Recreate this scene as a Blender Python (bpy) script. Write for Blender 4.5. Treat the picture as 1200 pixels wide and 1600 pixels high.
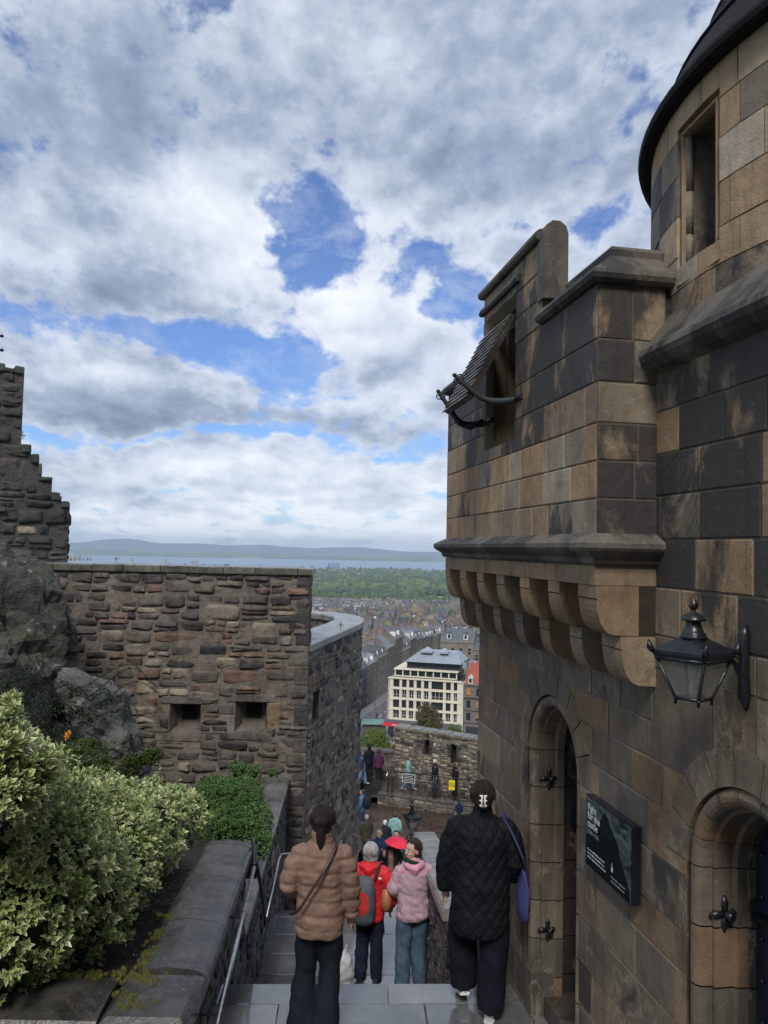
# where the breaks in the cloud and the bright / dull parts of it lie, as directions in the sky
SKY_GAPS = [(475,375,62,85,.95),(330,545,150,36,.95,-8),(715,455,60,45,.7),(450,575,75,26,.7),(210,500,50,26,.45),
 (410,300,30,30,.5),(300,690,330,11,.62),(1010,70,150,60,.28),(820,345,110,30,.32),(660,390,60,30,.3),
 (960,330,90,40,.35),(330,80,90,40,.10),(600,708,140,10,.42),(930,150,120,30,.22),
 (300,330,120,70,-.4),(500,470,50,45,-.75),(620,560,120,60,-.3),(250,460,100,50,-.4),(120,620,160,60,-.4),(380,745,300,32,-.5),(545,170,50,130,-.45),(110,140,110,80,-.4),(740,260,60,50,-.25),(880,260,60,40,-.2)]
SKY_LIGHT = [(310,310,150,80,.42),(400,400,90,70,.28),(500,470,60,50,.38),(620,470,90,60,.22),(600,340,120,60,.18),(310,745,120,26,.34),(600,735,170,22,.26),
 (150,585,150,22,.22),(100,380,120,50,.10),(650,620,80,30,.1),(420,640,110,18,.2),(620,60,200,90,.12),
 (140,480,170,45,-.12),(240,650,220,32,-.24),(560,670,160,18,-.18),(150,130,220,110,-.16),(430,825,450,46,.42),(600,770,200,24,.12),(640,838,120,12,-.10),(250,795,200,10,-.12),(950,200,220,160,-.06),(300,500,120,22,-.10)]
import bpy, bmesh, math, random
from mathutils import Vector, Matrix, noise
R = math.radians
for o in list(bpy.data.objects): bpy.data.objects.remove(o)
scene = bpy.context.scene
col = scene.collection

# ------------------------------------------------------------ camera
PITCH, ROLL = 2.77, 1.2
cam_d = bpy.data.cameras.new("camera"); cam = bpy.data.objects.new("camera", cam_d); col.objects.link(cam)
cam_d.sensor_fit = 'VERTICAL'; cam_d.sensor_height = 24; cam_d.lens = 18
cam_d.clip_start = 0.05; cam_d.clip_end = 60000
CM = Matrix.Rotation(R(90+PITCH), 3, 'X') @ Matrix.Rotation(R(ROLL), 3, 'Z')
cam.matrix_world = CM.to_4x4()
scene.camera = cam
scene.render.resolution_x, scene.render.resolution_y = 768, 1024

# ------------------------------------------------------------ node helper
class NT:
    def __init__(s, tree): s.t = tree; s.n = tree.nodes; s.l = tree.links
    def node(s, typ, **kw):
        n = s.n.new(typ)
        for k, v in kw.items():
            if k.startswith('_'): continue
            setattr(n, k, v)
        return n
    def put(s, inp, v):
        if v is None: return
        if hasattr(v, 'is_linked') or isinstance(v, bpy.types.NodeSocket): s.l.new(v, inp)
        else:
            if isinstance(v, (tuple, list)) and len(v) == 3 and inp.type == 'RGBA': v = (*v, 1)
            inp.default_value = v
    def m(s, op, a, b=None, c=None, clamp=False):
        n = s.n.new('ShaderNodeMath'); n.operation = op; n.use_clamp = clamp
        s.put(n.inputs[0], a)
        if b is not None: s.put(n.inputs[1], b)
        if c is not None: s.put(n.inputs[2], c)
        return n.outputs[0]
    def vm(s, op, a, b=None, sc=None):
        n = s.n.new('ShaderNodeVectorMath'); n.operation = op
        s.put(n.inputs[0], a)
        if b is not None: s.put(n.inputs[1], b)
        if sc is not None: s.put(n.inputs[3], sc)
        return n.outputs['Value'] if op in ('LENGTH', 'DOT_PRODUCT', 'DISTANCE') else n.outputs[0]
    def mix(s, f, a, b, mode='MIX'):
        n = s.n.new('ShaderNodeMix'); n.data_type = 'RGBA'; n.blend_type = mode
        s.put(n.inputs[0], f); s.put(n.inputs[6], a); s.put(n.inputs[7], b)
        return n.outputs[2]
    def noise(s, vec, scale, detail=4, rough=.55, dist=0, w=None):
        n = s.n.new('ShaderNodeTexNoise')
        if w is not None: n.noise_dimensions = '4D'; n.inputs['W'].default_value = w
        if vec is not None: s.l.new(vec, n.inputs['Vector'])
        n.inputs['Scale'].default_value = scale; n.inputs['Detail'].default_value = detail
        n.inputs['Roughness'].default_value = rough; n.inputs['Distortion'].default_value = dist
        return n.outputs['Fac']
    def mr(s, v, a, b, c=0., d=1., smooth=False):
        n = s.n.new('ShaderNodeMapRange'); n.clamp = True
        if smooth: n.interpolation_type = 'SMOOTHSTEP'
        s.put(n.inputs[0], v)
        for i, q in enumerate((a, b, c, d)): s.put(n.inputs[i+1], q)
        return n.outputs[0]
    def comb(s, x, y, z):
        n = s.n.new('ShaderNodeCombineXYZ')
        for i, q in enumerate((x, y, z)): s.put(n.inputs[i], q)
        return n.outputs[0]

# ------------------------------------------------------------ world: sky + broken cloud
SUN_EL, SUN_AZ = 48, 189          # azimuth measured clockwise from +Y; sun behind, a little to the left
w = bpy.data.worlds.new("World"); scene.world = w; w.use_nodes = True
g = NT(w.node_tree); g.n.clear()
sky = g.node('ShaderNodeTexSky', sky_type='NISHITA', sun_disc=False)
sky.sun_elevation = R(SUN_EL); sky.sun_rotation = R(SUN_AZ); sky.altitude = 100; sky.air_density = 1.0; sky.dust_density = .6; sky.ozone_density = 2.5
tc = g.node('ShaderNodeTexCoord')
d = g.vm('NORMALIZE', tc.outputs['Generated'])
sep = g.node('ShaderNodeSeparateXYZ'); g.l.new(d, sep.inputs[0])
X, Y, Z = sep.outputs
zc = g.m('MAXIMUM', Z, 0.0)
den = g.m('ADD', zc, .10)
P = g.comb(g.m('DIVIDE', X, den), g.m('DIVIDE', Y, den), 0.)      # cloud layer seen in perspective
# direction-space coordinates (about pixels / f): used for where the banks and breaks lie
yy = g.m('MAXIMUM', g.m('ABSOLUTE', Y), .25)
U0 = g.m('DIVIDE', X, yy); V0 = g.m('DIVIDE', Z, yy)
Vc = g.m('MAXIMUM', V0, -.05)
UV = g.comb(U0, V0, 0.)
Q = g.comb(g.m('DIVIDE', U0, g.m('ADD', g.m('MULTIPLY', Vc, .8), .42)), g.m('MULTIPLY', g.m('LOGARITHM', g.m('ADD', Vc, .10), math.e), .72), 0.)   # layers flatten towards the horizon
wn1 = g.m('SUBTRACT', g.noise(UV, 5.5, 5, .58), .5)
wn2 = g.m('SUBTRACT', g.noise(UV, 5.5, 5, .58, w=7.), .5)
U = g.m('ADD', U0, g.m('MULTIPLY', wn1, .16)); V = g.m('ADD', V0, g.m('MULTIPLY', wn2, .10))
def blob(px, py, sx, sy, amp, rot=0):
    u0, v0 = (px-600)/1200, (858-py)/1200
    a, b = sx/1200, sy/1200
    du = g.m('SUBTRACT', U, u0); dv = g.m('SUBTRACT', V, v0)
    if rot:
        c, s_ = math.cos(R(rot)), math.sin(R(rot))
        du, dv = g.m('ADD', g.m('MULTIPLY', du, c), g.m('MULTIPLY', dv, s_)), g.m('SUBTRACT', g.m('MULTIPLY', dv, c), g.m('MULTIPLY', du, s_))
    q = g.m('ADD', g.m('POWER', g.m('DIVIDE', du, a), 2.), g.m('POWER', g.m('DIVIDE', dv, b), 2.))
    return g.m('MULTIPLY', g.m('EXPONENT', g.m('MULTIPLY', q, -1.)), amp)
def total(lst):
    t = lst[0]
    for q in lst[1:]: t = g.m('ADD', t, q)
    return t
gaps = total([blob(*a) for a in SKY_GAPS]) if 'SKY_GAPS' in globals() else None
fb = g.noise(Q, 2.2, 8, .58)            # large puffs
fb2 = g.noise(Q, 5.2, 8, .56)
fb4 = g.noise(Q, 13., 9, .62)
fine = total([g.m('MULTIPLY', g.m('SUBTRACT', fb, .5), 1.2), g.m('MULTIPLY', g.m('SUBTRACT', fb2, .5), 2.2), g.m('MULTIPLY', g.m('SUBTRACT', fb4, .5), 1.5)])
cov = g.m('ADD', g.m('SUBTRACT', .62, gaps), fine)
dens = g.mr(cov, .10, .55, .05, 1., True)
dens = g.m('MAXIMUM', dens, g.m('MULTIPLY', g.mr(g.noise(g.vm('MULTIPLY', Q, (1., 1.6, 1.)), 5.5, 10, .68, .3, w=9.), .46, .74, 0, 1), .62))   # wisps across the breaks
# relief: brighter where the cloud thins upward to the left (towards the sun)
Qs = g.vm('ADD', Q, (-.022, .04, 0.))
fa = g.noise(Q, 4.6, 9, .58); fb3 = g.noise(Qs, 4.6, 9, .58)
relief = g.m('MULTIPLY', g.m('SUBTRACT', fa, fb3), 1.3)
big = g.noise(Q, 1.7, 7, .55, w=3.)
lum = total([blob(*a) for a in SKY_LIGHT])
lum = g.m('ADD', g.m('MULTIPLY', lum, 1.25), g.m('ADD', relief, g.m('MULTIPLY', g.m('SUBTRACT', big, .5), 1.35)))
lum = g.m('ADD', lum, g.m('MULTIPLY', g.m('SUBTRACT', fb4, .5), .2))
# rims of the breaks are lit through and stay bright
rim = g.m('MULTIPLY', g.mr(cov, .95, .45, 0., 1., True), .20)
lum = g.m('ADD', g.m('ADD', lum, .42), rim)
lum = g.mr(lum, -.25, 1.05, 0., 1.)
cr = g.node('ShaderNodeValToRGB'); g.l.new(lum, cr.inputs[0])
e = cr.color_ramp.elements
e[0].position = 0; e[0].color = (.13,.17,.245,1)
e[1].position = 1; e[1].color = (.80,.83,.88,1)
for p_, c_ in ((.25,(.20,.25,.34,1)),(.45,(.31,.37,.48,1)),(.7,(.55,.61,.71,1))):
    q = e.new(p_); q.color = c_
bg1 = g.node('ShaderNodeBackground'); g.l.new(g.mix(1., sky.outputs[0], (.60,.77,1.10), 'MULTIPLY'), bg1.inputs[0]); bg1.inputs[1].default_value = .10
bg2 = g.node('ShaderNodeBackground'); g.l.new(cr.outputs[0], bg2.inputs[0]); bg2.inputs[1].default_value = 0.92
mx = g.node('ShaderNodeMixShader'); g.l.new(g.m('MULTIPLY', dens, .97), mx.inputs[0]); g.l.new(bg1.outputs[0], mx.inputs[1]); g.l.new(bg2.outputs[0], mx.inputs[2])
wo = g.node('ShaderNodeOutputWorld'); g.l.new(mx.outputs[0], wo.inputs[0])
w.cycles.sampling_method = 'MANUAL'; w.cycles.sample_map_resolution = 512

# ------------------------------------------------------------ sun (veiled by cloud: weak and soft)
sd = bpy.data.lights.new("sun", 'SUN'); sun = bpy.data.objects.new("sun", sd); col.objects.link(sun)
sd.energy = 2.0; sd.angle = R(14); sd.color = (1, .95, .88)
sv = Vector((math.sin(R(SUN_AZ))*math.cos(R(SUN_EL)), math.cos(R(SUN_AZ))*math.cos(R(SUN_EL)), math.sin(R(SUN_EL))))
sun.rotation_euler = sv.to_track_quat('Z', 'Y').to_euler()
scene.view_settings.view_transform = 'Standard'; scene.view_settings.look = 'None'
scene.view_settings.exposure = 0.42; scene.view_settings.gamma = 1
scene.view_settings.use_curve_mapping = False
try:
    scene.cycles.volume_max_steps = 64; scene.cycles.max_bounces = 8; scene.cycles.volume_bounces = 0
    scene.cycles.transparent_max_bounces = 12
except Exception: pass
# ============================================================ helpers
rnd = random.Random(7)
def W(px, py, d):
    """world point seen at photo pixel (px,py) (1200x1600) at forward distance d (m)"""
    v = CM @ Vector(((px-600)/1200, -(py-800)/1200, -1)); return v*(d/v.y)
def lerp(a, b, t): return a+(b-a)*t
def lin(r, g_, b): return tuple(((c/255)/12.92 if c/255 <= .04045 else ((c/255+.055)/1.055)**2.4) for c in (r, g_, b))

class MB:
    """collects coloured geometry, then links it as ONE mesh object"""
    def __init__(s): s.v = []; s.f = []; s.c = []; s.mi = []; s.sm = []; s.cur = 0
    def vert(s, p, c=(1, 1, 1)): s.v.append(tuple(p)); s.c.append((*c[:3], c[3] if len(c) > 3 else .0)); return len(s.v)-1
    def face(s, idx, smooth=False): s.f.append(tuple(idx)); s.mi.append(s.cur); s.sm.append(smooth)
    def poly(s, pts, c=(1, 1, 1), smooth=False): s.face([s.vert(p, c) for p in pts], smooth)
    def box(s, lo, hi, c=(1, 1, 1), M=None, bev=0.):
        x0, y0, z0 = lo; x1, y1, z1 = hi
        if bev > 0:
            bev = min(bev, abs(x1-x0)*.45, abs(y1-y0)*.45, abs(z1-z0)*.45)
            bm = bmesh.new(); bmesh.ops.create_cube(bm, size=1)
            for q in bm.verts: q.co = Vector((lerp(x0, x1, q.co.x+.5), lerp(y0, y1, q.co.y+.5), lerp(z0, z1, q.co.z+.5)))
            bmesh.ops.bevel(bm, geom=bm.edges[:], offset=bev, segments=2, profile=.6, affect='EDGES')
            b0 = len(s.v); bm.verts.index_update()
            for q in bm.verts: s.vert(M @ q.co if M else q.co, c)
            for f in bm.faces: s.face([b0+q.index for q in f.verts])
            bm.free(); return
        P_ = [Vector(p) for p in ((x0, y0, z0), (x1, y0, z0), (x1, y1, z0), (x0, y1, z0), (x0, y0, z1), (x1, y0, z1), (x1, y1, z1), (x0, y1, z1))]
        if M: P_ = [M @ p for p in P_]
        i = [s.vert(p, c) for p in P_]
        for f in ((0, 3, 2, 1), (4, 5, 6, 7), (0, 1, 5, 4), (1, 2, 6, 5), (2, 3, 7, 6), (3, 0, 4, 7)): s.face([i[k] for k in f])
    def loft(s, rings, c=(1, 1, 1), cap=True, smooth=True, closed=True):
        """rings: lists of equal length of points"""
        ids = []
        for k, r_ in enumerate(rings):
            cc = c[k] if isinstance(c, list) else c
            ids.append([s.vert(p, cc) for p in r_])
        n = len(ids[0])
        for a, b in zip(ids[:-1], ids[1:]):
            for k in range(n if closed else n-1):
                s.face((a[k], a[(k+1) % n], b[(k+1) % n], b[k]), smooth)
        if cap and closed:
            s.face(ids[0][::-1]); s.face(ids[-1])
    def tube(s, pts, rad, n=8, c=(1, 1, 1), cap=True, smooth=True, up=None):
        pts = [Vector(p) for p in pts]; rings = []
        if not isinstance(rad, (list, tuple)): rad = [rad]*len(pts)
        pt = None; side = None
        for i, p in enumerate(pts):
            t = (pts[min(i+1, len(pts)-1)]-pts[max(i-1, 0)]).normalized()
            if side is None:
                ref = Vector(up) if up else (Vector((0, 0, 1)) if abs(t.z) < .9 else Vector((1, 0, 0)))
                side = t.cross(ref).normalized()
            else: side = (side - t*side.dot(t)).normalized()
            oth = t.cross(side)
            r_ = rad[i]; rx, ry = r_ if isinstance(r_, (tuple, list)) else (r_, r_)
            rings.append([p+side*math.cos(a)*rx+oth*math.sin(a)*ry for a in [2*math.pi*k/n for k in range(n)]])
        s.loft(rings, c, cap, smooth)
    def lathe(s, prof, o=(0, 0, 0), n=16, c=(1, 1, 1), smooth=True, rot=0, M=None):
        o = Vector(o); rings = []
        for r_, z in prof:
            ring = [Vector((max(r_, 1e-4)*math.cos(rot+2*math.pi*k/n), max(r_, 1e-4)*math.sin(rot+2*math.pi*k/n), z)) for k in range(n)]
            rings.append([(M @ p if M else p)+o for p in ring])
        s.loft(rings, c, True, smooth)
    def build(s, name, mat, parent=None, loc=None):
        me = bpy.data.meshes.new(name)
        off = Vector(loc) if loc is not None else Vector((0, 0, 0))
        me.from_pydata([tuple(Vector(v)-off) for v in s.v], [], s.f)
        mats = mat if isinstance(mat, (list, tuple)) else [mat]
        for m_ in mats: me.materials.append(m_)
        at = me.color_attributes.new("tint", 'FLOAT_COLOR', 'POINT')
        at.data.foreach_set("color", [x for c in s.c for x in c])
        me.polygons.foreach_set("material_index", s.mi)
        me.polygons.foreach_set("use_smooth", s.sm)
        me.update()
        o = bpy.data.objects.new(name, me); col.objects.link(o); o.location = off
        if parent is not None:
            o.parent = parent; o.location = off - parent.location if parent.get('_w') is None else off-Vector(parent['_w'])
        return o
def tag(o, label=None, cat=None, group=None, kind=None):
    if label: o['label'] = label
    if cat: o['category'] = cat
    if group: o['group'] = group
    if kind: o['kind'] = kind
    return o
def thing(name, loc, label, cat, group=None):
    o = bpy.data.objects.new(name, None); col.objects.link(o); o.location = loc; o.empty_display_size = .1
    return tag(o, label, cat, group)
def copy_tree(o, parent=None):
    c = o.copy(); col.objects.link(c)
    if parent is not None: c.parent = parent
    for ch in o.children: copy_tree(ch, c)
    return c

# ------------------------------------------------------------ 2-D polygon clipping (for blocks round openings)
def halfclip(poly, a, b, keep_left):
    out = []; n = len(poly)
    def sd_(p):
        q = (b[0]-a[0])*(p[1]-a[1])-(b[1]-a[1])*(p[0]-a[0]); return q if keep_left else -q
    for i in range(n):
        p, q = poly[i], poly[(i+1) % n]; sp, sq = sd_(p), sd_(q)
        if sp >= 0: out.append(p)
        if (sp > 1e-9 and sq < -1e-9) or (sp < -1e-9 and sq > 1e-9):
            t = sp/(sp-sq); out.append((p[0]+(q[0]-p[0])*t, p[1]+(q[1]-p[1])*t))
    return out if len(out) >= 3 else []
def area(p): return .5*sum(p[i][0]*p[(i+1) % len(p)][1]-p[(i+1) % len(p)][0]*p[i][1] for i in range(len(p)))
def subtract(poly, hole):
    """poly minus convex CCW hole -> convex pieces"""
    res = []; rest = poly; n = len(hole)
    xs = [p[0] for p in poly]; ys = [p[1] for p in poly]; hx = [p[0] for p in hole]; hy = [p[1] for p in hole]
    if max(xs) <= min(hx) or min(xs) >= max(hx) or max(ys) <= min(hy) or min(ys) >= max(hy): return [poly]
    for i in range(n):
        a, b = hole[i], hole[(i+1) % n]
        o_ = halfclip(rest, a, b, False)
        if o_ and abs(area(o_)) > 1e-6: res.append(o_)
        rest = halfclip(rest, a, b, True)
        if not rest: break
    return res
def rect(u0, u1, v0, v1): return [(u0, v0), (u1, v0), (u1, v1), (u0, v1)]
def halfdisk(uc, vs, r_, n=14): return [(uc+r_*math.cos(math.pi*k/n), vs+r_*math.sin(math.pi*k/n)) for k in range(n+1)]

def ashlar(mb, u0, u1, rows, fmap, holes, color, wid=(.28, .6), gap=.007, depth=.05, splitu=None, proud=.004, seed=1, mort=(.1, .085, .065), jit=.0):
    """rows: list of v boundaries from the bottom up. fmap(u,v,n)->xyz. color(u,v,rnd)->rgb"""
    r_ = random.Random(seed)
    for v0, v1 in zip(rows[:-1], rows[1:]):
        u = u0 - r_.uniform(0, wid[1]*.6)
        while u < u1:
            w_ = r_.uniform(*wid); a, b = max(u, u0), min(u+w_, u1); u += w_
            if u1-u < wid[0]*.5: b = u1; u = u1
            if b-a < .03: continue
            c = color((a+b)/2, (v0+v1)/2, r_); pn = r_.uniform(0, proud)
            q = rect(a+gap/2, b-gap/2, v0+gap/2, v1-gap/2); full = True
            pieces = [q]
            for h in holes:
                nxt = []
                for p in pieces:
                    k = subtract(p, h)
                    if len(k) != 1 or k[0] is not p: full = False
                    nxt += k
                pieces = nxt
            if splitu:
                nxt = []
                for p in pieces:
                    x0 = min(t[0] for t in p); x1 = max(t[0] for t in p); k = math.floor(x0/splitu)+1
                    while k*splitu < x1-1e-6:
                        L = halfclip(p, (k*splitu, -99), (k*splitu, 99), True); p = halfclip(p, (k*splitu, -99), (k*splitu, 99), False)
                        if L: nxt.append(L)
                        if not p: break
                        k += 1
                    if p: nxt.append(p)
                pieces = nxt
            for p in pieces:
                if abs(area(p)) < 1e-5: continue
                if full and not splitu:
                    e_ = .006
                    inn = [(min(max(x, a+gap/2+e_), b-gap/2-e_), min(max(y, v0+gap/2+e_), v1-gap/2-e_)) for x, y in p]
                    o_ = [mb.vert(fmap(x, y, pn-.005), c) for x, y in p]; i_ = [mb.vert(fmap(x, y, pn), c) for x, y in inn]
                    mb.face(i_)
                    for k in range(4): mb.face((o_[k], o_[(k+1) % 4], i_[(k+1) % 4], i_[k]))
                    bk = [mb.vert(fmap(x, y, pn-depth), c) for x, y in p]
                    for k in range(4): mb.face((bk[k], bk[(k+1) % 4], o_[(k+1) % 4], o_[k]))
                else:
                    o_ = [mb.vert(fmap(x, y, pn), c) for x, y in p]; bk = [mb.vert(fmap(x, y, pn-depth), c) for x, y in p]; n = len(p)
                    mb.face(o_)
                    for k in range(n): mb.face((bk[k], bk[(k+1) % n], o_[(k+1) % n], o_[k]))
    # mortar behind the joints
    pcs = [rect(u0, u1, rows[0], rows[-1])]
    for h in holes: pcs = [k for p in pcs for k in subtract(p, h)]
    if splitu:
        nxt = []
        for p in pcs:
            x0 = min(t[0] for t in p); x1 = max(t[0] for t in p); k = math.floor(x0/splitu)+1
            while k*splitu < x1-1e-6:
                L = halfclip(p, (k*splitu, -99), (k*splitu, 99), True); p = halfclip(p, (k*splitu, -99), (k*splitu, 99), False)
                if L: nxt.append(L)
                if not p: break
                k += 1
            if p: nxt.append(p)
        pcs = nxt
    for p in pcs: mb.poly([fmap(x, y, -.0035) for x, y in p], mort)

def rubble(mb, u0, u1, v0, v1, fmap, color, size=(.34, .14), gap=.014, bulge=.03, holes=(), seed=1, mort=(.15, .13, .105), step=None):
    """irregular coursed rubble: rough cells, each a rounded stone of its own, over mortar. holes: (u0,u1,v0,v1)"""
    r_ = random.Random(seed); cells = []
    def split(a, b, c_, d_, dep):
        w_, h_ = b-a, d_-c_
        tw, th = size[0]*r_.uniform(.6, 1.7), size[1]*r_.uniform(.55, 1.8)
        if h_ > th*1.35 and (h_/size[1] > w_/size[0]*.8 or w_ < tw):
            m_ = lerp(c_, d_, r_.uniform(.36, .64)); split(a, b, c_, m_, dep+1); split(a, b, m_, d_, dep+1)
        elif w_ > tw*1.3:
            m_ = lerp(a, b, r_.uniform(.34, .66)); split(a, m_, c_, d_, dep+1); split(m_, b, c_, d_, dep+1)
        else: cells.append((a, b, c_, d_))
    v = v0
    while v < v1-1e-4:      # rough beds
        h_ = min(r_.uniform(.25, .5)*size[1]/.14, v1-v)
        if v1-v-h_ < .1: h_ = v1-v
        split(u0, u1, v, v+h_, 0); v += h_
    for a, b, c_, d_ in cells:
        cu, cv = (a+b)/2, (c_+d_)/2
        if any(h[0] < cu < h[1] and h[2] < cv < h[3] for h in holes): continue
        for h in holes:    # pull stones back from an opening
            if h[2] < cv < h[3]:
                if a < h[0] < b: b = h[0]
                if a < h[1] < b: a = h[1]
            if h[0] < cu < h[1]:
                if c_ < h[2] < d_: d_ = h[2]
                if c_ < h[3] < d_: c_ = h[3]
        if b-a < .02 or d_-c_ < .02: continue
        c = color(cu, cv, r_); hw, hh = (b-a)/2-gap/2, (d_-c_)/2-gap/2
        cu, cv = (a+b)/2, (c_+d_)/2
        n = 12; bl = bulge*r_.uniform(.3, 1.3); ring0 = []; ring1 = []; ring2 = []
        tx, ty = r_.uniform(-.5, .5)*bl/hw, r_.uniform(-.5, .5)*bl/hh
        for k in range(n):
            t = 2*math.pi*(k+.5)/n; ct, st = math.cos(t), math.sin(t)
            ex = .30
            x = math.copysign(abs(ct)**ex, ct)*hw*r_.uniform(.86, 1.05); y = math.copysign(abs(st)**ex, st)*hh*r_.uniform(.80, 1.07)
            ring0.append(mb.vert(fmap(cu+x, cv+y, -.03), c))
            ring1.append(mb.vert(fmap(cu+x*.95, cv+y*.92, bl*.75+tx*x+ty*y+r_.uniform(-.12, .12)*bl), c))
            ring2.append(mb.vert(fmap(cu+x*.6, cv+y*.55, bl+tx*x*.6+ty*y*.6+r_.uniform(-.2, .2)*bl), c))
        ce = mb.vert(fmap(cu, cv, bl*r_.uniform(.8, 1.15)), c)
        for k in range(n):
            j = (k+1) % n
            mb.face((ring0[k], ring0[j], ring1[j], ring1[k])); mb.face((ring1[k], ring1[j], ring2[j], ring2[k]), True); mb.face((ring2[k], ring2[j], ce), True)
    pcs = [rect(u0, u1, v0, v1)]
    for h in holes: pcs = [k for p in pcs for k in subtract(p, rect(*h))]
    st = step or 99
    nxt = []
    for p in pcs:
        x1 = max(t[0] for t in p); x0 = min(t[0] for t in p); k = math.floor(x0/st)+1
        while k*st < x1-1e-6:
            L = halfclip(p, (k*st, -99), (k*st, 99), True); p = halfclip(p, (k*st, -99), (k*st, 99), False)
            if L: nxt.append(L)
            k += 1
        nxt.append(p)
    for p in nxt: mb.poly([fmap(x, y, bulge*.42) for x, y in p], mort)

# ============================================================ materials
def mat(name, build):
    m_ = bpy.data.materials.new(name); m_.use_nodes = True
    n = NT(m_.node_tree); n.n.clear()
    b = n.node('ShaderNodeBsdfPrincipled'); o = n.node('ShaderNodeOutputMaterial'); n.l.new(b.outputs[0], o.inputs[0])
    build(n, b); return m_
def pos(n): return n.node('ShaderNodeNewGeometry').outputs['Position']
def objc(n): return n.node('ShaderNodeTexCoord').outputs['Object']
def tint(n):
    a = n.node('ShaderNodeAttribute'); a.attribute_name = "tint"; return a.outputs['Color']
def bump(n, b, h, dist, strength=1.):
    q = n.node('ShaderNodeBump'); q.inputs['Distance'].default_value = dist; q.inputs['Strength'].default_value = strength
    n.l.new(h, q.inputs['Height']); n.l.new(q.outputs[0], b.inputs['Normal'])
def stone_mat(name, var=.5, flk=.12, grain=90, soot=.5, rough=.75, bd=.006, bigbump=.0, streak=0., lichen=.3, wet=0.):
    def f(n, b):
        p = objc(n); t = tint(n)
        n1 = n.noise(p, 3.2, 6, .6); n2 = n.noise(p, 14, 5, .6); n3 = n.noise(p, grain, 3, .6)
        c = n.mix(n.mr(n1, .3, .7), n.vm('SCALE', t, sc=1-var*.45), n.vm('SCALE', t, sc=1+var*.45))
        c = n.mix(n.mr(n2, .35, .7, 0, .5), c, n.mix(1., c, (.62, .58, .55), 'MULTIPLY'))
        c = n.mix(n.mr(n3, .3, .75, 0, .45), c, n.mix(1., c, (1.45, 1.42, 1.38), 'MULTIPLY'))
        # soot and water stains: run downwards
        ps = n.vm('MULTIPLY', p, (1., 1., .35)); st = n.noise(ps, 4.5, 7, .62, .6)
        c = n.mix(n.m('MULTIPLY', n.mr(st, .50, .62, 0, 1, True), soot), c, n.mix(1., c, (.30, .30, .32), 'MULTIPLY'))
        # black crust: each stone has its own amount of it, ragged edged, flaking to pale stone
        al = n.node('ShaderNodeAttribute'); al.attribute_name = "tint"
        cr1 = n.noise(n.vm('MULTIPLY', p, (1., 1., .6)), 3.0, 9, .66, .5, w=5.)
        cm = n.m('ADD', al.outputs['Alpha'], n.m('MULTIPLY', n.m('SUBTRACT', cr1, .5), 2.9))
        flake = n.mr(n.m('ABSOLUTE', n.m('SUBTRACT', cm, .40)), .0, .05, 1, 0)
        c = n.mix(n.m('MULTIPLY', flake, flk), c, (.33, .29, .22))
        c = n.mix(n.mr(cm, .42, .75, 0, .95, True), c, n.mix(n2, (.020, .020, .022), (.048, .044, .041)))
        if streak:
            pz = n.vm('MULTIPLY', p, (1., 1., .12)); s2 = n.noise(pz, 16, 4, .6)
            c = n.mix(n.m('MULTIPLY', n.mr(s2, .52, .7, 0, 1, True), streak), c, n.mix(1., c, (.45, .45, .47), 'MULTIPLY'))
        li = n.noise(p, 34, 3, .5, w=2.)
        c = n.mix(n.m('MULTIPLY', n.mr(li, .66, .72, 0, 1), lichen), c, (.27, .26, .22))
        n.l.new(c, b.inputs['Base Color'])
        b.inputs['Roughness'].default_value = rough
        n.l.new(n.mr(n1, .3, .7, rough-.12-wet, rough+.1), b.inputs['Roughness'])
        h = n.m('ADD', n.m('MULTIPLY', n3, .35), n.m('ADD', n.m('MULTIPLY', n2, 1.), n.m('MULTIPLY', n1, bigbump*3)))
        bump(n, b, h, bd)
    return mat(name, f)
M_ASH = stone_mat('dressed_sandstone', var=.5, flk=.45, soot=.35, lichen=.12, streak=.35, bd=.007)
M_SOOT = stone_mat('weathered_moulding_stone', var=.5, soot=.5, lichen=.35, streak=.2, bd=.006, rough=.7)
M_RUB = stone_mat('rubble_stone', var=.8, soot=.5, lichen=.35, bd=.022, grain=60, bigbump=.6, streak=.15)
M_COPE = stone_mat('wet_coping_stone', var=.9, soot=.5, lichen=.5, bd=.008, rough=.34, wet=.15)
M_ROCK = stone_mat('crag_rock', var=.9, soot=.6, lichen=.45, bd=.05, grain=40, bigbump=1.2, streak=.3, rough=.62, wet=.1)
def rock_f(n, b):
    p = objc(n); n1 = n.noise(p, 1.6, 7, .65); n2 = n.noise(p, 7, 7, .65, .4); n3 = n.noise(p, 40, 4, .6); n4 = n.noise(p, 3.1, 8, .7, .6, w=4.)
    t = tint(n); c = n.mix(n.mr(n1, .35, .65), n.vm('SCALE', t, sc=.5), n.vm('SCALE', t, sc=1.6))
    c = n.mix(n.mr(n4, .52, .64), c, (.075, .075, .042)); c = n.mix(n.m('MULTIPLY', n.mr(n2, .60, .66), .8), c, (.24, .235, .21))
    c = n.mix(n.mr(n2, .44, .36), c, (.018, .018, .017)); c = n.mix(n.mr(n3, .35, .7, 0, .5), c, n.mix(1., c, (1.6, 1.6, 1.5), 'MULTIPLY'))
    n.l.new(c, b.inputs['Base Color']); n.l.new(n.mr(n1, .3, .7, .45, .8), b.inputs['Roughness'])
    bump(n, b, n.m('ADD', n.m('MULTIPLY', n2, 1.), n.m('ADD', n.m('MULTIPLY', n3, .3), n4)), .07)
M_ROCK = mat('crag_rock', rock_f)
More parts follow.
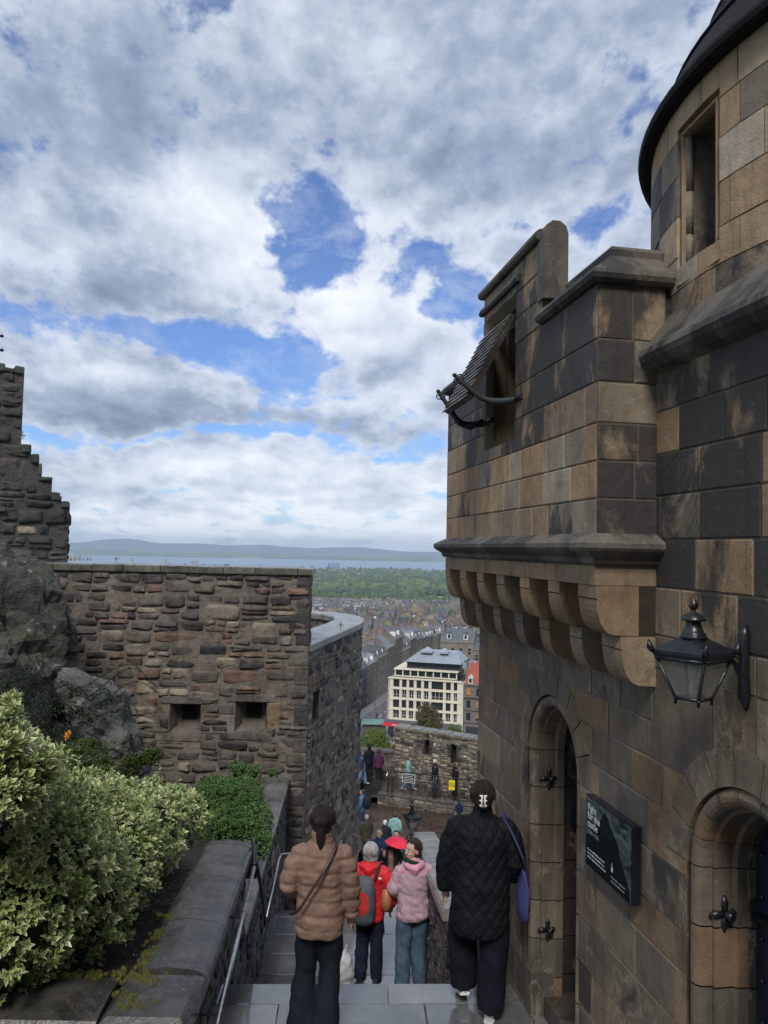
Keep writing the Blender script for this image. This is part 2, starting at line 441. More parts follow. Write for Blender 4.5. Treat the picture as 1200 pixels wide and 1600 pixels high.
def plain(name, c, rough=.6, metal=0., var=.25, sc=20, bd=.0, coat=0., sheen=0., spec=None, trans=0.):
    def f(n, b):
        p = objc(n); n1 = n.noise(p, sc, 4, .6)
        k = n.mix(n.mr(n1, .3, .7), tuple(x*(1-var) for x in c), tuple(min(1, x*(1+var)) for x in c))
        n.l.new(k, b.inputs['Base Color']); b.inputs['Metallic'].default_value = metal
        n.l.new(n.mr(n1, .3, .7, max(.02, rough-.08), min(1, rough+.08)), b.inputs['Roughness'])
        b.inputs['Coat Weight'].default_value = coat; b.inputs['Sheen Weight'].default_value = sheen
        b.inputs['Transmission Weight'].default_value = trans
        if spec is not None: b.inputs['Specular IOR Level'].default_value = spec
        if bd: bump(n, b, n.noise(p, sc*3, 4, .6), bd)
    return mat(name, f)
def tinted(name, rough=.7, var=.2, sc=20, bd=0., metal=0., sheen=0., spec=None):
    def f(n, b):
        p = objc(n); n1 = n.noise(p, sc, 4, .6); t = tint(n)
        n.l.new(n.mix(n.mr(n1, .3, .7), n.vm('SCALE', t, sc=1-var), n.vm('SCALE', t, sc=1+var)), b.inputs['Base Color'])
        n.l.new(n.mr(n1, .3, .7, rough-.08, min(1, rough+.08)), b.inputs['Roughness']); b.inputs['Metallic'].default_value = metal
        b.inputs['Sheen Weight'].default_value = sheen
        if spec is not None: b.inputs['Specular IOR Level'].default_value = spec
        if bd: bump(n, b, n.noise(p, sc*3, 4, .6), bd)
    return mat(name, f)
M_IRON = plain('black_painted_iron', (.010, .012, .016), .32, 0., .4, 30, .001)
M_IRON2 = plain('weathered_blue_black_iron', (.008, .014, .019), .62, 0., .5, 40, .002)
M_STEEL = plain('worn_bright_rail', (.42, .43, .42), .3, 1., .2, 30, .0005)
def glass_f(n, b):
    p = objc(n); n1 = n.noise(p, 12, 4, .6)
    b.inputs['Base Color'].default_value = (.8, .8, .76, 1); b.inputs['Alpha'].default_value = .45
    n.l.new(n.mr(n1, .3, .7, .08, .25), b.inputs['Roughness']); n.l.new(n.mix(n1, (.20, .20, .18), (.34, .33, .30)), b.inputs['Base Color'])
M_GLASS = mat('dusty_lantern_glass', glass_f)
M_DARK = plain('shade_and_notice_black', (.008, .008, .009), .9)  # near-black standing for shade inside openings; also colours the notice face
def slab_f(n, b):
    p = objc(n); t = tint(n)
    n1 = n.noise(p, 1.3, 5, .6); n2 = n.noise(p, 9, 6, .62); n3 = n.noise(p, 70, 3, .6)
    c = n.mix(n.mr(n2, .3, .7), n.vm('SCALE', t, sc=.8), n.vm('SCALE', t, sc=1.2))
    c = n.mix(n.mr(n3, .35, .7, 0, .35), c, n.mix(1., c, (1.4, 1.4, 1.38), 'MULTIPLY'))
    wetm = n.m('ADD', n.m('MULTIPLY', n1, .75), n.m('MULTIPLY', n2, .35)); wetm = n.mr(wetm, .38, .58, 0, 1, True)
    c = n.mix(wetm, c, n.mix(1., c, (.6, .6, .62), 'MULTIPLY'))
    n.l.new(c, b.inputs['Base Color']); n.l.new(n.mr(wetm, 0, 1, .36, .10), b.inputs['Roughness'])
    b.inputs['Coat Weight'].default_value = 1.; b.inputs['Coat IOR'].default_value = 1.85; n.l.new(n.mr(wetm, 0, 1, .20, .03), b.inputs['Coat Roughness'])
    b.inputs['Specular IOR Level'].default_value = .6
    bump(n, b, n.m('ADD', n.m('MULTIPLY', n2, 1.), n.m('MULTIPLY', n3, .18)), .004)
M_SLAB = mat('wet_paving_slab', slab_f)
def soil_f(n, b):
    p = objc(n); n1 = n.noise(p, 18, 6, .7); n2 = n.noise(p, 2.2, 4, .6)
    n.l.new(n.mix(n.mr(n1, .3, .7), (.012, .009, .007), (.05, .038, .026)), b.inputs['Base Color']); b.inputs['Roughness'].default_value = .9
    bump(n, b, n1, .04)
M_SOIL = mat('dark_soil', soil_f)
M_MOSS = plain('golden_green_moss', (.085, .082, .012), .9, var=.6, sc=25, bd=.02)
def leaf_f(n, b):
    t = tint(n); n.l.new(t, b.inputs['Base Color']); b.inputs['Roughness'].default_value = .42
    b.inputs['Subsurface Weight'].default_value = 0; b.inputs['Transmission Weight'].default_value = 0
    tr = n.node('ShaderNodeBsdfTranslucent'); n.l.new(t, tr.inputs[0])
    ms = n.node('ShaderNodeMixShader'); ms.inputs[0].default_value = .25
    n.l.new(b.outputs[0], ms.inputs[1]); n.l.new(tr.outputs[0], ms.inputs[2])
    out = [q for q in n.n if q.type == 'OUTPUT_MATERIAL'][0]; n.l.new(ms.outputs[0], out.inputs[0])
M_LEAF = mat('leaf', leaf_f)
M_BARK = plain('bark', (.05, .038, .028), .85, var=.4, bd=.01)
# ============================================================ GATEHOUSE (right)
BX, BY = .908, 7.17                    # far lower corner, on plan
T = Vector((.1724, -.985, 0)); N = Vector((-.985, -.1724, 0))
def wb(u, v, n=0.): return Vector((BX, BY, 0))+T*u+N*n+Vector((0, 0, v))
gate = thing('stone_gatehouse', (BX+.8, BY-3, -3.4), "sooty sandstone gatehouse with round turret and corbelled bay rising on the right of the steps", "gatehouse")
GP = Vector(gate.location)
def gpart(mb, name, m_, parent=None):
    o = mb.build(name, m_, parent or gate)
    if parent is not None: o.location = (0, 0, 0)
    return o
TAN = [(.27,.180,.105), (.30,.20,.115), (.24,.165,.10), (.22,.165,.11), (.26,.195,.125)]
GRY = [(.19,.155,.115), (.17,.14,.105), (.21,.175,.13), (.155,.135,.11), (.225,.185,.135)]
DRK = [(.030,.027,.026), (.024,.023,.024), (.038,.033,.029), (.048,.040,.032)]
PAL = [(.29,.25,.185), (.26,.225,.17)]
SOOTY = True
def pick(r_, *opts):
    x = r_.random()*sum(w_ for w_, _ in opts)
    for w_, p in opts:
        x -= w_
        if x <= 0:
            c = r_.choice(p); k = r_.uniform(.88, 1.12)
            if p is DRK and SOOTY: c = r_.choice(GRY+TAN); return (c[0]*k, c[1]*k, c[2]*k, r_.uniform(.30, .78))
            return (c[0]*k, c[1]*k, c[2]*k, r_.uniform(-.25, .25) if p is not PAL else r_.uniform(-.3, .2))
    return opts[-1][1][0]
def col_low(u, v, r_):
    if v > -.35 and u > 3: return pick(r_, (3, DRK), (3, GRY), (1, TAN), (.6, PAL))
    if v < -2.9: c = pick(r_, (4, GRY), (.5, DRK), (.8, TAN)); return (c[0]*.6, c[1]*.6, c[2]*.6, c[3]+.12)
    c = pick(r_, (6, GRY), (3.0, TAN), (.35, DRK), (.25, PAL)); return (c[0]*.72, c[1]*.72, c[2]*.72, c[3]+.10)
def col_mid(u, v, r_):
    c = col_mid0(u, v, r_); return (c[0], c[1], c[2], c[3]+.24)
def col_mid0(u, v, r_):
    if v > .75: return pick(r_, (8, DRK), (1, GRY))
    return pick(r_, (7.5, DRK), (1., GRY), (1.6, TAN), (.5, PAL))
DOORS = [(1.755, 'far'), (3.90, 'near')]
DH, VS, FL, RW = .47, -1.47, -3.40, .17      # half width, springing, floor, ring width
holes = []
for uc, _ in DOORS:
    holes.append(rect(uc-DH, uc+DH, -3.6, VS)); holes.append(halfdisk(uc, VS, DH+RW))
mb = MB()
rows = [-7.2]
rr = random.Random(3)
while rows[-1] < -.42: rows.append(rows[-1]+rr.uniform(.19, .30))
rows[-1] = -.42
ashlar(mb, 0, 8.4, rows, wb, holes, col_low, (.30, .62), seed=11, mort=(.21, .175, .13))
rows2 = [-.42, -.17, .08, .31, .53, .76, .98]
ashlar(mb, 3.1, 8.4, rows2, wb, [], col_mid, (.26, .56), seed=5)
# far end wall (faces away down the steps) and the top, so the block is solid from the side too
def wend(u, v, n=0.): return wb(-n, v, -u)
ashlar(mb, 0, 4., rows+[-.17, .1], lambda u, v, n: wb(-n, v, -(4.-u)), [], col_low, (.30, .62), seed=12)
mb.box((0, 0, 0), (1, 1, 1), (.05, .045, .04), Matrix.Translation(wb(.02, -7.2, -.04)) @ Matrix(((T.x*8.3, -N.x*.0, 0, 0), (T.y*8.3, 0, 0, 0), (0, 0, 1, 0), (0, 0, 0, 1))) @ Matrix.Scale(0, 4)) if False else None
wall = gpart(mb, 'ashlar_wall', M_ASH)

# doors: voussoir ring, roll moulding, splayed reveal, door leaf, step
def arch_path(h, uc, vtop=VS, vbot=FL, seg=.30, na=9):
    pts = []
    k = int((vtop-vbot)/seg)+1
    for i in range(k): pts.append((uc-h, lerp(vbot, vtop, i/k)))
    for i in range(na+1): a = math.pi*(1-i/na); pts.append((uc+h*math.cos(a), vtop+h*math.sin(a)))
    for i in range(1, k+1): pts.append((uc+h, lerp(vtop, vbot, i/k)))
    return pts
def arch_sweep(mb, uc, prof, colf, sub=3, seed=0, jg=.006):
    """prof: (inset r, depth n) ; stones of one colour each, separated by tight joints"""
    r_ = random.Random(seed); n_ = len(arch_path(.4, uc))
    for i in range(n_-1):
        c = colf(r_)
        rings = []
        for sidx in range(sub+1):
            t = sidx/sub; tt = lerp(.012, .988, t)
            ring = []
            for (ri, dn) in prof:
                p = arch_path(DH-ri, uc); a, b = p[i], p[i+1]
                # true curve on the arch part
                q = (lerp(a[0], b[0], tt), lerp(a[1], b[1], tt))
                if q[1] > VS+1e-4:
                    dx, dy = q[0]-uc, q[1]-VS; L = math.hypot(dx, dy); h = DH-ri; q = (uc+dx/L*h, VS+dy/L*h)
                ring.append(wb(q[0], q[1], dn))
            rings.append(ring)
        mb.loft(rings, c, cap=False, smooth=False, closed=False)
def door(uc, seed, leafrecess):
    mb = MB(); r_ = random.Random(seed)
    nv = 9
    for i in range(nv):          # voussoirs
        a0, a1 = math.pi*i/nv+.008, math.pi*(i+1)/nv-.008
        c = tuple(x*.75 for x in pick(r_, (6, GRY), (1.5, TAN))[:3])+(r_.uniform(0, .3),); pn = .003+r_.uniform(0, .004)
        ns = 4; out = []; inn = []
        for k in range(ns+1):
            a = lerp(a0, a1, k/ns); out.append((uc+(DH+RW-.003)*math.cos(a), VS+(DH+RW-.003)*math.sin(a))); inn.append((uc+DH*math.cos(a), VS+DH*math.sin(a)))
        for k in range(ns):
            q = [inn[k], out[k], out[k+1], inn[k+1]]
            f_ = [mb.vert(wb(x, y, pn), c) for x, y in q]; bk = [mb.vert(wb(x, y, -.06), c) for x, y in q]
            mb.face(f_); mb.face((bk[1], bk[2], f_[2], f_[1])); mb.face((bk[0], f_[0], f_[3], bk[3]))
            if k == 0: mb.face((bk[0], bk[1], f_[1], f_[0]))
            if k == ns-1: mb.face((bk[2], bk[3], f_[3], f_[2]))
    ring = gpart(mb, 'arch_ring', M_ASH)
    mb = MB()
    cf = lambda q: tuple(x*.7 for x in pick(q, (6, GRY), (1.5, TAN))[:3])+(.12,)

    roll = [(.0, .002), (.008, -.004)] + [(.05-.045*math.cos(a), -.045+.045*math.sin(a)) for a in [math.pi*.05+math.pi*.9*k/8 for k in range(9)]]
    roll = [(.0, .0), (.0, -.045)] + [(.045-.045*math.cos(a), -.045+.045*math.sin(a)) for a in [math.pi*k/8 for k in range(9)]] + [(.09, -.075), (.11, -.075), (.11, -.17), (.125, -.185), (.125, -.24)]
    arch_sweep(mb, uc, roll, cf, 3, seed+2)
    arch_sweep(mb, uc, [(.125, -.24), (.09, -.242), (.09, -.69)] if leafrecess > .4 else [(.125, -.24), (.135, -.242), (.135, -.34)], lambda q: (.05, .042, .035, .5), 2, seed+5)  # passage reveal painted dark, standing for the shade in the doorway
    # plinth stops of the shafts
    for s_ in (-1, 1):
        ua = uc+s_*DH; ub = uc+s_*(DH-.12)
        a, b = min(ua, ub), max(ua, ub)
        P8 = [wb(a, FL-.1, -.2), wb(b, FL-.1, -.2), wb(b, FL-.1, .004), wb(a, FL-.1, .004)]
        P9 = [p+Vector((0, 0, .42)) for p in P8]; P10 = [wb(a+.02, FL+.40, -.2), wb(b-.02, FL+.40, -.2), wb(b-.02, FL+.40, -.02), wb(a+.02, FL+.40, -.02)]
        mb.loft([P8, P9, P10], cf(r_), True, False)
    j = gpart(mb, 'door_surround', M_ASH)
    # threshold
    mb = MB(); h = DH-.0
    P8 = [wb(uc-h+.002, FL-.3, -.9), wb(uc+h-.002, FL-.3, -.9), wb(uc+h-.002, FL-.3, -.10), wb(uc-h+.002, FL-.3, -.10)]
    mb.loft([P8, [p+Vector((0, 0, .3+.14)) for p in P8]], (.07, .06, .05), True, False)
    gpart(mb, 'door_step', M_COPE)
    # leaf
    mb = MB(); hl = DH-(.132 if leafrecess < .4 else .095); dn = -leafrecess
    npl = 6
    for k in range(npl):
        a, b = uc-hl+2*hl*k/npl+.004, uc-hl+2*hl*(k+1)/npl-.004
        def top(x): return VS+math.sqrt(max(hl*hl-(x-uc)**2, 0))
        f_ = [(a, FL+.14), (b, FL+.14)] + [(x, top(x)) for x in (b, (a+b)/2, a)]
        mb.poly([wb(x, y, dn) for x, y in f_], (1, 1, 1))
        for (p, q) in zip(f_, f_[1:]+f_[:1]): mb.poly([wb(*p, dn-.04), wb(*q, dn-.04), wb(*q, dn), wb(*p, dn)])
    mb.poly([wb(x, y, dn-.012) for x, y in [(uc-hl, FL), (uc+hl, FL)]+[(uc+hl*math.cos(a), VS+hl*math.sin(a)) for a in [math.pi*k/12 for k in range(13)]]], (1, 1, 1))
    for i in range(11):
        for k in range(npl):
            p = wb(uc-hl+2*hl*(k+.5)/npl, FL+.3+i*.19, dn+.004)
            mb.lathe([(.012, 0), (.010, .006), (.002, .012)], p, 6, M=Matrix((( T.x, 0, N.x), (T.y, 0, N.y), (0, 1, 0))).to_3x3())
    leaf = gpart(mb, 'door', M_DOOR)
    for zz in (FL+.62, FL+1.72):
        mb = MB()
        hinge = [(uc-hl+.02, zz), (uc-hl+.25, zz+.01), (uc+hl-.14, zz)]
        mb.tube([wb(x, y, dn+.02) for x, y in hinge], [(.014, .022)]*3, 6)
        for a in range(4):
            q = math.pi/2*a
            mb.tube([wb(uc+hl-.14, zz, dn+.02), wb(uc+hl-.14+.09*math.cos(q), zz+.09*math.sin(q), dn+.02)], [.02, .008], 6)
        h_ = mb.build('hinge', M_IRON, leaf); h_.location = (0, 0, 0)
    # cross shaped iron pintle on the reveal
    for zz in (FL+.62, FL+1.72):
        mb = MB(); base = wb(uc-DH+.112, zz, -.125); 
        for q, L in ((0, .075), (math.pi/2, .085), (math.pi, .075), (-math.pi/2, .085)):
            dv = N*math.cos(q)*L+Vector((0, 0, math.sin(q)*L))
            mb.tube([base, base+dv*.6, base+dv], [.014, .020, .006], 6)
        mb.tube([base, wb(uc-DH+.16, zz, -.14)], .02, 8)
        gpart(mb, 'iron_pintle', M_IRON)
    if leafrecess > .4:
        mb = MB(); c_ = wb(uc-hl+.02, FL+1.42, -.36)
        mb.box((-.035, -.05, -.07), (.035, .05, .07), (1, 1, 1), Matrix.Translation(c_) @ Matrix(((T.x, N.x, 0), (T.y, N.y, 0), (0, 0, 1))).to_4x4(), .01)
        gpart(mb, 'lock_box', M_IRON)
M_DOOR = plain('blue_black_door_paint', (.010, .014, .028), .38, var=.4, sc=15, bd=.001)
door(DOORS[0][0], 21, .64); door(DOORS[1][0], 22, .275)
# dark interior mass so no light leaks through
mb = MB()
def solid(mb, u0, u1, v0, v1, n0, n1, c=(.03, .028, .026)):
    P8 = [wb(u0, v0, n0), wb(u1, v0, n0), wb(u1, v0, n1), wb(u0, v0, n1)]
    mb.loft([P8, [p+Vector((0, 0, v1-v0)) for p in P8]], c, True, False)
solid(mb, .06, 8.4, -7.2, .05, -4., -.70)
for a, b in ((.06, DOORS[0][0]-DH-.01), (DOORS[0][0]+DH+.01, DOORS[1][0]-DH-.01), (DOORS[1][0]+DH+.01, 8.4)): solid(mb, a, b, -7.2, -1.6, -.71, -.06)
solid(mb, .06, 8.4, -.78, .05, -.71, -.06)
solid(mb, 3.16, 8.4, .04, .95, -4., -.06)
gpart(mb, 'wall_core', M_SOOT)

# ---- string course above the wall on the right, then the round turret
def extrude_u(mb, prof, u0, u1, colf, r_, seglen=.7, gap=.004, cap=True, miter0=0., miter1=0., smooth=False):
    """prof: closed (n,v) outline, extruded along the wall in separate stones. miter: du per dn at the ends"""
    u = u0
    while u < u1-1e-4:
        b = min(u+seglen*r_.uniform(.8, 1.2), u1)
        if u1-b < .2: b = u1
        a_ = u+(gap if u > u0 else 0); c = colf(r_)
        A = [wb(a_+(miter0*n if u == u0 else 0), v, n) for n, v in prof]; B = [wb(b+(miter1*n if b == u1 else 0), v, n) for n, v in prof]
        mb.loft([A, B], c, cap, smooth); u = b
cd = lambda q: (.11, .10, .085, q.uniform(.45, .75))
mb = MB(); r_ = random.Random(4)
sc_prof = [(-.3, .96), (.0, .96), (.055, .985), (.095, 1.02), (.11, 1.05), (.10, 1.085), (.07, 1.11), (-.08, 1.30), (-.45, 1.34)]
extrude_u(mb, sc_prof, 3.02, 8.4, cd, r_, .9)
gpart(mb, 'string_course', M_SOOT)
CC = Vector((3.56, 4.08, 0)); RT = 2.026
TZ0, TZ1 = 1.2, 2.42
def wt(u, v, n=0.):      # u = arc length, clockwise seen from above starting at the -X side
    a = math.pi + u/RT; r0 = RT+n
    return CC+Vector((math.cos(a)*r0, math.sin(a)*r0, v))
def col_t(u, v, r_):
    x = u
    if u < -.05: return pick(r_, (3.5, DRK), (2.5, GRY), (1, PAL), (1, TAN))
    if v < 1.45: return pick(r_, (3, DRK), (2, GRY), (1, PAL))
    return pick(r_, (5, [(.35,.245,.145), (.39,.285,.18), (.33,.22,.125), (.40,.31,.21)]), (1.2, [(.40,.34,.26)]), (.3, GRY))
# window seen between ratios .388 and .435 on the cylinder
def hit(ratio):
    # ray x = ratio*y against the circle, near intersection
    a = 1+ratio**2; b = -2*(CC.x*ratio+CC.y); c = CC.x**2+CC.y**2-RT**2
    y = (-b-math.sqrt(b*b-4*a*c))/(2*a); x = ratio*y; an = math.atan2(y-CC.y, x-CC.x); u = (an-math.pi) if an > 0 else (an+math.pi)
    return u*RT, y
uL, yL = hit(.386); uR, yR = hit(.432)
WZ1 = (872-170)/1200*(yL+yR)/2; WZ0 = (872-395)/1200*(yL+yR)/2
mb = MB()
rowsT = [TZ0-.02, 1.40, 1.58, 1.80, 2.02, 2.22, TZ1+.02]
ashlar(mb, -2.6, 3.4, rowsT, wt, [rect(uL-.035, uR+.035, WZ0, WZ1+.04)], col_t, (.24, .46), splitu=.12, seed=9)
gpart(mb, 'turret_wall', M_ASH)
# turret window: stepped frame + recess
mb = MB(); r_ = random.Random(2)
def frame_loop(e, n, dz0=0):
    return [wt(uL-e, WZ0-dz0, n), wt(uR+e, WZ0-dz0, n), wt(uR+e, WZ1+e, n), wt(uL-e, WZ1+e, n)]
lp = [frame_loop(.036, .002), frame_loop(.036, -.02), frame_loop(.014, -.02), frame_loop(.008, -.006), frame_loop(-.004, -.004), frame_loop(-.012, -.03), frame_loop(-.014, -.06), frame_loop(-.004, -.07), frame_loop(-.004, -.62)]
cs = [(.27,.19,.115,-.3)]*6+[(.16,.14,.11,.35)]*3  # inner loops coloured darker, standing for shade in the recess
mb.loft(lp, cs, cap=False, smooth=False)
for z0_, z1_ in ((WZ0, WZ0+.17), (WZ0+.174, WZ0+.40), (WZ0+.404, WZ1-.02)):
    mb.tube([wt(uL+.004, z0_, -.045), wt(uL+.004, z1_, -.045)], .022, 10, r_.choice([(.2,.17,.13,.4), (.26,.19,.12,-.2)]))
mb.poly([wt(uL-.04, WZ0-.10, .012), wt(uR+.04, WZ0-.10, .012), wt(uR+.03, WZ0+.03, -.10), wt(uL-.03, WZ0+.03, -.10)], (.05,.045,.04))
gpart(mb, 'window_frame', M_ASH)
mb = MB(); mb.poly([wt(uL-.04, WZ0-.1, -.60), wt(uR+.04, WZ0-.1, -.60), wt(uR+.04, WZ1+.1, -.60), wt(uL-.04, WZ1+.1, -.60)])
gpart(mb, 'window_shade_pane', M_DARK)
# inner drum, eave and conical roof
mb = MB(); mb.lathe([(RT-.70, TZ0-.5), (RT-.70, TZ1+.05)], CC, 64, (.04, .035, .03)); gpart(mb, 'turret_core', M_SOOT)
M_SLATE = plain('dark_roof_lead', (.013, .013, .014), .8, spec=.2, var=.4, sc=8, bd=.004)
mb = MB()
mb.lathe([(RT-.3, TZ1-.02), (RT+.05, TZ1-.02), (RT+.075, TZ1-.01), (RT+.082, TZ1+.015), (RT+.078, TZ1+.035), (RT+.04, TZ1+.07), (RT-.9, TZ1+1.75), (.02, TZ1+3.3)], CC, 96, (1, 1, 1), smooth=False)
gpart(mb, 'conical_roof', M_SLATE)
mb = MB()
for k in range(4):
    r0 = RT-.10-k*.20; z0 = TZ1+.32+k*.36
    mb.lathe([(r0-.01, z0), (r0+.012, z0+.004), (r0+.008, z0+.02), (r0-.05, z0+.03)], CC, 96, (1, 1, 1))
gpart(mb, 'roof_course', M_SLATE)

# ---- corbelled bay
PJ = .341; UB0, UB1 = 0.03, 3.14      # along the wall
def col_bay(u, v, r_):
    if v > 1.0: c = pick(r_, (7, DRK), (1., GRY)); return (c[0], c[1], c[2], c[3]+.25)
    if u > 2.6: return pick(r_, (2, PAL), (2, DRK), (1.5, GRY), (1, TAN))
    if v > .62: return pick(r_, (4.5, DRK), (2, TAN), (.6, GRY))
    c = pick(r_, (4, TAN), (1.8, PAL), (1.0, GRY), (2.4, DRK)); return (c[0]*1.18, c[1]*1.16, c[2]*1.12, c[3])
def uy(y): return (BY-y)/.985*1.0
wu0, wu1 = uy(5.95)+.0-.06, uy(5.28)-.06
wu0 += .0; WN0, WN1 = .78, 1.80
mrow = [.10, .29, .49, .69, .91, 1.14, 1.44]
fside = lambda u, v, n=0.: wb(u, v, PJ+n)
fnear = lambda u, v, n=0.: wb(UB1+n, v, PJ-u)
ffar = lambda u, v, n=0.: wb(UB0-n, v, u-.4)
mb = MB()
ashlar(mb, UB0, UB1, mrow, fside, [rect(wu0, wu1, WN0, 1.5)], col_bay, (.22, .42), seed=31)
ashlar(mb, 0, PJ+.05, mrow, fnear, [], lambda u, v, q: tuple(map(sum, zip(pick(q, (8, DRK), (.6, GRY)), (0, 0, 0, .2)))) if v < .69 or v > .91 else pick(q, (2, GRY), (1, TAN), (2, DRK)), (.3, .5), seed=4)
ashlar(mb, 0, PJ+.4, mrow, ffar, [], col_bay, (.22, .42), seed=6)
# raised block over the little window
MU0, MU1, MZ = uy(6.02)-.06, uy(4.80)-.06, 2.0
ashlar(mb, MU0, MU1, [1.44, 1.62, 1.80, MZ], fside, [rect(wu0, wu1, WN0, WN1)], lambda u, v, q: pick(q, (4, DRK), (2, GRY)), (.22, .4), seed=8)
gpart(mb, 'bay_wall', M_ASH)
mb = MB()
def soli(u0, u1, v0, v1, n0, n1, c=(.03, .028, .026)): solid(mb, u0, u1, v0, v1, n0, n1, c)
ci = .10
soli(UB0+.03, wu0-.004, .10, 1.43, -.3, PJ-.012); soli(wu1+.004, UB1-.02, .10, 1.43, -.3, PJ-.012); soli(wu0-.004, wu1+.004, .10, WN0, -.3, PJ-.012)
soli(MU0+.004, wu0-.004, 1.43, MZ, PJ-.14, PJ-.012); soli(wu1+.004, MU1-.004, 1.43, MZ, PJ-.14, PJ-.012); soli(wu0-.004, wu1+.004, WN1, MZ, PJ-.14, PJ-.012)
gpart(mb, 'bay_core', M_SOOT)
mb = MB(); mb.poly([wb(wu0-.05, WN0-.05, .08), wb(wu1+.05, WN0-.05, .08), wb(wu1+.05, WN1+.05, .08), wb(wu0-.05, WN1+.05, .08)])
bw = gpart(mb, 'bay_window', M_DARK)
mb = MB(); cw = (.16, .125, .085)
def fl(e, n): return [wb(wu0-e, WN0-e*.3, PJ+n), wb(wu1+e, WN0-e*.3, PJ+n), wb(wu1+e, WN1+e, PJ+n), wb(wu0-e, WN1+e, PJ+n)]
mb.loft([fl(.0, .0), fl(-.05, -.05), fl(-.05, -.14), fl(-.09, -.15), fl(-.09, -.24)], cw, cap=False, smooth=False)
f_ = mb.build('window_frame', M_ASH, bw); f_.location = (0, 0, 0)
# parapet coping: weathered slope and roll
cope = [(-.25, 1.44), (.02, 1.44), (.045, 1.455), (.055, 1.48), (.045, 1.505), (.02, 1.52), (-.12, 1.63), (-.135, 1.65), (-.13, 1.685), (-.15, 1.71), (-.19, 1.715), (-.25, 1.70)]
mb = MB(); r_ = random.Random(6)
def side_cope(u0, u1, m0=0., m1=0.):
    pr = [(PJ+n, v) for n, v in cope]
    # mitre measured from the wall face
    A = lambda u, m_: [wb(u+m_*(n-PJ), v, n) for n, v in pr]
    uu = u0; seg = .75
    while uu < u1-1e-3:
        b = min(uu+seg, u1); b = u1 if u1-b < .25 else b; c = cd(r_)
        mb.loft([A(uu, m0 if uu == u0 else 0), A(b-(.004 if b < u1 else 0), m1 if b == u1 else 0)], c, True, False); uu = b
side_cope(UB0, MU0-.002, -1., 0.); gpart(mb, 'parapet_coping', M_SOOT); mb = MB(); side_cope(MU1+.002, UB1, 0., 1.)
gpart(mb, 'parapet_coping', M_SOOT); mb = MB()
# returns at the two ends
for (ue, sgn) in ((UB1, 1), (UB0, -1)):
    A = [wb(ue+sgn*n, v, PJ+n) for n, v in cope]; B = [wb(ue+sgn*n, v, -.25) for n, v in cope]
    mb.loft([A, B], cd(r_), True, False); gpart(mb, 'parapet_coping', M_SOOT); mb = MB()
# coping of the raised block with its rounded end stone
mb = MB()
pr = [(-.15, MZ), (.03, MZ), (.045, MZ+.02), (.045, MZ+.045), (.02, MZ+.065), (-.05, MZ+.085), (-.13, MZ+.08), (-.165, MZ+.06), (-.165, MZ+.02)]
extrude_u(mb, [(PJ+n, v) for n, v in pr], MU0-.03, MU1-.02, cd, r_, .5)
es = [(-.15, 1.60), (.012, 1.60), (.012, MZ+.02), (-.005, MZ+.07), (-.045, MZ+.10), (-.095, MZ+.10), (-.135, MZ+.07), (-.15, MZ+.02)]
extrude_u(mb, [(PJ+n, v) for n, v in es], MU1-.06, MU1+.05, cd, r_, .5)
# moulding round the window head
pr = [(0, 0), (.03, 0), (.04, .02), (.03, .045), (0, .05)]
A = [wb(wu0-.09, v, PJ+n) for n, v in [(.0, 1.86), (.03, 1.86), (.04, 1.88), (.03, 1.91), (0, 1.915)]]; B = [p+T*(wu1-wu0+.18) for p in A]
mb.loft([A, B], cd(r_), True, False)
gpart(mb, 'raised_coping', M_SOOT)
# ledge under the bay
led = [(-.3, -.06), (.015, -.06), (.03, -.045), (.035, -.02), (.06, -.005), (.085, .015), (.095, .03), (.095, .055), (.085, .065), (.0, .11), (-.3, .11)]
mb = MB(); r_ = random.Random(12)
pl = lambda ext: [(PJ+n, v) for n, v in led]
A = [wb(UB0-n, v, PJ+n) for n, v in led]; B = [wb(UB1+n, v, PJ+n) for n, v in led]
steps = 4
for k in range(steps):
    a = [p.lerp(q, k/steps) for p, q in zip(A, B)]; b = [p.lerp(q, (k+1)/steps-(.001 if k < steps-1 else 0)) for p, q in zip(A, B)]
    mb.loft([a, b], (.11, .10, .085, r_.uniform(.4, .7)), True, False)
for (ue, sgn) in ((UB1, 1), (UB0, -1)):
    a = [wb(ue+sgn*n, v, PJ+n) for n, v in led]; b = [wb(ue+sgn*n, v, -.25 if sgn < 0 else .0) for n, v in led]
    mb.loft([a, b], (.11, .10, .085, r_.uniform(.4, .7)), True, False)
gpart(mb, 'bay_ledge', M_SOOT)
# band and machicolation corbels
mb = MB()
for k in range(6):
    a, b = lerp(UB0, UB1, k/6), lerp(UB0, UB1, (k+1)/6)
    solid(mb, a+.002, b-.002, -.165, -.062, -.1, PJ+.002+.002*(k % 2), pick(r_, (3, TAN), (2, GRY)))
gpart(mb, 'corbel_band', M_ASH)
def corbel(u0, u1, vt, h, nb, nt, c, block=True):
    """quadrant-ended corbel: projects to nt at the top, nb at the wall side"""
    pr = [(-.1, vt), (nt, vt)]
    if block: pr += [(nt, vt-.065), (nt-.018, vt-.072)]
    hh = h-.072; 
    for k in range(9):
        a = math.pi/2*k/8; 
        pr.append((nb+(nt-.004-nb)*max(math.cos(a), 0)**.45, vt-.072-hh*(math.sin(a)**1.15)))
    pr += [(-.1, vt-h)]
    mb = MB(); mb.loft([[wb(u0, v, n) for n, v in pr], [wb(u1, v, n) for n, v in pr]], c, True, False)
    return gpart(mb, 'corbel', M_ASH)
nc = 6
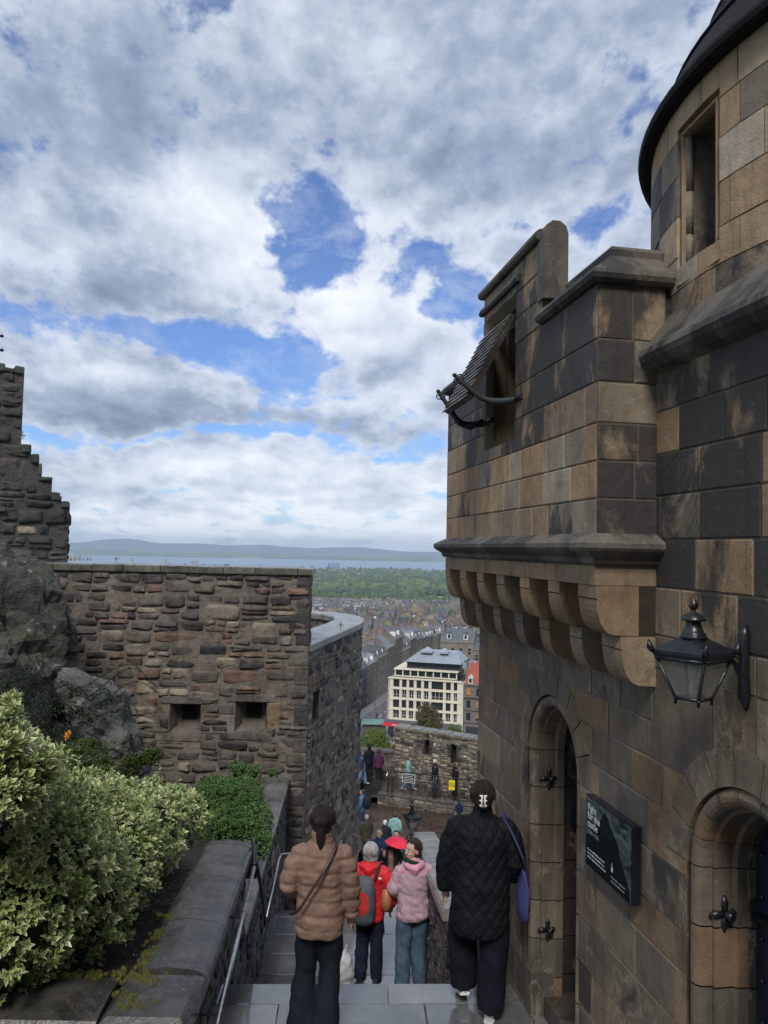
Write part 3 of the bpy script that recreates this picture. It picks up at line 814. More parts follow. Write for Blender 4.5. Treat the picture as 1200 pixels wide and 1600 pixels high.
for tier, (vt, h, nb, nt) in enumerate(((-.168, .26, .16, PJ), (-.43, .26, .0, .20))):
    for k in range(nc+1):
        u = lerp(UB0, UB1-.16, k/nc) + (0 if tier == 0 else -.0)
        w_ = .17 if k else .15
        c = pick(r_, (3, TAN), (2, GRY))
        if k == nc: u -= .06; w_ = .22
        corbel(u, u+w_, vt-.002*tier, h, nb, nt, c)
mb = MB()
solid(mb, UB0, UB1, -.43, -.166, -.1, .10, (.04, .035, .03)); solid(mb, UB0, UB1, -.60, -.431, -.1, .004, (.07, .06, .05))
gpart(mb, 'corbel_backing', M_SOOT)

# ---- propped shutter of the bay window with its iron brackets
M_TILE = stone_mat('shutter_scales', var=.6, soot=.3, lichen=.3, bd=.004, rough=.4)
mb = MB(); r_ = random.Random(15)
h0 = (PJ+.01, 1.66); h1 = (PJ+.315, 1.06); L = math.hypot(h1[0]-h0[0], h1[1]-h0[1]); dn, dv = (h1[0]-h0[0])/L, (h1[1]-h0[1])/L
def sh(u, s_, t): return wb(u, h0[1]+dv*s_+dn*t, h0[0]+dn*s_-dv*t)
su0, su1 = wu0-.0, wu1-.02
P8 = [sh(su0, 0, -.02), sh(su1, 0, -.02), sh(su1, L, -.02), sh(su0, L, -.02)]; P9 = [sh(su0, 0, .015), sh(su1, 0, .015), sh(su1, L, .015), sh(su0, L, .015)]
mb.loft([P8, P9], (.03, .025, .02), True, False)
nr = 15; ncol = 7
for i in range(nr):
    for k in range(ncol):
        a = su0+(su1-su0)*(k+.03)/ncol; b = su0+(su1-su0)*(k+.95)/ncol; s0 = L*i/nr; s1 = L*(i+1.35)/nr; s1 = min(s1, L+.012)
        j = r_.uniform(0, .004); c = (.10, .095, .085, r_.uniform(.35, .7))
        A = [sh(a, s0, .012+j), sh(b, s0, .012+j), sh(b, s1, .024+j), sh((a+b)/2, s1+.004, .024+j), sh(a, s1, .024+j)]
        B = [sh(a, s0, .018+j), sh(b, s0, .018+j), sh(b, s1, .032+j), sh((a+b)/2, s1+.004, .032+j), sh(a, s1, .032+j)]
        mb.loft([A, B], c, True, False)
shut = gpart(mb, 'window_shutter', M_TILE)
def scroll(c0, dirs, r0, turns, sgn=1, n=18):
    a_, b_ = dirs; pts = []
    for k in range(n+1):
        t = k/n; r1 = r0*(1-.75*t); a = sgn*2*math.pi*turns*t
        pts.append(c0+a_*(math.cos(a)*r1-r0)+b_*math.sin(a)*r1)
    return pts
def bracket(uw, ue, nend, vend, vw):
    mb = MB(); A0 = wb(uw, vw, PJ+.0); E = wb(ue, vend, PJ+nend)
    mid1 = wb(lerp(uw, ue, .25), vw-.02, PJ+.10); mid2 = wb(lerp(uw, ue, .6), vw-.005, PJ+.22); mid3 = wb(lerp(uw, ue, .85), lerp(vw, vend, .55), PJ+nend*.82)
    cs_ = [A0, mid1, mid2, mid3, E]; pts = []
    for k in range(len(cs_)-1):
        p0, p1, p2, p3 = cs_[max(k-1, 0)], cs_[k], cs_[k+1], cs_[min(k+2, len(cs_)-1)]
        for q in range(5):
            t = q/5; pts.append(.5*((2*p1)+(p2-p0)*t+(2*p0-5*p1+4*p2-p3)*t*t+(3*p1-p0-3*p2+p3)*t**3))
    pts.append(E); n = len(pts)
    mb.tube(pts, [(lerp(.016, .010, k/n), lerp(.030, .013, k/n) if k > 2 else .020) for k in range(n)], 8)
    mb.tube([A0-T*.0+N*.01, A0+T*.10+N*.006], [.022, .022], 8); mb.lathe([(.0, 0), (.03, .0), (.03, .012), (0, .014)], A0, 10, M=Matrix(((T.x, 0, N.x), (T.y, 0, N.y), (0, 1, 0))))
    dirE = (pts[-1]-pts[-3]).normalized(); upv = Vector((0, 0, 1)); sd2 = (upv-dirE*upv.dot(dirE)).normalized()
    mb.lathe([(.0, -.012), (.013, -.012), (.017, .0), (.013, .012), (0, .014)], E+dirE*.01, 6)
    mb.tube([E-dirE*.05-sd2*.02, E-dirE*.05+sd2*.02], .012, 6)
    mb.tube(scroll(E-dirE*.03+sd2*.012, (-sd2*-1, dirE), .028, 1.4), .0048, 5); mb.tube(scroll(E-dirE*.03-sd2*.012, (-sd2, dirE), .028, 1.4), .0048, 5)
    gpart(mb, 'iron_bracket', M_IRON2)
bracket(wu1+.06, wu1-.03, .42, 1.20, 1.05); bracket(wu0+.12, wu0+.02, .38, 1.215, .99)
mb = MB(); mb.tube([wb(wu0+.12, 1.0, PJ+.06), wb(wu0+.14, .93, PJ+.16), wb(wu0+.12, .96, PJ+.24), wb(wu0+.10, 1.04, PJ+.30)], [.012, .018, .018, .010], 8)
gpart(mb, 'iron_stay', M_IRON2)

# unseen block added behind the viewpoint to keep the sun off the steps
hb = thing('added_shade_block', (-2, -12, 0), "unseen tall stone block added behind the viewpoint to shade the steps", "shade block")
mb = MB(); ashlar(mb, 0, 22, [-2+.6*k for k in range(22)], lambda u, v, n: Vector((13-u, -10.5+n, v)), [], col_low, (.5, 1.1), seed=3); mb.box((-9, -20, -7), (13, -10.56, 10.6), (.12, .10, .08))
mb.build('wall', M_ASH, hb)
# ============================================================ STEPS, LANDINGS, COURTYARD
def struct(o): return tag(o, kind='structure')
SA = Vector((-.038, .9993, 0)); SC_ = Vector((.9993, .038, 0))
def st(c, s, z=0): return Vector((0, 6.19, 0))+SC_*c+SA*s+Vector((0, 0, z))
def slab_row(mb, s0, s1, z, joints, c0, c1, r_, th=.14, gap=.006):
    xs = [c0]+joints+[c1]
    for a, b in zip(xs[:-1], xs[1:]):
        k = r_.uniform(.75, 1.25); c = (.185*k, .187*k, .19*k); dz = r_.uniform(-.002, .002)
        q = [(a+gap/2, s0+gap/2), (b-gap/2, s0+gap/2), (b-gap/2, s1-gap/2), (a+gap/2, s1-gap/2)]
        ins = .006
        q2 = [(a+gap/2+ins, s0+gap/2+ins), (b-gap/2-ins, s0+gap/2+ins), (b-gap/2-ins, s1-gap/2-ins), (a+gap/2+ins, s1-gap/2-ins)]
        mb.loft([[st(x, y, z-th) for x, y in q], [st(x, y, z+dz-.004) for x, y in q], [st(x, y, z+dz) for x, y in q2]], c, True, False)
r_ = random.Random(40)
mb = MB(); ZL = -3.40
slab_row(mb, -.27, 0, ZL, [-.62-.55, .10, .98], -1.9, 1.9, r_)
slab_row(mb, -.27-.62, -.27, ZL, [-.72, .37, 1.15], -1.9, 1.9, r_)
s = -.89
while s > -3.3:
    slab_row(mb, s-.7, s, ZL, [r_.uniform(-1.2, -.6), r_.uniform(-.1, .4), r_.uniform(.9, 1.3)], -1.9, 1.9, r_); s -= .7
mb.poly([st(-3.5, -3.8, ZL-.05), st(2., -3.8, ZL-.05), st(2., 0, ZL-.05), st(-3.5, 0, ZL-.05)], (.02, .02, .02))
struct(mb.build('upper_landing', M_SLAB))
mb = MB()
for k in range(12):     # flight behind/below the camera, up to where it stands
    slab_row(mb, s-.30*(k+1), s-.30*k, ZL+.15*(k+1), [r_.uniform(-.6, .6)], -1.5, 1.9, r_, .2)
z = ZL; s_ = 0.
struct(mb.build('upper_steps', M_SLAB))
mb = MB()
for k in range(10):     # flight going down
    z -= .15; slab_row(mb, s_, s_+.272, z, [r_.uniform(-.7, -.2), r_.uniform(.1, .5)], -1.9, 1.3, r_, .18); s_ += .272
struct(mb.build('middle_steps', M_SLAB))
mb = MB(); z = -5.06
e = s_+2.0
k = 0
while s_ < e-.01:
    n_ = min(s_+.48, e); slab_row(mb, s_, n_, z, [r_.uniform(-.8, -.4), r_.uniform(-.1, .4)], -1.9, 1.3, r_); s_ = n_
mb.poly([st(-1.9, s_-2, z-.05), st(1.3, s_-2, z-.05), st(1.3, s_, z-.05), st(-1.9, s_, z-.05)], (.02, .02, .02))
struct(mb.build('lower_landing', M_SLAB))
mb = MB(); nst = 55; run = (30.2-6.19-s_)/nst; rise = (13.3-5.06)/nst
for k in range(nst):
    z -= rise; slab_row(mb, s_, s_+run, z, [r_.uniform(-.8, 0), r_.uniform(.6, 1.5), r_.uniform(1.8, 2.6)], -2.2, 3.6, r_, .3); s_ += run
struct(mb.build('lower_steps', M_SLAB))
# courtyard: brown wet setts
ZC = -13.3
def sett_f(n, b):
    p = objc(n); br = n.node('ShaderNodeTexBrick'); n.l.new(p, br.inputs['Vector'])
    br.inputs['Color1'].default_value = (.062, .040, .028, 1); br.inputs['Color2'].default_value = (.030, .023, .020, 1); br.inputs['Mortar'].default_value = (.012, .010, .009, 1)
    br.inputs['Scale'].default_value = 1; br.inputs['Brick Width'].default_value = .75; br.inputs['Row Height'].default_value = .42; br.inputs['Mortar Size'].default_value = .02
    n1 = n.noise(p, .8, 5, .6); n2 = n.noise(p, 6, 4, .6)
    c = n.mix(n.mr(n2, .3, .7, 0, .8), br.outputs[0], n.mix(1., br.outputs[0], (1.6, 1.3, 1.1), 'MULTIPLY'))
    n.l.new(c, b.inputs['Base Color']); n.l.new(n.mr(n1, .40, .58, .50, .20, True), b.inputs['Roughness'])
    bump(n, b, n.m('ADD', br.outputs['Fac'], n.m('MULTIPLY', n2, -.8)), -.012)
M_SETT = mat('wet_brown_setts', sett_f)
mb = MB(); mb.box((-14, 30.2, ZC-.4), (14, 47, ZC)); struct(mb.build('courtyard', M_SETT))

# ============================================================ RUBBLE WALLS
RG = [(.105,.092,.078), (.085,.077,.068), (.13,.112,.094), (.075,.069,.063), (.11,.10,.09)]
RB = [(.17,.105,.07), (.15,.10,.075), (.14,.085,.07)]
RD = [(.045,.042,.042), (.055,.05,.048), (.035,.034,.036)]
RL = [(.24,.20,.15), (.20,.175,.14), (.27,.225,.16)]
def rub_front(u, v, r_):
    if u < 2.6: return pick(r_, (4, RD), (4, RG), (.4, RB))     # left part painted darker, for a face shaded differently
    if v > -1.0: return pick(r_, (5, RG), (1.6, RB), (1.2, RD), (.9, RL))
    if v < -2.9: return pick(r_, (6, RG), (2, RD), (.4, RL))
    return pick(r_, (5, RG), (1.7, RB), (1.0, RD), (1.7, RL))
BYF = 13.0; BXR = -1.22; BXL = -7.2
bast = thing('rubble_bastion', (-3.5, BYF+2, -7), "rubble stone bastion with two square gun loops and flat capstones, left of the steps", "bastion")
def bpart(mb, name, m_, parent=None):
    o = mb.build(name, m_, parent or bast)
    if parent is not None: o.location = (0, 0, 0)
    return o
def fb_(u, v, n=0.): return Vector((BXL+u, BYF-n, v))
def ux(px, d=BYF): return (px-600)/1200*d-BXL
def zy(px, py, d=BYF): return -((py-(858+(px-600)*.021))/1200)*d
L1 = (ux(276), ux(324), zy(300, 1142), zy(300, 1097)); L2 = (ux(377), ux(426), zy(400, 1140), zy(400, 1094))
mb = MB()
# lintels, sills and jamb blocks round the loops, then rubble round those
big = []; r_ = random.Random(5)
rubble(mb, 0, ux(487), -7.6, -.47, fb_, rub_front, (.40, .155), .010, .040, [ (L1[0]-.0, L1[1]+.0, L1[2]-.12, L1[3]+.12), (L2[0], L2[1], L2[2]-.12, L2[3]+.12)], seed=77)
def bstone(a, b, c_, d_, c, n0=.0, n1=.035):
    lo, hi = fb_(a, c_, n1), fb_(b, d_, n0-.1); mb.box((lo.x, lo.y, lo.z), (hi.x, hi.y, hi.z), c, None, .018)
for L in (L1, L2):
    bstone(L[0]-.14, L[1]+.14, L[3]+.004, L[3]+.13, r_.choice(RG)); bstone(L[0]-.10, L[1]+.10, L[2]-.125, L[2]-.004, r_.choice(RG))
bstone(L1[1]+.008, L2[0]-.008, L1[2]+.01, L1[3]-.16, RL[1], 0, .03); bstone(L1[1]+.03, L2[0]-.03, L1[3]-.15, L1[3], RG[0], 0, .03)
bstone(L1[0]-.42, L1[0]-.01, L1[2]+.02, L1[2]+.32, RG[2]); bstone(L2[1]+.02, L2[1]+.22, L2[2]-.0, L2[3], (.2, .14, .08))
# big quoins at the right corner
zq = -.47; k = 0
while zq > -7.4:
    h_ = r_.uniform(.20, .34); wq = .34 if k % 2 else .22
    lo = Vector((BXR-wq, BYF-.03, zq-h_+.008)); hi = Vector((BXR+.012, BYF+(.24 if k % 2 else .36), zq-.004)); mb.box(lo, hi, pick(r_, (4, RD), (4, RG)), None, .02); zq -= h_; k += 1
bpart(mb, 'front_wall', M_RUB)
for L in (L1, L2):
    mb = MB(); sp = .07
    def lp(e, n): return [fb_(L[0]+e, L[2]+e*1.2, n), fb_(L[1]-e, L[2]+e*1.2, n), fb_(L[1]-e, L[3]-e*.4, n), fb_(L[0]+e, L[3]-e*.4, n)]
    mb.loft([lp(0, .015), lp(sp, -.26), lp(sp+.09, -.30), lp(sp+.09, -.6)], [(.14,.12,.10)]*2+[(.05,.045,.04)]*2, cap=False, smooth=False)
    bpart(mb, 'gun_loop', M_RUB); mb = MB(); mb.poly(lp(sp+.02, -.29)); bpart(mb, 'loop_shade_sheet', M_DARK)  # near-black sheet painted as the shaded inside of the loop
# capstones
mb = MB(); x = BXL; r_ = random.Random(9)
while x < BXR-.01:
    b = min(x+r_.uniform(.45, .75), BXR+.03); b = BXR+.03 if BXR-b < .2 else b
    k = r_.uniform(.8, 1.2); mb.box((x+.003, BYF-.07, -.47+r_.uniform(0, .004)), (b-.003, BYF+.75, -.35+r_.uniform(-.006, .006)), (.115*k, .11*k, .09*k), None, .014); x = b
bpart(mb, 'capstone', M_COPE)
# curved flank
def catmull(pts, n=8):
    out = []
    P_ = [Vector(p) for p in pts]
    for k in range(len(P_)-1):
        p0, p1, p2, p3 = P_[max(k-1, 0)], P_[k], P_[k+1], P_[min(k+2, len(P_)-1)]
        for q in range(n):
            t = q/n; out.append(.5*((2*p1)+(p2-p0)*t+(2*p0-5*p1+4*p2-p3)*t*t+(3*p1-p0-3*p2+p3)*t**3))
    out.append(P_[-1]); return out
path = catmull([(-1.24, 13.02, 0), (-.92, 14.7, 0), (-.62, 16.3, 0), (-.47, 17.5, 0), (-.60, 18.5, 0), (-1.15, 19.4, 0), (-2.1, 19.9, 0), (-3.4, 20.1, 0), (-5.2, 20.0, 0)], 10)
acc = [0]
for a, b in zip(path[:-1], path[1:]): acc.append(acc[-1]+(b-a).length)
def along(u):
    u = max(0, min(u, acc[-1]-1e-5))
    for k in range(len(acc)-1):
        if acc[k+1] >= u: break
    t = (u-acc[k])/(acc[k+1]-acc[k]); p = path[k].lerp(path[k+1], t)
    t0 = (path[min(k+1, len(path)-1)]-path[k]).normalized(); return p, Vector((t0.y, -t0.x, 0))
def fk(u, v, n=0.):
    p, nn = along(u); return p+nn*n+Vector((0, 0, v))
def rub_side(u, v, r_): return pick(r_, (5, [(.135,.118,.098), (.115,.10,.085), (.15,.13,.108)]), (2, RD), (.9, RL), (.4, RB))
ZP = -1.62
mb = MB()
sl = (.35, .75, zy(490, 1125, 13.5), zy(490, 1078, 13.5))
rubble(mb, .02, acc[-1], -13.4, ZP-.13, fk, rub_side, (.36, .15), .010, .040, [sl], seed=5, step=.25)
bpart(mb, 'curved_wall', M_RUB)
mb = MB()
def lp(e, n): return [fk(sl[0]+e, sl[2]+e, n), fk(sl[1]-e, sl[2]+e, n), fk(sl[1]-e, sl[3]-e, n), fk(sl[0]+e, sl[3]-e, n)]
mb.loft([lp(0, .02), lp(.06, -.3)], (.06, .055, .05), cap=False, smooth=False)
bpart(mb, 'gun_loop', M_RUB); mb = MB(); mb.poly(lp(.055, -.22)); bpart(mb, 'loop_shade_sheet', M_DARK)  # dark sheet stands for the shade within this loop
mb = MB(); u = 0.0; r_ = random.Random(10)
while u < acc[-1]-.1:
    b = min(u+r_.uniform(.55, .8), acc[-1]); k = r_.uniform(.85, 1.2); c = (.20*k, .20*k, .195*k)
    ns = 3; R_ = []
    for q in range(ns+1):
        uu = lerp(u+.004, b-.004, q/ns)
        R_.append([fk(uu, ZP-.125, .07), fk(uu, ZP-.02, .075), fk(uu, ZP, .06), fk(uu, ZP+.01, -.60), fk(uu, ZP-.02, -.62), fk(uu, ZP-.125, -.62)])
    mb.loft(R_, c, True, False); u = b
bpart(mb, 'parapet_coping', M_COPE)
mb = MB(); rubble(mb, .6, acc[-1], -2.9, ZP-.13, lambda u, v, n: fk(u, v, -.55-n), rub_side, (.3, .16), .012, .02, [], seed=6, step=.25)
bpart(mb, 'inner_parapet_face', M_RUB)
mb = MB(); mb.poly([fk(u, -2.8, -.3) for u in [acc[-1]*k/30 for k in range(31)]]+[Vector((-5.2, 13.3, -2.8)), Vector((-1.5, 13.3, -2.8))], (.06, .055, .05))
mb.box((BXL, BYF+.64, -7.5), (BXR-.05, BYF+.74, -.475), (.05, .045, .04))
bpart(mb, 'wall_walk', M_COPE)

# high ruined wall at the far left, stepped top
hw = thing('high_ruined_wall', (-8, 17.5, -2), "dark high rubble wall with a ragged stepped top at the left edge", "ruined wall")
mb = MB(); r_ = random.Random(31)
def fh(u, v, n=0.): return Vector((-12.+u, 14.2+(u)*.62, v))+Vector((.527, -.85, 0))*n
U1 = 5.02
def colh(u, v, q): return pick(q, (5, RD), (2.5, [(.062,.057,.052), (.075,.068,.06)]), (.15, RL))
tops = [(5.02-.22, 5.02, 1.22), (4.6, 4.80, 1.34), (4.36, 4.6, 1.62), (4.1, 4.36, 1.68), (3.86, 4.1, 1.98), (3.65, 3.86, 2.2), (3.45, 3.65, 2.42), (3.3, 3.45, 2.5)]
def ztop(px, py, u): 
    d = 14.2+u*.62; return zy(px, py, d)
def u_of(px):
    # x = -12+u ; d = 14.2+.62u ; x/d = (px-600)/1200
    k = (px-600)/1200; return (12+k*14.2)/(1-.62*k)
segs = [(-330, -200, 500), (-200, -60, 545), (-60, 28, 570), (28, 44, 700), (44, 57, 716), (57, 62, 735), (62, 79, 745), (79, 95, 775), (95, 107, 786)]
hol = []; tops_ = []
for a, b, t in segs:
    ua, ub = u_of(a), u_of(b); zt = ztop((a+b)/2, t, (ua+ub)/2); tops_.append((ua, ub, zt)); hol.append((ua, ub, zt, 8.2))
rubble(mb, tops_[0][0], tops_[-1][1], -1.2, 8.2, fh, colh, (.36, .24), .012, .06, hol, seed=61, mort=(.07, .063, .055))
for ua, ub, zt in tops_:
    q_ = [fh(ua+.01, zt-.04, 0), fh(ub-.005, zt-.04, 0), fh(ub-.005, zt-.04, -.8), fh(ua+.01, zt-.04, -.8)]
    mb.loft([[p-Vector((0, 0, zt+1.2)) for p in q_], q_], (.06, .055, .05), True, False)
    u = ua
    while u < ub-.02:
        b_ = min(u+r_.uniform(.14, .3), ub); k = r_.uniform(.7, 1.2)
        M_ = Matrix.Translation(fh((u+b_)/2, zt, -.2)) @ Matrix.Rotation(math.atan2(.62, 1), 4, 'Z') @ Matrix.Rotation(r_.uniform(-.12, .12), 4, 'Y')
        mb.box((-(b_-u)/2/.85, -.26-.05*r_.random(), -.10), ((b_-u)/2/.85, .4, r_.uniform(-.04, .16)), (.07*k, .078*k, .066*k), M_, .03); u = b_
ue = u_of(107)
rubble(mb, 0, .8, -1.2, ztop(107, 786, ue), lambda u, v, n: fh(ue, v, -u)+Vector((.85, .53, 0))*n, colh, (.24, .17), .012, .05, [], seed=8)
mb.build('wall_face', M_RUB, hw)

# low garden parapets on the left of the steps
plw = thing('planter_wall', (-1.4, 6, -3.4), "low rubble wall with broad wet rounded coping edging the hedge bed", "planter wall")
ZK = -2.68
XK = -1.10
def xk(y): return XK-.030*(y-4.6)
mb = MB()
rubble(mb, 0, 2.85, -5.4, ZK-.13, lambda u, v, n: Vector((xk(4.6+u)-.06+n, 4.6+u, v)), colh, (.22, .13), .012, .02, [], seed=91)
rubble(mb, 0, 4.2, ZL-.2, ZK-.13, lambda u, v, n: Vector((-5.3+u+.04, 4.62-n, v)), colh, (.22, .13), .012, .02, [], seed=92)
mb.box((-5.2, 4.65, -5.), (-1.25, 5.0, ZK-.14), (.04, .04, .04)); mb.box((-1.6, 5.0, -6.), (-1.26, 7.42, ZK-.14), (.04, .04, .04))
mb.build('rubble_face', M_RUB, plw)
def cope_sec(w_, h_=.13, ov=.05):
    pr = [(ov, -h_), (ov+.005, -.045), (ov-.02, -.018), (ov-.07, 0), (-w_*.5, .018), (-w_+.06, .0), (-w_+.02, -.02), (-w_, -.05), (-w_, -h_)]
    return pr
mb = MB(); r_ = random.Random(17); y = 4.95
def cs(y, c=0): return [Vector((xk(y)+a, y, ZK+b)) for a, b in cope_sec(.40)]
ys = [4.98, 5.62, 6.35, 7.02]
for a, b in zip(ys[:-1], ys[1:]):
    k = r_.uniform(.85, 1.15); n_ = 4
    mb.loft([cs(lerp(a+.004, b-.004, q/n_)) for q in range(n_+1)], (.052*k, .053*k, .053*k, .25), True, False)
# far end: rounded stone dropping down the flight
rings = []
for q in range(8):
    t = q/7; yy = 7.03+.42*math.sin(t*math.pi/2); dz = .34*(1-math.cos(t*math.pi/2))
    rings.append([Vector((xk(yy)+a, yy, ZK+b-dz)) for a, b in cope_sec(.40)])
mb.loft(rings, (.052, .053, .053, .25), True, False)
# corner and front run
def cf(x, y0=4.52): return [Vector((x, y0-a, ZK+b-.01)) for a, b in cope_sec(.44)]
k0 = [Vector((xk(4.9)+.05, 4.46, ZK-.14)), Vector((xk(4.9)+.05, 4.975, ZK-.14)), Vector((-1.56, 4.975, ZK-.14)), Vector((-1.56, 4.46, ZK-.14))]
k1 = [p+Vector((0, 0, .10)) for p in k0]; cen = Vector((-1.3, 4.72, ZK-.0))
k2 = [p.lerp(Vector((cen.x, cen.y, p.z)), .16)+Vector((0, 0, .135)) for p in k0]
mb.loft([k0, k1, k2], (.05, .05, .047, .3), True, False)
xs = [-1.565, -2.25, -3.1, -3.9, -5.2]
for a, b in zip(xs[:-1], xs[1:]):
    k = r_.uniform(.8, 1.2); mb.loft([cf(lerp(a-.004, b+.004, q/4)) for q in range(5)], (.055*k, .053*k, .048*k, .3), True, False)
mb.build('coping', M_COPE, plw)
# moss cushions on the coping's inner side
mb = MB(); r_ = random.Random(2)
for q in range(900):
    if q < 620: x, y = r_.gauss(-1.44, .055), r_.uniform(4.55, 5.75)
    else: x, y = r_.uniform(-2.6, -1.4), r_.gauss(4.93, .03)
    if noise.noise(Vector((x*7, y*7, 3))) < -.12: continue
    rr_ = r_.uniform(.006, .022); c = Vector((x, y, ZK-.012))
    mb.lathe([(rr_, -.01), (rr_*.95, rr_*.2), (rr_*.6, rr_*.7), (.001, rr_*.85)], c, 6, rot=r_.random()*3)
tag(mb.build('moss', M_MOSS), kind='stuff', label="golden green moss cushions on the planter coping", cat="moss")

lw = thing('lower_side_wall', (-1.5, 9, -5), "low rubble wall with narrow wet coping beside the lower landing, under the ivy", "low wall")
mb = MB()
def xl(y): return -1.33-.035*(y-7.4)
rubble(mb, 0, 5.7, -7.8, -3.93, lambda u, v, n: Vector((xl(7.4+u)+n, 7.4+u, v)), colh, (.24, .13), .012, .025, [], seed=191)
mb.build('rubble_face', M_RUB, lw)
mb = MB(); r_ = random.Random(18); y = 7.46
while y < 12.9:
    b = min(y+.7, 12.98); k = r_.uniform(.85, 1.15); mb.loft([[Vector((xl(q)+a, q, -3.8+b_)) for a, b_ in cope_sec(.30)] for q in (y+.003, b-.003)], (.13*k, .13*k, .125*k), True, False); y = b
mb.build('coping', M_COPE, lw)

# right parapet descending from the gatehouse corner
rp = thing('stair_parapet', (.8, 9.5, -5), "sloping rubble parapet with pale wet coping right of the lower steps", "parapet")
def xr(y): return .665-.016*(y-7.2)
def zr(y): return -3.27-.225*(y-7.2)
mb = MB()
rubble(mb, 0, 5.0, -8.2, 0, lambda u, v, n: Vector((xr(7.18+u)-n, 7.18+u, v+zr(7.18+u)-.0+.0-.12)), colh, (.24, .12), .012, .022, [], seed=291)
mb.box((.72, 7.2, -9), (1.0, 12.1, -5.2), (.04, .04, .04)); mb.box((.98, 7.22, -9), (4., 12.15, -4.55), (.10, .10, .09))
rubble(mb, 0, .8, -8.2, 0, lambda u, v, n: Vector((xr(12.18)+u, 12.18+n, v+zr(12.18)-.12)), colh, (.24, .12), .012, .022, [], seed=292)
mb.build('rubble_face', M_RUB, rp)
mb = MB(); y = 7.2; r_ = random.Random(19)
while y < 12.15:
    b = min(y+.72, 12.22); k = r_.uniform(.9, 1.15)
    mb.loft([[Vector((xr(q)-a, q, zr(q)+b_)) for a, b_ in [(.05, -.12), (.055, -.04), (.03, -.01), (-.02, 0), (-.30, 0.01), (-.33, -.03), (-.33, -.12)]] for q in (y+.003, b-.003)], (.20*k, .20*k, .185*k), True, False); y = b
mb.build('coping', M_COPE, rp)

# far terrace, outer wall
tw0, tw1 = Vector((-6, 43.6, 0)), Vector((9.5, 38.2, 0))
mb = MB()
te = [Vector((.0, 40.85, 0)), Vector((9, 37.7, 0)), Vector((10, 44, 0)), Vector((-.2, 45.5, 0))]
mb.loft([[p+Vector((0, 0, ZC-.1)) for p in te], [p+Vector((0, 0, -12.72)) for p in te]], (.05, .045, .04), True, False)
for k in range(3):
    a = Vector((-.02-.35*(3-k)-.0, 40.95, 0)); P8 = [a, Vector((.0, 40.95, 0)), Vector((-.2, 45.4, 0)), a+Vector((-.2, 4.5, 0))]
    mb.loft([[p+Vector((0, 0, ZC)) for p in P8], [p+Vector((0, 0, ZC+.145*(k+1))) for p in P8]], (.045, .04, .036), True, False)
te2 = [Vector((-14, 42.3, 0)), Vector((-1.1, 42.0, 0)), Vector((-.2, 45.5, 0)), Vector((-14, 46, 0))]
mb.loft([[p+Vector((0, 0, ZC-.1)) for p in te2], [p+Vector((0, 0, -12.75)) for p in te2]], (.05, .045, .04), True, False)
struct(mb.build('terrace', M_SLAB))
kb = thing('terrace_retaining_wall', (4, 39.3, ZC), "low stone retaining wall in front of the railed terrace", "retaining wall")
mb = MB(); a, b = Vector((.0, 40.82, 0)), Vector((9, 37.67, 0)); dd = (b-a).normalized(); nn = Vector((dd.y, -dd.x, 0))
rubble(mb, 0, (b-a).length, ZC, -12.78, lambda u, v, n: a+dd*u+nn*(.05+n)+Vector((0, 0, v)), lambda u, v, q: pick(q, (3, RG), (2, RL), (1, RD)), (.5, .2), .02, .03, [], seed=12)
mb.build('wall_face', M_RUB, kb)
mb = MB(); u = 0
while u < (b-a).length-.1:
    c_ = a+dd*(u+.45)+Vector((0, 0, -12.72)); mb.box((-.445, -.12, -.06), (.445, .25, .03), (.11, .10, .085), Matrix.Translation(c_) @ Matrix.Rotation(math.atan2(dd.y, dd.x), 4, 'Z'), .02); u += .9
mb.build('kerb_stone', M_COPE, kb)
ow = thing('outer_rampart', (3, 42, -12.7), "pale rubble rampart with two dark cross loops behind the railed terrace", "rampart")
a, b = Vector((.88, 43.05, 0)), Vector((8.5, 38.6, 0)); dd = (b-a).normalized(); nn = Vector((dd.y, -dd.x, 0)); OT = -9.78
def fo(u, v, n=0.): return a+dd*u+nn*n+Vector((0, 0, v))
def colo(u, v, q): return pick(q, (4, [(.30,.255,.19), (.26,.22,.16), (.33,.28,.21)]), (3, RG), (.8, RD))
def uo(px):
    k = (px-600)/1200; return (k*a.y-a.x)/(dd.x-k*dd.y)
lo1 = (uo(669.5), uo(679.5)); lo2 = (uo(709), uo(722))
hl = [(lo1[0]+.06, lo1[1]-.06, -11.0, -10.25), (lo2[0]+.08, lo2[1]-.08, -11.25, -10.25)]
mb = MB(); rubble(mb, 0, (b-a).length, -12.75, OT-.14, fo, colo, (.34, .14), .02, .05, hl, seed=44)
a2 = a+Vector((0, .03, 0)); rubble(mb, 0, .75, -14, OT-.14, lambda u, v, n: a2+Vector((-n, u, v)), colo, (.34, .14), .02, .05, [], seed=45)
mb.build('wall_face', M_RUB, ow)
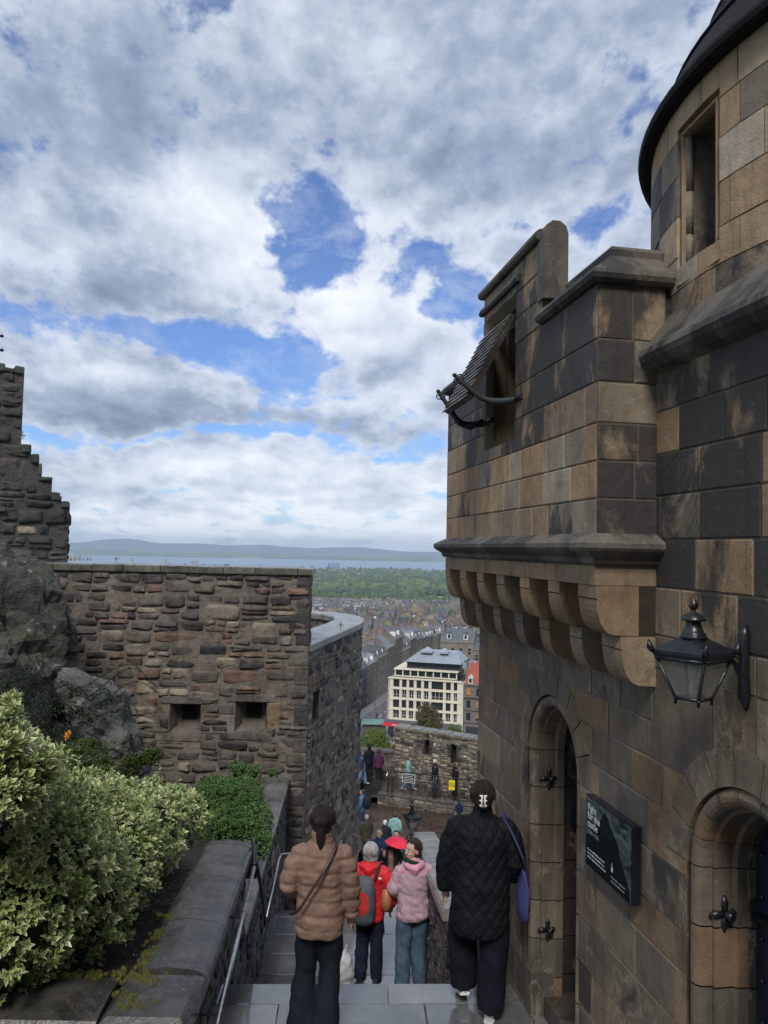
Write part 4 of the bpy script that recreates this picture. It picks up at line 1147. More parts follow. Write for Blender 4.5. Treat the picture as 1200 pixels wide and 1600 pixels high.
for (q0, q1), h in zip((lo1, lo2), hl):
    mb = MB(); uc = (q0+q1)/2
    def lpo(e, n): return [fo(h[0]+e, h[2]+e, n), fo(h[1]-e, h[2]+e, n), fo(h[1]-e, h[3]-e, n), fo(h[0]+e, h[3]-e, n)]
    mb.loft([lpo(0, .03), lpo(.01, -.5)], (.03, .028, .026), cap=False, smooth=False)
    for (du, v0, v1) in ((-.26, -10.45, -10.28), (.26, -10.45, -10.28), (-.20, -10.68, -10.47), (.20, -10.68, -10.47), (-.17, -10.98, -10.7), (.17, -10.98, -10.7)):
        u_ = (h[0] if du < 0 else h[1])+du*.5; P8 = [fo(u_-abs(du)*.5, v0, -.02), fo(u_+abs(du)*.5, v0, -.02), fo(u_+abs(du)*.5, v0, .055), fo(u_-abs(du)*.5, v0, .055)]
        mb.loft([P8, [p+Vector((0, 0, v1-v0)) for p in P8]], (.045, .04, .038), True, False)
    mb.build('cross_loop', M_RUB, ow); mb = MB(); mb.poly(lpo(.0, -.3)); mb.build('loop_shade_sheet', M_DARK, ow)  # shade behind the cross loop put in as a black sheet
mb = MB(); u = -.08; r_ = random.Random(6)
while u < (b-a).length:
    w_ = r_.uniform(.6, .95); k = r_.uniform(.8, 1.15); P8 = [fo(u, OT-.14, .09), fo(u+w_-.01, OT-.14, .09), fo(u+w_-.01, OT-.14, -.8), fo(u, OT-.14, -.8)]
    mb.loft([P8, [p+Vector((0, 0, .09)) for p in P8], [p.lerp(fo(u+w_/2, OT-.14, -.35), .12)+Vector((0, 0, .15+r_.uniform(0, .02))) for p in P8]], (.13*k, .118*k, .088*k), True, False); u += w_
mb.build('coping', M_COPE, ow)
lw2 = thing('low_outer_parapet', (-1, 45, -12.7), "low dark parapet at the far side of the courtyard, in front of the green bush", "parapet")
mb = MB(); a3, b3 = Vector((-10, 45.8, 0)), Vector((.9, 43.7, 0)); d3 = (b3-a3).normalized(); n3 = Vector((d3.y, -d3.x, 0))
rubble(mb, 0, (b3-a3).length, ZC, -11.45, lambda u, v, n: a3+d3*u+n3*n+Vector((0, 0, v)), lambda u, v, q: pick(q, (3, RG), (3, RD)), (.34, .16), .02, .04, [], seed=46)
P8 = [a3+n3*.08, b3+n3*.08, b3-n3*.6, a3-n3*.6]; mb.loft([[p+Vector((0, 0, -11.45)) for p in P8], [p+Vector((0, 0, -11.33)) for p in P8]], (.09, .085, .07), True, False)
mb.build('wall_face', M_RUB, lw2)

# ============================================================ crag and planting bed
def rock(name, c, rad, seed, label, rot=(0, 0, 0), amp=.28, sub=5, parent=None, frq=1., lumps=7, col_=(.052, .050, .046)):
    """angular crag: several fractured lumps (each a sphere cut by random planes) with ledges and grain"""
    rr = random.Random(seed); RM = Matrix.Rotation(rot[2], 3, 'Z') @ Matrix.Rotation(rot[1], 3, 'Y') @ Matrix.Rotation(rot[0], 3, 'X'); mb = MB()
    for L_ in range(lumps):
        cc = Vector((rr.uniform(-.55, .55)*rad[0], rr.uniform(-.4, .4)*rad[1], rr.uniform(-.6, .6)*rad[2])) if L_ else Vector((0, 0, 0))
        sc_ = 1. if L_ == 0 else rr.uniform(.38, .62)
        pl = []
        for k in range(16):
            n_ = Vector((rr.gauss(0, 1), rr.gauss(0, 1), rr.gauss(0, .8))).normalized(); pl.append((n_, rr.uniform(.58, .92)))
        bm = bmesh.new(); bmesh.ops.create_icosphere(bm, subdivisions=sub if L_ == 0 else sub-1, radius=1); bm.verts.index_update(); b0 = len(mb.v); off = Vector((seed*7.3+L_*5, seed*3.1, seed))
        for v in bm.verts:
            d_ = v.co.normalized(); r1 = 1.
            for n_, h_ in pl:
                q = d_.dot(n_)
                if q > .05: r1 = min(r1, h_/q)
            p = Vector((d_.x*rad[0], d_.y*rad[1], d_.z*rad[2]))*r1*sc_+cc
            s0 = p*frq*1.6+off; strat = noise.noise(Vector((p.x*.9+off.x, p.y*.9, p.z*5.5)))
            k = noise.fractal(s0*1.5, .8, 2.3, 6)*.16+strat*.07+abs(noise.noise(s0*3))*-.12
            p += d_*k*amp*2.2
            mb.vert(RM @ p + Vector(c), col_)
        for f in bm.faces: mb.face([b0+v.index for v in f.verts], False)
        bm.free()
    o = mb.build(name, M_ROCK, parent, loc=Vector(c) if parent is None else None)
    if label: tag(o, label, "rock")
    return o
rock('crag', W(-75, 1095, 11.4), (2.2, 1.5, 2.5), 3, "large dark lichened crag below the ruined wall at the left edge", (0, .12, 0), .5, 6, frq=1.1)
rock('sloping_crag', W(160, 1150, 9.7), (.50, .5, 1.25), 8, "pale grey smooth rock slab leaning against the bastion, beside the dark shrubs", (.15, -.42, .2), .22, 6, frq=1.3, lumps=4, col_=(.10, .10, .096))
mb = MB(); nx, ny = 60, 80; ids = {}
for i in range(nx+1):
    for j in range(ny+1):
        x = lerp(-8.5, -1.30, i/nx); y = lerp(4.80, 12.98, j/ny)
        if y < 7.4: x = min(x, xk(y)-.3)
        else: x = min(x, xl(y)-.1)
        z = -2.84+.20*max(0, -x-2.2)-.30*max(0., y-8.2)*(1. if x>-5 else max(0.,1-(-5-x)/1.5))+noise.noise(Vector((x*1.3, y*1.3, 0)))*.07+.02*noise.noise(Vector((x*9, y*9, 0)))
        if y > 6.9: z -= min(1., (y-6.9)/1.2)*max(0, 1.1-.7*max(0, -x-1.4))
        ids[i, j] = mb.vert((x, y, z))
for i in range(nx):
    for j in range(ny): mb.face((ids[i, j], ids[i+1, j], ids[i+1, j+1], ids[i, j+1]), True)
struct(mb.build('planting_bed', M_SOIL))
# ============================================================ TERRAIN, FIRTH, FAR SHORE
def sst(a, b, x): t = max(0, min(1, (x-a)/(b-a))); return t*t*(3-2*t)
def pl_(x, pts):
    for (a, u), (b, v) in zip(pts[:-1], pts[1:]):
        if x <= b: return lerp(u, v, max(0, (x-a)/(b-a)))
    return pts[-1][1]
HP = [(0, -6.8), (11, -6.8), (30, -15), (50, -15.5), (62, -19), (90, -33), (135, -50.7), (300, -51.3), (420, -56), (700, -74), (1300, -99), (2500, -113), (4200, -126), (4600, -131), (9000, -160)]
def hz(x, y):
    d = math.hypot(x*.6, y)
    if y < 0: d = math.hypot(x, y)
    h = pl_(d, HP)
    if d > 700: h += sst(700, 1500, d)*(1-sst(3800, 4400, d))*(noise.noise(Vector((x/700, y/700, 0)))*9)
    if d > 3900: h -= sst(3900, 4300, d)*0+(noise.noise(Vector((x/900, 3, 0)))*4+x*.0016)*sst(3900, 4200, d)*(1 if d < 5200 else 0)
    return h
mb = MB(); rs = [2, 5, 8, 11, 15, 20, 25, 30, 36, 43, 50, 56, 62, 70, 80, 92, 105, 120, 135, 160, 200, 250, 300, 360, 430, 520, 620, 740, 880, 1040, 1200, 1400, 1600, 1850, 2150, 2500, 2900, 3300, 3700, 4000, 4200, 4400, 4600, 4900, 5300, 6500, 9000]
angs = [-180+k*12 for k in range(11)]+[-54+k*3 for k in range(36)]+[54+k*12 for k in range(11)]
angs = sorted(set(angs)); ids = {}
for i, r0 in enumerate(rs):
    for j, a in enumerate(angs[:-1]):
        x, y = r0*math.sin(R(a)), r0*math.cos(R(a)); ids[i, j] = mb.vert((x, y, hz(x, y)))
nj = len(angs)-1; c0 = mb.vert((0, 0, -6.8))
for j in range(nj):
    mb.face((c0, ids[0, (j+1) % nj], ids[0, j]))
    for i in range(len(rs)-1): mb.face((ids[i, j], ids[i, (j+1) % nj], ids[i+1, (j+1) % nj], ids[i+1, j]), True)
def grass_f(n, b):
    p = objc(n); n1 = n.noise(p, .0035, 4, .6); n2 = n.noise(p, .03, 4, .6)
    c = n.mix(n.mr(n1, .45, .55), (.035, .06, .022), (.075, .12, .035)); c = n.mix(n.mr(n2, .3, .7, 0, .6), c, (.03, .045, .02))
    n.l.new(c, b.inputs['Base Color']); b.inputs['Roughness'].default_value = .9
M_GRASS = mat('grass_land', grass_f)
struct(mb.build('ground', M_GRASS))
def sea_f(n, b):
    p = objc(n); s1 = n.noise(n.vm('MULTIPLY', p, (.3, 1., 1.)), .0022, 5, .6)
    n.l.new(n.mix(n.mr(s1, .4, .6), (.11, .18, .26), (.17, .25, .34)), b.inputs['Base Color']); b.inputs['Roughness'].default_value = .35
    bump(n, b, n.noise(p, .25, 4, .6), .25)
mb = MB(); mb.poly([(-30000, 3600, -130), (30000, 3600, -130), (30000, 40000, -130), (-30000, 40000, -130)])
struct(mb.build('water', mat('firth_water', sea_f)))
def farland(name, d0, d1, prof, dx, c1, c2, nb=12, sc=.0012):
    """prof: ridge height above the water as a function of x/d"""
    mb = MB(); xs = [(-1.1+2.2*k/dx) for k in range(dx+1)]; ids = {}
    for j in range(nb+1):
        t = j/nb; d = lerp(d0, d1, t)
        for i, k in enumerate(xs):
            x = k*d; sh_ = noise.noise(Vector((x/1500, j*.0, 5)))*450+noise.noise(Vector((x/400, 1, 5)))*120
            hgt = prof(k)*(math.sin(min(1, t*1.25)*math.pi/2)**1.3 if t < .8 else 1-(t-.8)/.2*.5); hgt *= 1+.35*noise.noise(Vector((x/900, d/900, 2)))+.12*noise.noise(Vector((x/250, d/250, 2)))
            ids[i, j] = mb.vert((x, d+(sh_*(1-t)), -131.5+max(0, t)*0+(hgt if j else -1)), (1, 1, 1))
    for i in range(dx):
        for j in range(nb): mb.face((ids[i, j], ids[i+1, j], ids[i+1, j+1], ids[i, j+1]), True)
    def f(n, b):
        p = objc(n); v = n.node('ShaderNodeTexVoronoi'); n.l.new(n.vm('MULTIPLY', p, (1, .35, 0)), v.inputs['Vector']); v.inputs['Scale'].default_value = sc*2.5
        s_ = n.node('ShaderNodeSeparateColor'); n.l.new(v.outputs['Color'], s_.inputs[0])
        n1 = n.noise(p, sc, 5, .6)
        c = n.mix(n.mr(s_.outputs[0], .45, .75), c1, c2); c = n.mix(n.mr(n1, .42, .58), c, c1)
        n.l.new(c, b.inputs['Base Color']); b.inputs['Roughness'].default_value = .95
    return struct(mb.build(name, mat(name+'_land', f)))
def px2k(p): return (p-600)/1200
farland('far_shore', 8100, 12500, lambda k: 48+22*noise.noise(Vector((k*9, 0, 0))), 160, (.05, .10, .06), (.24, .32, .10), sc=.0016)
farland('far_hills', 12600, 15200, lambda k: pl_(k, [(-1.2, 150), (-.41, 150), (-.33, 200), (-.25, 170), (-.17, 142), (-.08, 146), (0, 130), (.07, 95), (.2, 90), (1.2, 90)])*1.0, 160, (.05, .08, .10), (.09, .13, .12), sc=.001)
# playing fields among the trees
def ground_poly(pts, name, m_, dz=1.5, lift=None):
    mb = MB(); P_ = []
    for px, py in pts:
        lo, hi = 60., 4500.
        for _ in range(50):
            m_d = (lo+hi)/2; q = W(px, py, m_d)
            if q.z > hz(q.x, q.y): lo = m_d
            else: hi = m_d
        P_.append(W(px, py, lo)+Vector((0, 0, dz)))
    mb.poly(P_); return struct(mb.build(name, m_))
M_FIELD = plain('mown_field', (.16, .24, .055), .9, var=.15, sc=.05)
# ============================================================ TREES far off (one mass) and the town
def foliage_f(n, b):
    p = objc(n); t = tint(n); n1 = n.noise(p, .12, 3, .6)
    n.l.new(n.mix(n.mr(n1, .35, .65), n.vm('SCALE', t, sc=.7), n.vm('SCALE', t, sc=1.3)), b.inputs['Base Color']); b.inputs['Roughness'].default_value = .9
M_FAR = mat('distant_foliage', foliage_f)
ico = bmesh.new(); bmesh.ops.create_icosphere(ico, subdivisions=1, radius=1); ICO = ([v.co.copy() for v in ico.verts], [[v.index for v in f.verts] for f in ico.faces]); ico.free()
def blobt(mb, p, r0, h_, c, r_):
    b0 = len(mb.v); ph = r_.random()*9
    for v in ICO[0]:
        k = 1+.32*math.sin(v.x*5+ph)*math.cos(v.y*4+ph*2)+r_.uniform(-.12, .12)
        mb.vert((p[0]+v.x*r0*k, p[1]+v.y*r0*k, p[2]+(v.z*.55+.5)*h_*k), c)
    for f in ICO[1]: mb.face([b0+i for i in f], True)
r_ = random.Random(88); mb = MB(); n_ = 0
greens = [(.045, .078, .030), (.062, .10, .035), (.09, .13, .04), (.04, .068, .035), (.10, .14, .045)]
fields = [((628, 924), (700, 932), (730, 943), (655, 936)), ((575, 941), (632, 944), (630, 947), (575, 945)), ((694, 946), (752, 952), (752, 955), (700, 951))]
def inpoly(x, y, pts):
    s_ = False; j = len(pts)-1
    for i in range(len(pts)):
        if (pts[i][1] > y) != (pts[j][1] > y) and x < (pts[j][0]-pts[i][0])*(y-pts[i][1])/(pts[j][1]-pts[i][1])+pts[i][0]: s_ = not s_
        j = i
    return s_
def proj(p):
    q = CM.transposed() @ Vector(p); return 600+1200*q.x/-q.z, 800-1200*q.y/-q.z
fp = []
for k in range(7200):
    d = 1120*math.exp(r_.random()**.85*math.log(3.7)); kx = r_.uniform(-.30, .30)
    x, y = kx*d, d
    dens_ = noise.noise(Vector((x/260, y/420, 9)))
    if dens_ < -.22: continue
    z = hz(x, y); px, py = proj((x, y, z+4))
    if any(inpoly(px, py, f) for f in fields): continue
    rr_ = r_.uniform(5, 9)*(1+d/5000); c = r_.choice(greens); kk = 1+.35*noise.noise(Vector((x/300, y/300, 1)))
    blobt(mb, (x, y, z-1), rr_, rr_*r_.uniform(1.2, 1.9), tuple(q*kk for q in c), r_)
for i in range(26):        # a planted line of trees
    p = W(lerp(497, 590, i/25), 938, 1420); blobt(mb, (p.x, p.y, hz(p.x, p.y)), 7, 17, (.05, .085, .026), r_)
tag(mb.build('distant_woods', M_FAR), "hazy green woods and parkland beyond the town", "woods", kind='stuff')
for f in fields[:1]+fields[1:]: ground_poly(f, 'playing_field', M_FIELD, 2.)

# ---- town
CD = Vector((.258, .966, 0)); CE = Vector((.966, -.258, 0)); CO = Vector((-6.3, 244, 0))
def ct(e, s, z=0): p = CO+CE*e+CD*s; return Vector((p.x, p.y, z))
CANG = math.atan2(CE.y, CE.x)
M_TEN = tinted('tenement_stone', .85, .3, .5); M_SLT = tinted('slate_roof', .45, .35, .8); M_WIN = plain('dark_window_glass', (.018, .022, .028), .12, spec=.8); M_WHT = plain('white_paint', (.62, .62, .60), .6, var=.1)
STN = [(.25, .215, .17), (.20, .175, .145), (.30, .25, .185), (.17, .155, .135), (.36, .31, .235), (.25, .19, .15)]
SLT = [(.075, .085, .10), (.05, .055, .065), (.10, .11, .125), (.07, .072, .078), (.17, .19, .215)]
def house(seed, w_, dp, h_, style, parts=True, name='tenement_house'):
    """stone house with its front towards -Y; origin at the middle of the front foot"""
    r_ = random.Random(seed); root = bpy.data.objects.new(name, None); col.objects.link(root)
    sc = r_.choice(STN); sl = r_.choice(SLT)
    wl = MB(); wl.box((-w_/2, 0, -6), (w_/2, dp, h_), sc)
    wl.box((-w_/2-.15, -.25, h_-.35), (w_/2+.15, -.01, h_+.05), tuple(q*1.15 for q in sc))
    for s_ in (-1, 1):      # gables
        x0 = s_*(w_/2)-(.35 if s_ > 0 else 0); x1 = x0+.35; rh = 3.6 if style != 1 else 3.0
        wl.loft([[(x0, .1, h_), (x0, dp-.1, h_), (x0, dp/2+1.2, h_+rh+.3), (x0, dp/2-1.2, h_+rh+.3)], [(x1, .1, h_), (x1, dp-.1, h_), (x1, dp/2+1.2, h_+rh+.3), (x1, dp/2-1.2, h_+rh+.3)]], tuple(q*.9 for q in sc), True, False)
    nf = max(2, int(h_/3.3)); nb = max(3, int(w_/2.6)); wn = []
    for f in range(nf):
        for b in range(nb):
            x = lerp(-w_/2, w_/2, (b+.5)/nb); z = h_-1.2-(f+.5)*3.25; wn.append((x, z, 1.0, 1.75))
    if style == 1: top = [(0, h_+2.6, 1)]; 
    rf = MB()
    if style == 1:    # mansard
        rf.loft([[(-w_/2+.3, .2, h_), (w_/2-.3, .2, h_), (w_/2-.3, dp-.2, h_), (-w_/2+.3, dp-.2, h_)], [(-w_/2+.3, 1.5, h_+2.5), (w_/2-.3, 1.5, h_+2.5), (w_/2-.3, dp-1.5, h_+2.5), (-w_/2+.3, dp-1.5, h_+2.5)], [(-w_/2+.3, dp/2-.5, h_+3.1), (w_/2-.3, dp/2-.5, h_+3.1), (w_/2-.3, dp/2+.5, h_+3.1), (-w_/2+.3, dp/2+.5, h_+3.1)]], sl, True, False)
    else:
        rf.loft([[(-w_/2+.3, .0, h_), (w_/2-.3, .0, h_), (w_/2-.3, dp, h_), (-w_/2+.3, dp, h_)], [(-w_/2+.3, dp/2-.05, h_+3.5), (w_/2-.3, dp/2-.05, h_+3.5), (w_/2-.3, dp/2+.05, h_+3.5), (-w_/2+.3, dp/2+.05, h_+3.5)]], sl, True, False)
    dm = []
    nd = r_.choice((2, 3)) if style != 2 else 0
    for k in range(nd):
        x = lerp(-w_/2, w_/2, (k+.5)/nd); m_ = MB(); m_.cur = 0
        y0 = .55; z0 = h_+.5
        m_.box((x-.75, y0, z0), (x+.75, y0+2.4, z0+1.7), (.7, .7, .68) if r_.random() < .85 else sl); m_.loft([[(x-.85, y0-.1, z0+1.7), (x+.85, y0-.1, z0+1.7), (x, y0-.1, z0+2.35)], [(x-.85, y0+2.6, z0+1.7), (x+.85, y0+2.6, z0+1.7), (x, y0+2.6, z0+2.35)]], sl, True, False)
        m_.cur = 1; m_.box((x-.45, y0-.04, z0+.3), (x+.45, y0-.005, z0+1.5)); dm.append(m_)
    ch = []
    for s_ in (-1, 1):
        m_ = MB(); x = s_*(w_/2-.2); m_.box((x-.45, dp/2-1.4, h_+2.6), (x+.45, dp/2+1.4, h_+5.0), tuple(q*r_.uniform(.8, 1.3) for q in sc)); m_.box((x-.55, dp/2-1.5, h_+4.8), (x+.55, dp/2+1.5, h_+5.0), tuple(q*1.2 for q in sc))
        for k in range(5): m_.lathe([(.16, h_+5.0), (.13, h_+5.7)], (x, dp/2-1.1+k*.55, 0), 6, (.20, .155, .11))
        ch.append(m_)
    def addwin(m_, x, z, a, b):
        m_.box((x-a/2-.12, -.06, z-b/2-.12), (x+a/2+.12, -.002, z+b/2+.12), tuple(q*1.35 for q in sc)); m_.cur = 1; m_.box((x-a/2, -.09, z-b/2), (x+a/2, -.062, z+b/2)); m_.cur = 2; m_.box((x-a/2, -.11, z-.05), (x+a/2, -.092, z+.04)); m_.cur = 0
    if parts:
        wl.build('wall', M_TEN, root); o = rf.build('roof', M_SLT, root)
        for m_ in dm: m_.build('dormer', [M_TEN, M_WIN], o)
        for m_ in ch: m_.build('chimney', M_TEN, o)
        for q in wn:
            m_ = MB(); addwin(m_, *q); m_.build('window', [M_TEN, M_WIN, M_WHT], root)
        return root
    # small in the picture: one mesh
    bpy.data.objects.remove(root); A = MB()
    def app(src, rem):
        b0 = len(A.v); A.v += src.v; A.c += src.c; A.f += [tuple(b0+i for i in f) for f in src.f]; A.mi += [rem[i] for i in src.mi]; A.sm += src.sm
    app(wl, {0: 0}); app(rf, {0: 3}); [app(m_, {0: 0, 1: 1}) for m_ in dm]; [app(m_, {0: 0}) for m_ in ch]
    m_ = MB(); [addwin(m_, *q) for q in wn]; app(m_, {0: 0, 1: 1, 2: 2})
    return A.build(name, [M_TEN, M_WIN, M_WHT, M_SLT])
def put_house(o, e, s, face=0, z=None):
    p = ct(e, s); o.location = (p.x, p.y, hz(p.x, p.y) if z is None else z); o.rotation_euler = (0, 0, CANG+face)
near_p = [house(k, 11+k % 3, 12, 12.5+(k*1.7) % 3.5, (1, 0, 1, 2, 0)[k % 5]) for k in range(1, 6)]
far_p = [house(20+k, 11+k % 4, 12, 10.5+(k*1.3) % 4, (0, 1, 0, 2)[k % 4], False) for k in range(8)]
r_ = random.Random(5); usedn = set(); usedf = set()
def new_house(near, k, e, s, face, lab, grp):
    src = (near_p if near else far_p)[k % (5 if near else 8)]
    key = (near, src.name); U_ = usedn
    if key in U_: o = copy_tree(src)
    else: o = src; U_.add(key)
    put_house(o, e, s, face); k_ = random.Random(int(e*7+s*13)); o.scale = (1, k_.uniform(.9, 1.1), k_.uniform(.86, 1.22)); tag(o, lab, "house", grp); return o
# the terrace of houses along the left side of the street: fronts towards the street (facing +E)
s = 14.; k = 0
while s < 330:
    o = new_house(s < 160, k, -.0, s, math.pi/2, "grey stone slate roofed house in the row along the far street", "houses lining the far street"); s += 12.2; k += 1
k = 0; s = 42
labf = "small slate roofed stone house among the packed rooftops of the far town"
while s < 850:
    step_ = 11.6
    e = -140
    while e < 330:
        p = ct(e, s); kx = p.x/p.y
        if -.075 < kx < .235 and not (-19 < e < 19):
            if not (-15 < e < 40 and s < 30): new_house(s < 120, r_.randrange(20), e, s+r_.uniform(-1.5, 1.5), r_.choice((0, 0, 0, math.pi, math.pi/2, -math.pi/2)), labf, "rooftops of the far town")
        e += step_+(0 if r_.random() < .85 else 9)
    s += 27 if s < 300 else 31
for o in near_p+far_p:
    if 'label' not in o: 
        for c in list(o.children_recursive): bpy.data.objects.remove(c)
        bpy.data.objects.remove(o)
# farther roofs, too many to tell apart
mb = MB(); r_ = random.Random(9)
for k in range(1000):
    d = r_.uniform(930, 1230); kx = r_.uniform(-.16, .24); x, y = kx*d, d; z = hz(x, y); Mx = Matrix.Translation((x, y, z)) @ Matrix.Rotation(CANG+r_.choice((0, math.pi/2)), 4, 'Z')
    w_, dp, h_ = r_.uniform(10, 22), 10, r_.uniform(7, 12); c = r_.choice(STN)
    mb.cur = 0; mb.box((-w_/2, 0, -3), (w_/2, dp, h_), tuple(q*1.3 for q in c), Mx); mb.cur = 1
    mb.loft([[Mx @ Vector(p) for p in ((-w_/2, 0, h_), (w_/2, 0, h_), (w_/2, dp, h_), (-w_/2, dp, h_))], [Mx @ Vector(p) for p in ((-w_/2, dp/2, h_+3.4), (w_/2, dp/2, h_+3.4), (w_/2, dp/2+.1, h_+3.4), (-w_/2, dp/2+.1, h_+3.4))]], r_.choice(SLT), True, False)
    if r_.random() < .6:
        mb.cur = 0
        for q in range(r_.choice((2, 3))): x0 = lerp(-w_/2, w_/2, (q+.5)/3); mb.box((x0-.8, 1., h_+.5), (x0+.8, 3.5, h_+2.3), (.65, .65, .63), Mx)
    mb.cur = 0; mb.box((w_/2-.6, dp/2-1.5, h_+1), (w_/2+.4, dp/2+1.5, h_+5), tuple(q*1.1 for q in c), Mx)
for k in range(500):
    d = r_.uniform(3300, 4250); kx = r_.uniform(-.45, .25); x, y = kx*d, d; z = hz(x, y); h_ = r_.uniform(6, 16); w_ = r_.uniform(15, 50); c = r_.choice(((.35, .33, .30), (.22, .20, .18), (.45, .44, .42), (.25, .15, .10)))
    mb.cur = 0; mb.box((x-w_/2, y, z-5), (x+w_/2, y+12, z+h_), c)
tag(mb.build('distant_rooftops', [M_TEN, M_SLT]), "grey rooftops of the town thinning into the woods and along the shore", "rooftops", kind='stuff')

# ---- cream office building on the corner
KZ = -49.6
cb = thing('office_building', (8, 215, KZ), "cream framed office block with grey metal roof on the street corner below the castle", "office building")
KC = Vector((2.1, 209, 0))
def fo_(u, v, n=0.): p = KC+CE*u-CD*n; return Vector((p.x, p.y, v))
M_CRM = plain('cream_stone', (.66, .60, .48), .8, var=.12, sc=1.5); M_ZINC = plain('grey_zinc_roof', (.30, .34, .39), .42, .0, var=.2, sc=1.2); M_DKF = plain('dark_frame', (.03, .032, .034), .5)
def cbox(name, u0, u1, v0, v1, n0, n1, m_, par=None, mb=None, c=(1, 1, 1)):
    own = mb is None; mb = mb or MB(); P8 = [fo_(u0, v0, n0), fo_(u1, v0, n0), fo_(u1, v0, n1), fo_(u0, v0, n1)]
    mb.loft([P8, [p+Vector((0, 0, v1-v0)) for p in P8]], c, True, False)
    if own:
        o = mb.build(name, m_, par or cb)
        if par is not None: o.location = (0, 0, 0)
        return o
WD = 20.1; Z1, Z4 = -45.6, -34.7
# frame: piers and spandrels in front of a recessed dark wall
mb = MB()
bays = [(365, 415), (435, 472), (492, 530), (552, 590), (612, 650), (673, 768), (790, 830), (853, 882)]
def wu(zx):
    k = (550+zx/5.217-600)/1200; return (k*KC.y-KC.x)/(CE.x-k*CE.y)
bays = [(wu(a), wu(b)) for a, b in bays]
edges = [0.]+[q for b in bays for q in b]+[WD]
for i in range(0, len(edges), 2): cbox('', edges[i] if i else -.0, edges[i+1], Z1, Z4, -.5, 0, None, mb=mb)
cbox('', -.02, WD+.02, Z4, Z4+.35, -.6, .25, None, mb=mb)
fh_ = (Z4-Z1)/4
for f in range(4): 
    for (a, b) in bays: cbox('', a, b, Z1+f*fh_, Z1+f*fh_+.55, -.5, -.05, None, mb=mb)
for f in range(1, 4): cbox('', -.03, WD, Z1+f*fh_-.05, Z1+f*fh_+.12, .0, .12, None, mb=mb)
# left return along the street
for i in range(7):
    cbox('', -.02, .45, Z1, Z4, -i*2.4-.9, -i*2.4, None, mb=mb)
for f in range(4): cbox('', -.0, .40, Z1+f*fh_, Z1+f*fh_+.6, -15, -.9, None, mb=mb)
mb.build('stone_frame', M_CRM, cb)
cbox('building_core', .5, WD-.1, KZ-4, Z4, -15.5, -.52, M_DKF)
cbox('side_wall', WD-.08, WD+.3, KZ-4, Z4-.1, -15.5, -.1, M_CRM)
for (a, b) in bays:
    for f in range(4):
        mb = MB(); z0, z1 = Z1+f*fh_+.57, Z1+(f+1)*fh_-.02
        cbox('', a+.06, b-.06, z0, z1, -.45, -.40, None, mb=mb)
        o = mb.build('window', M_WIN, cb)
        mb = MB(); nm = 3 if b-a > 1.9 else 2
        for q in range(nm+1): x = lerp(a+.05, b-.05, q/nm); cbox('', x-.04, x+.04, z0, z1, -.40, -.34, None, mb=mb)
        cbox('', a+.05, b-.05, z0+.62, z0+.68, -.398, -.35, None, mb=mb)
        o2 = mb.build('window_frame', M_DKF if f % 2 else M_WHT, o); o2.location = (0, 0, 0)
# set-back floors
def storey(name, u0, u1, z0, z1, n0, n_, pier, m_):
    mb = MB()
    for i in range(n_+1):
        x = lerp(u0, u1, i/n_); cbox('', x-pier/2, x+pier/2, z0, z1, n0-.4, n0, None, mb=mb)
    cbox('', u0-.4, u1+.4, z1, z1+.25, n0-14, n0+.35, None, mb=mb); cbox('', u0-.1, u1+.1, z0, z0+.35, n0-.4, n0-.05, None, mb=mb)
    mb.build(name, m_, cb)
    for i in range(n_):
        a, b = lerp(u0, u1, i/n_)+pier/2, lerp(u0, u1, (i+1)/n_)-pier/2
        mb = MB(); cbox('', a, b, z0+.36, z1-.02, n0-.35, n0-.30, None, mb=mb); mb.build('window', M_WIN, cb)
    cbox('building_core', u0, u1, z0, z1, n0-13, n0-.42, M_DKF)
storey('upper_storey', 1.5, 18.3, Z4+.36, Z4+2.25, -1.6, 8, .32, M_CRM)
storey('attic_storey', 4.4, 18.6, Z4+2.52, Z4+4.05, -3.4, 8, .14, M_DKF)
mb = MB(); ZR = Z4+4.32
A = [fo_(3.9, ZR, -2.8), fo_(19.2, ZR, -2.8), fo_(19.2, ZR, -15.5), fo_(3.9, ZR, -15.5)]; B = [fo_(7.0, ZR+2.5, -8), fo_(17.5, ZR+2.5, -8), fo_(17.5, ZR+2.5, -12), fo_(7.0, ZR+2.5, -12)]
mb.loft([A, B], (1, 1, 1), True, False)
for i in range(34):   # standing seams
    t = i/33; p, q = A[0].lerp(A[1], t), B[0].lerp(B[1], t); mb.tube([p+Vector((0, 0, .04)), q+Vector((0, 0, .04))], .05, 4)
rf = mb.build('roof', M_ZINC, cb)
for (u, nn_, s_) in ((9.2, -7.2, 1.9), (14.0, -7.0, 1.4)):
    mb = MB(); c = fo_(u, ZR+2.2, nn_); mb.lathe([(s_*1.2, 0), (s_*1.2, .5), (.01, 1.6)], c, 4, rot=CANG+math.pi/4, smooth=False); o = mb.build('roof_lantern', M_ZINC, rf); o.location = (0, 0, 0)
mb = MB()
for k in range(7): u = 17.2+k*.5; c = fo_(19.6+k*1.4, ZR-.4+(k % 3)*.3, -6-(k % 2)*2); mb.box((c.x-.5, c.y-.5, c.z-1), (c.x+.5, c.y+.5, c.z+.5))
mb.build('roof_plant', M_ZINC, cb)
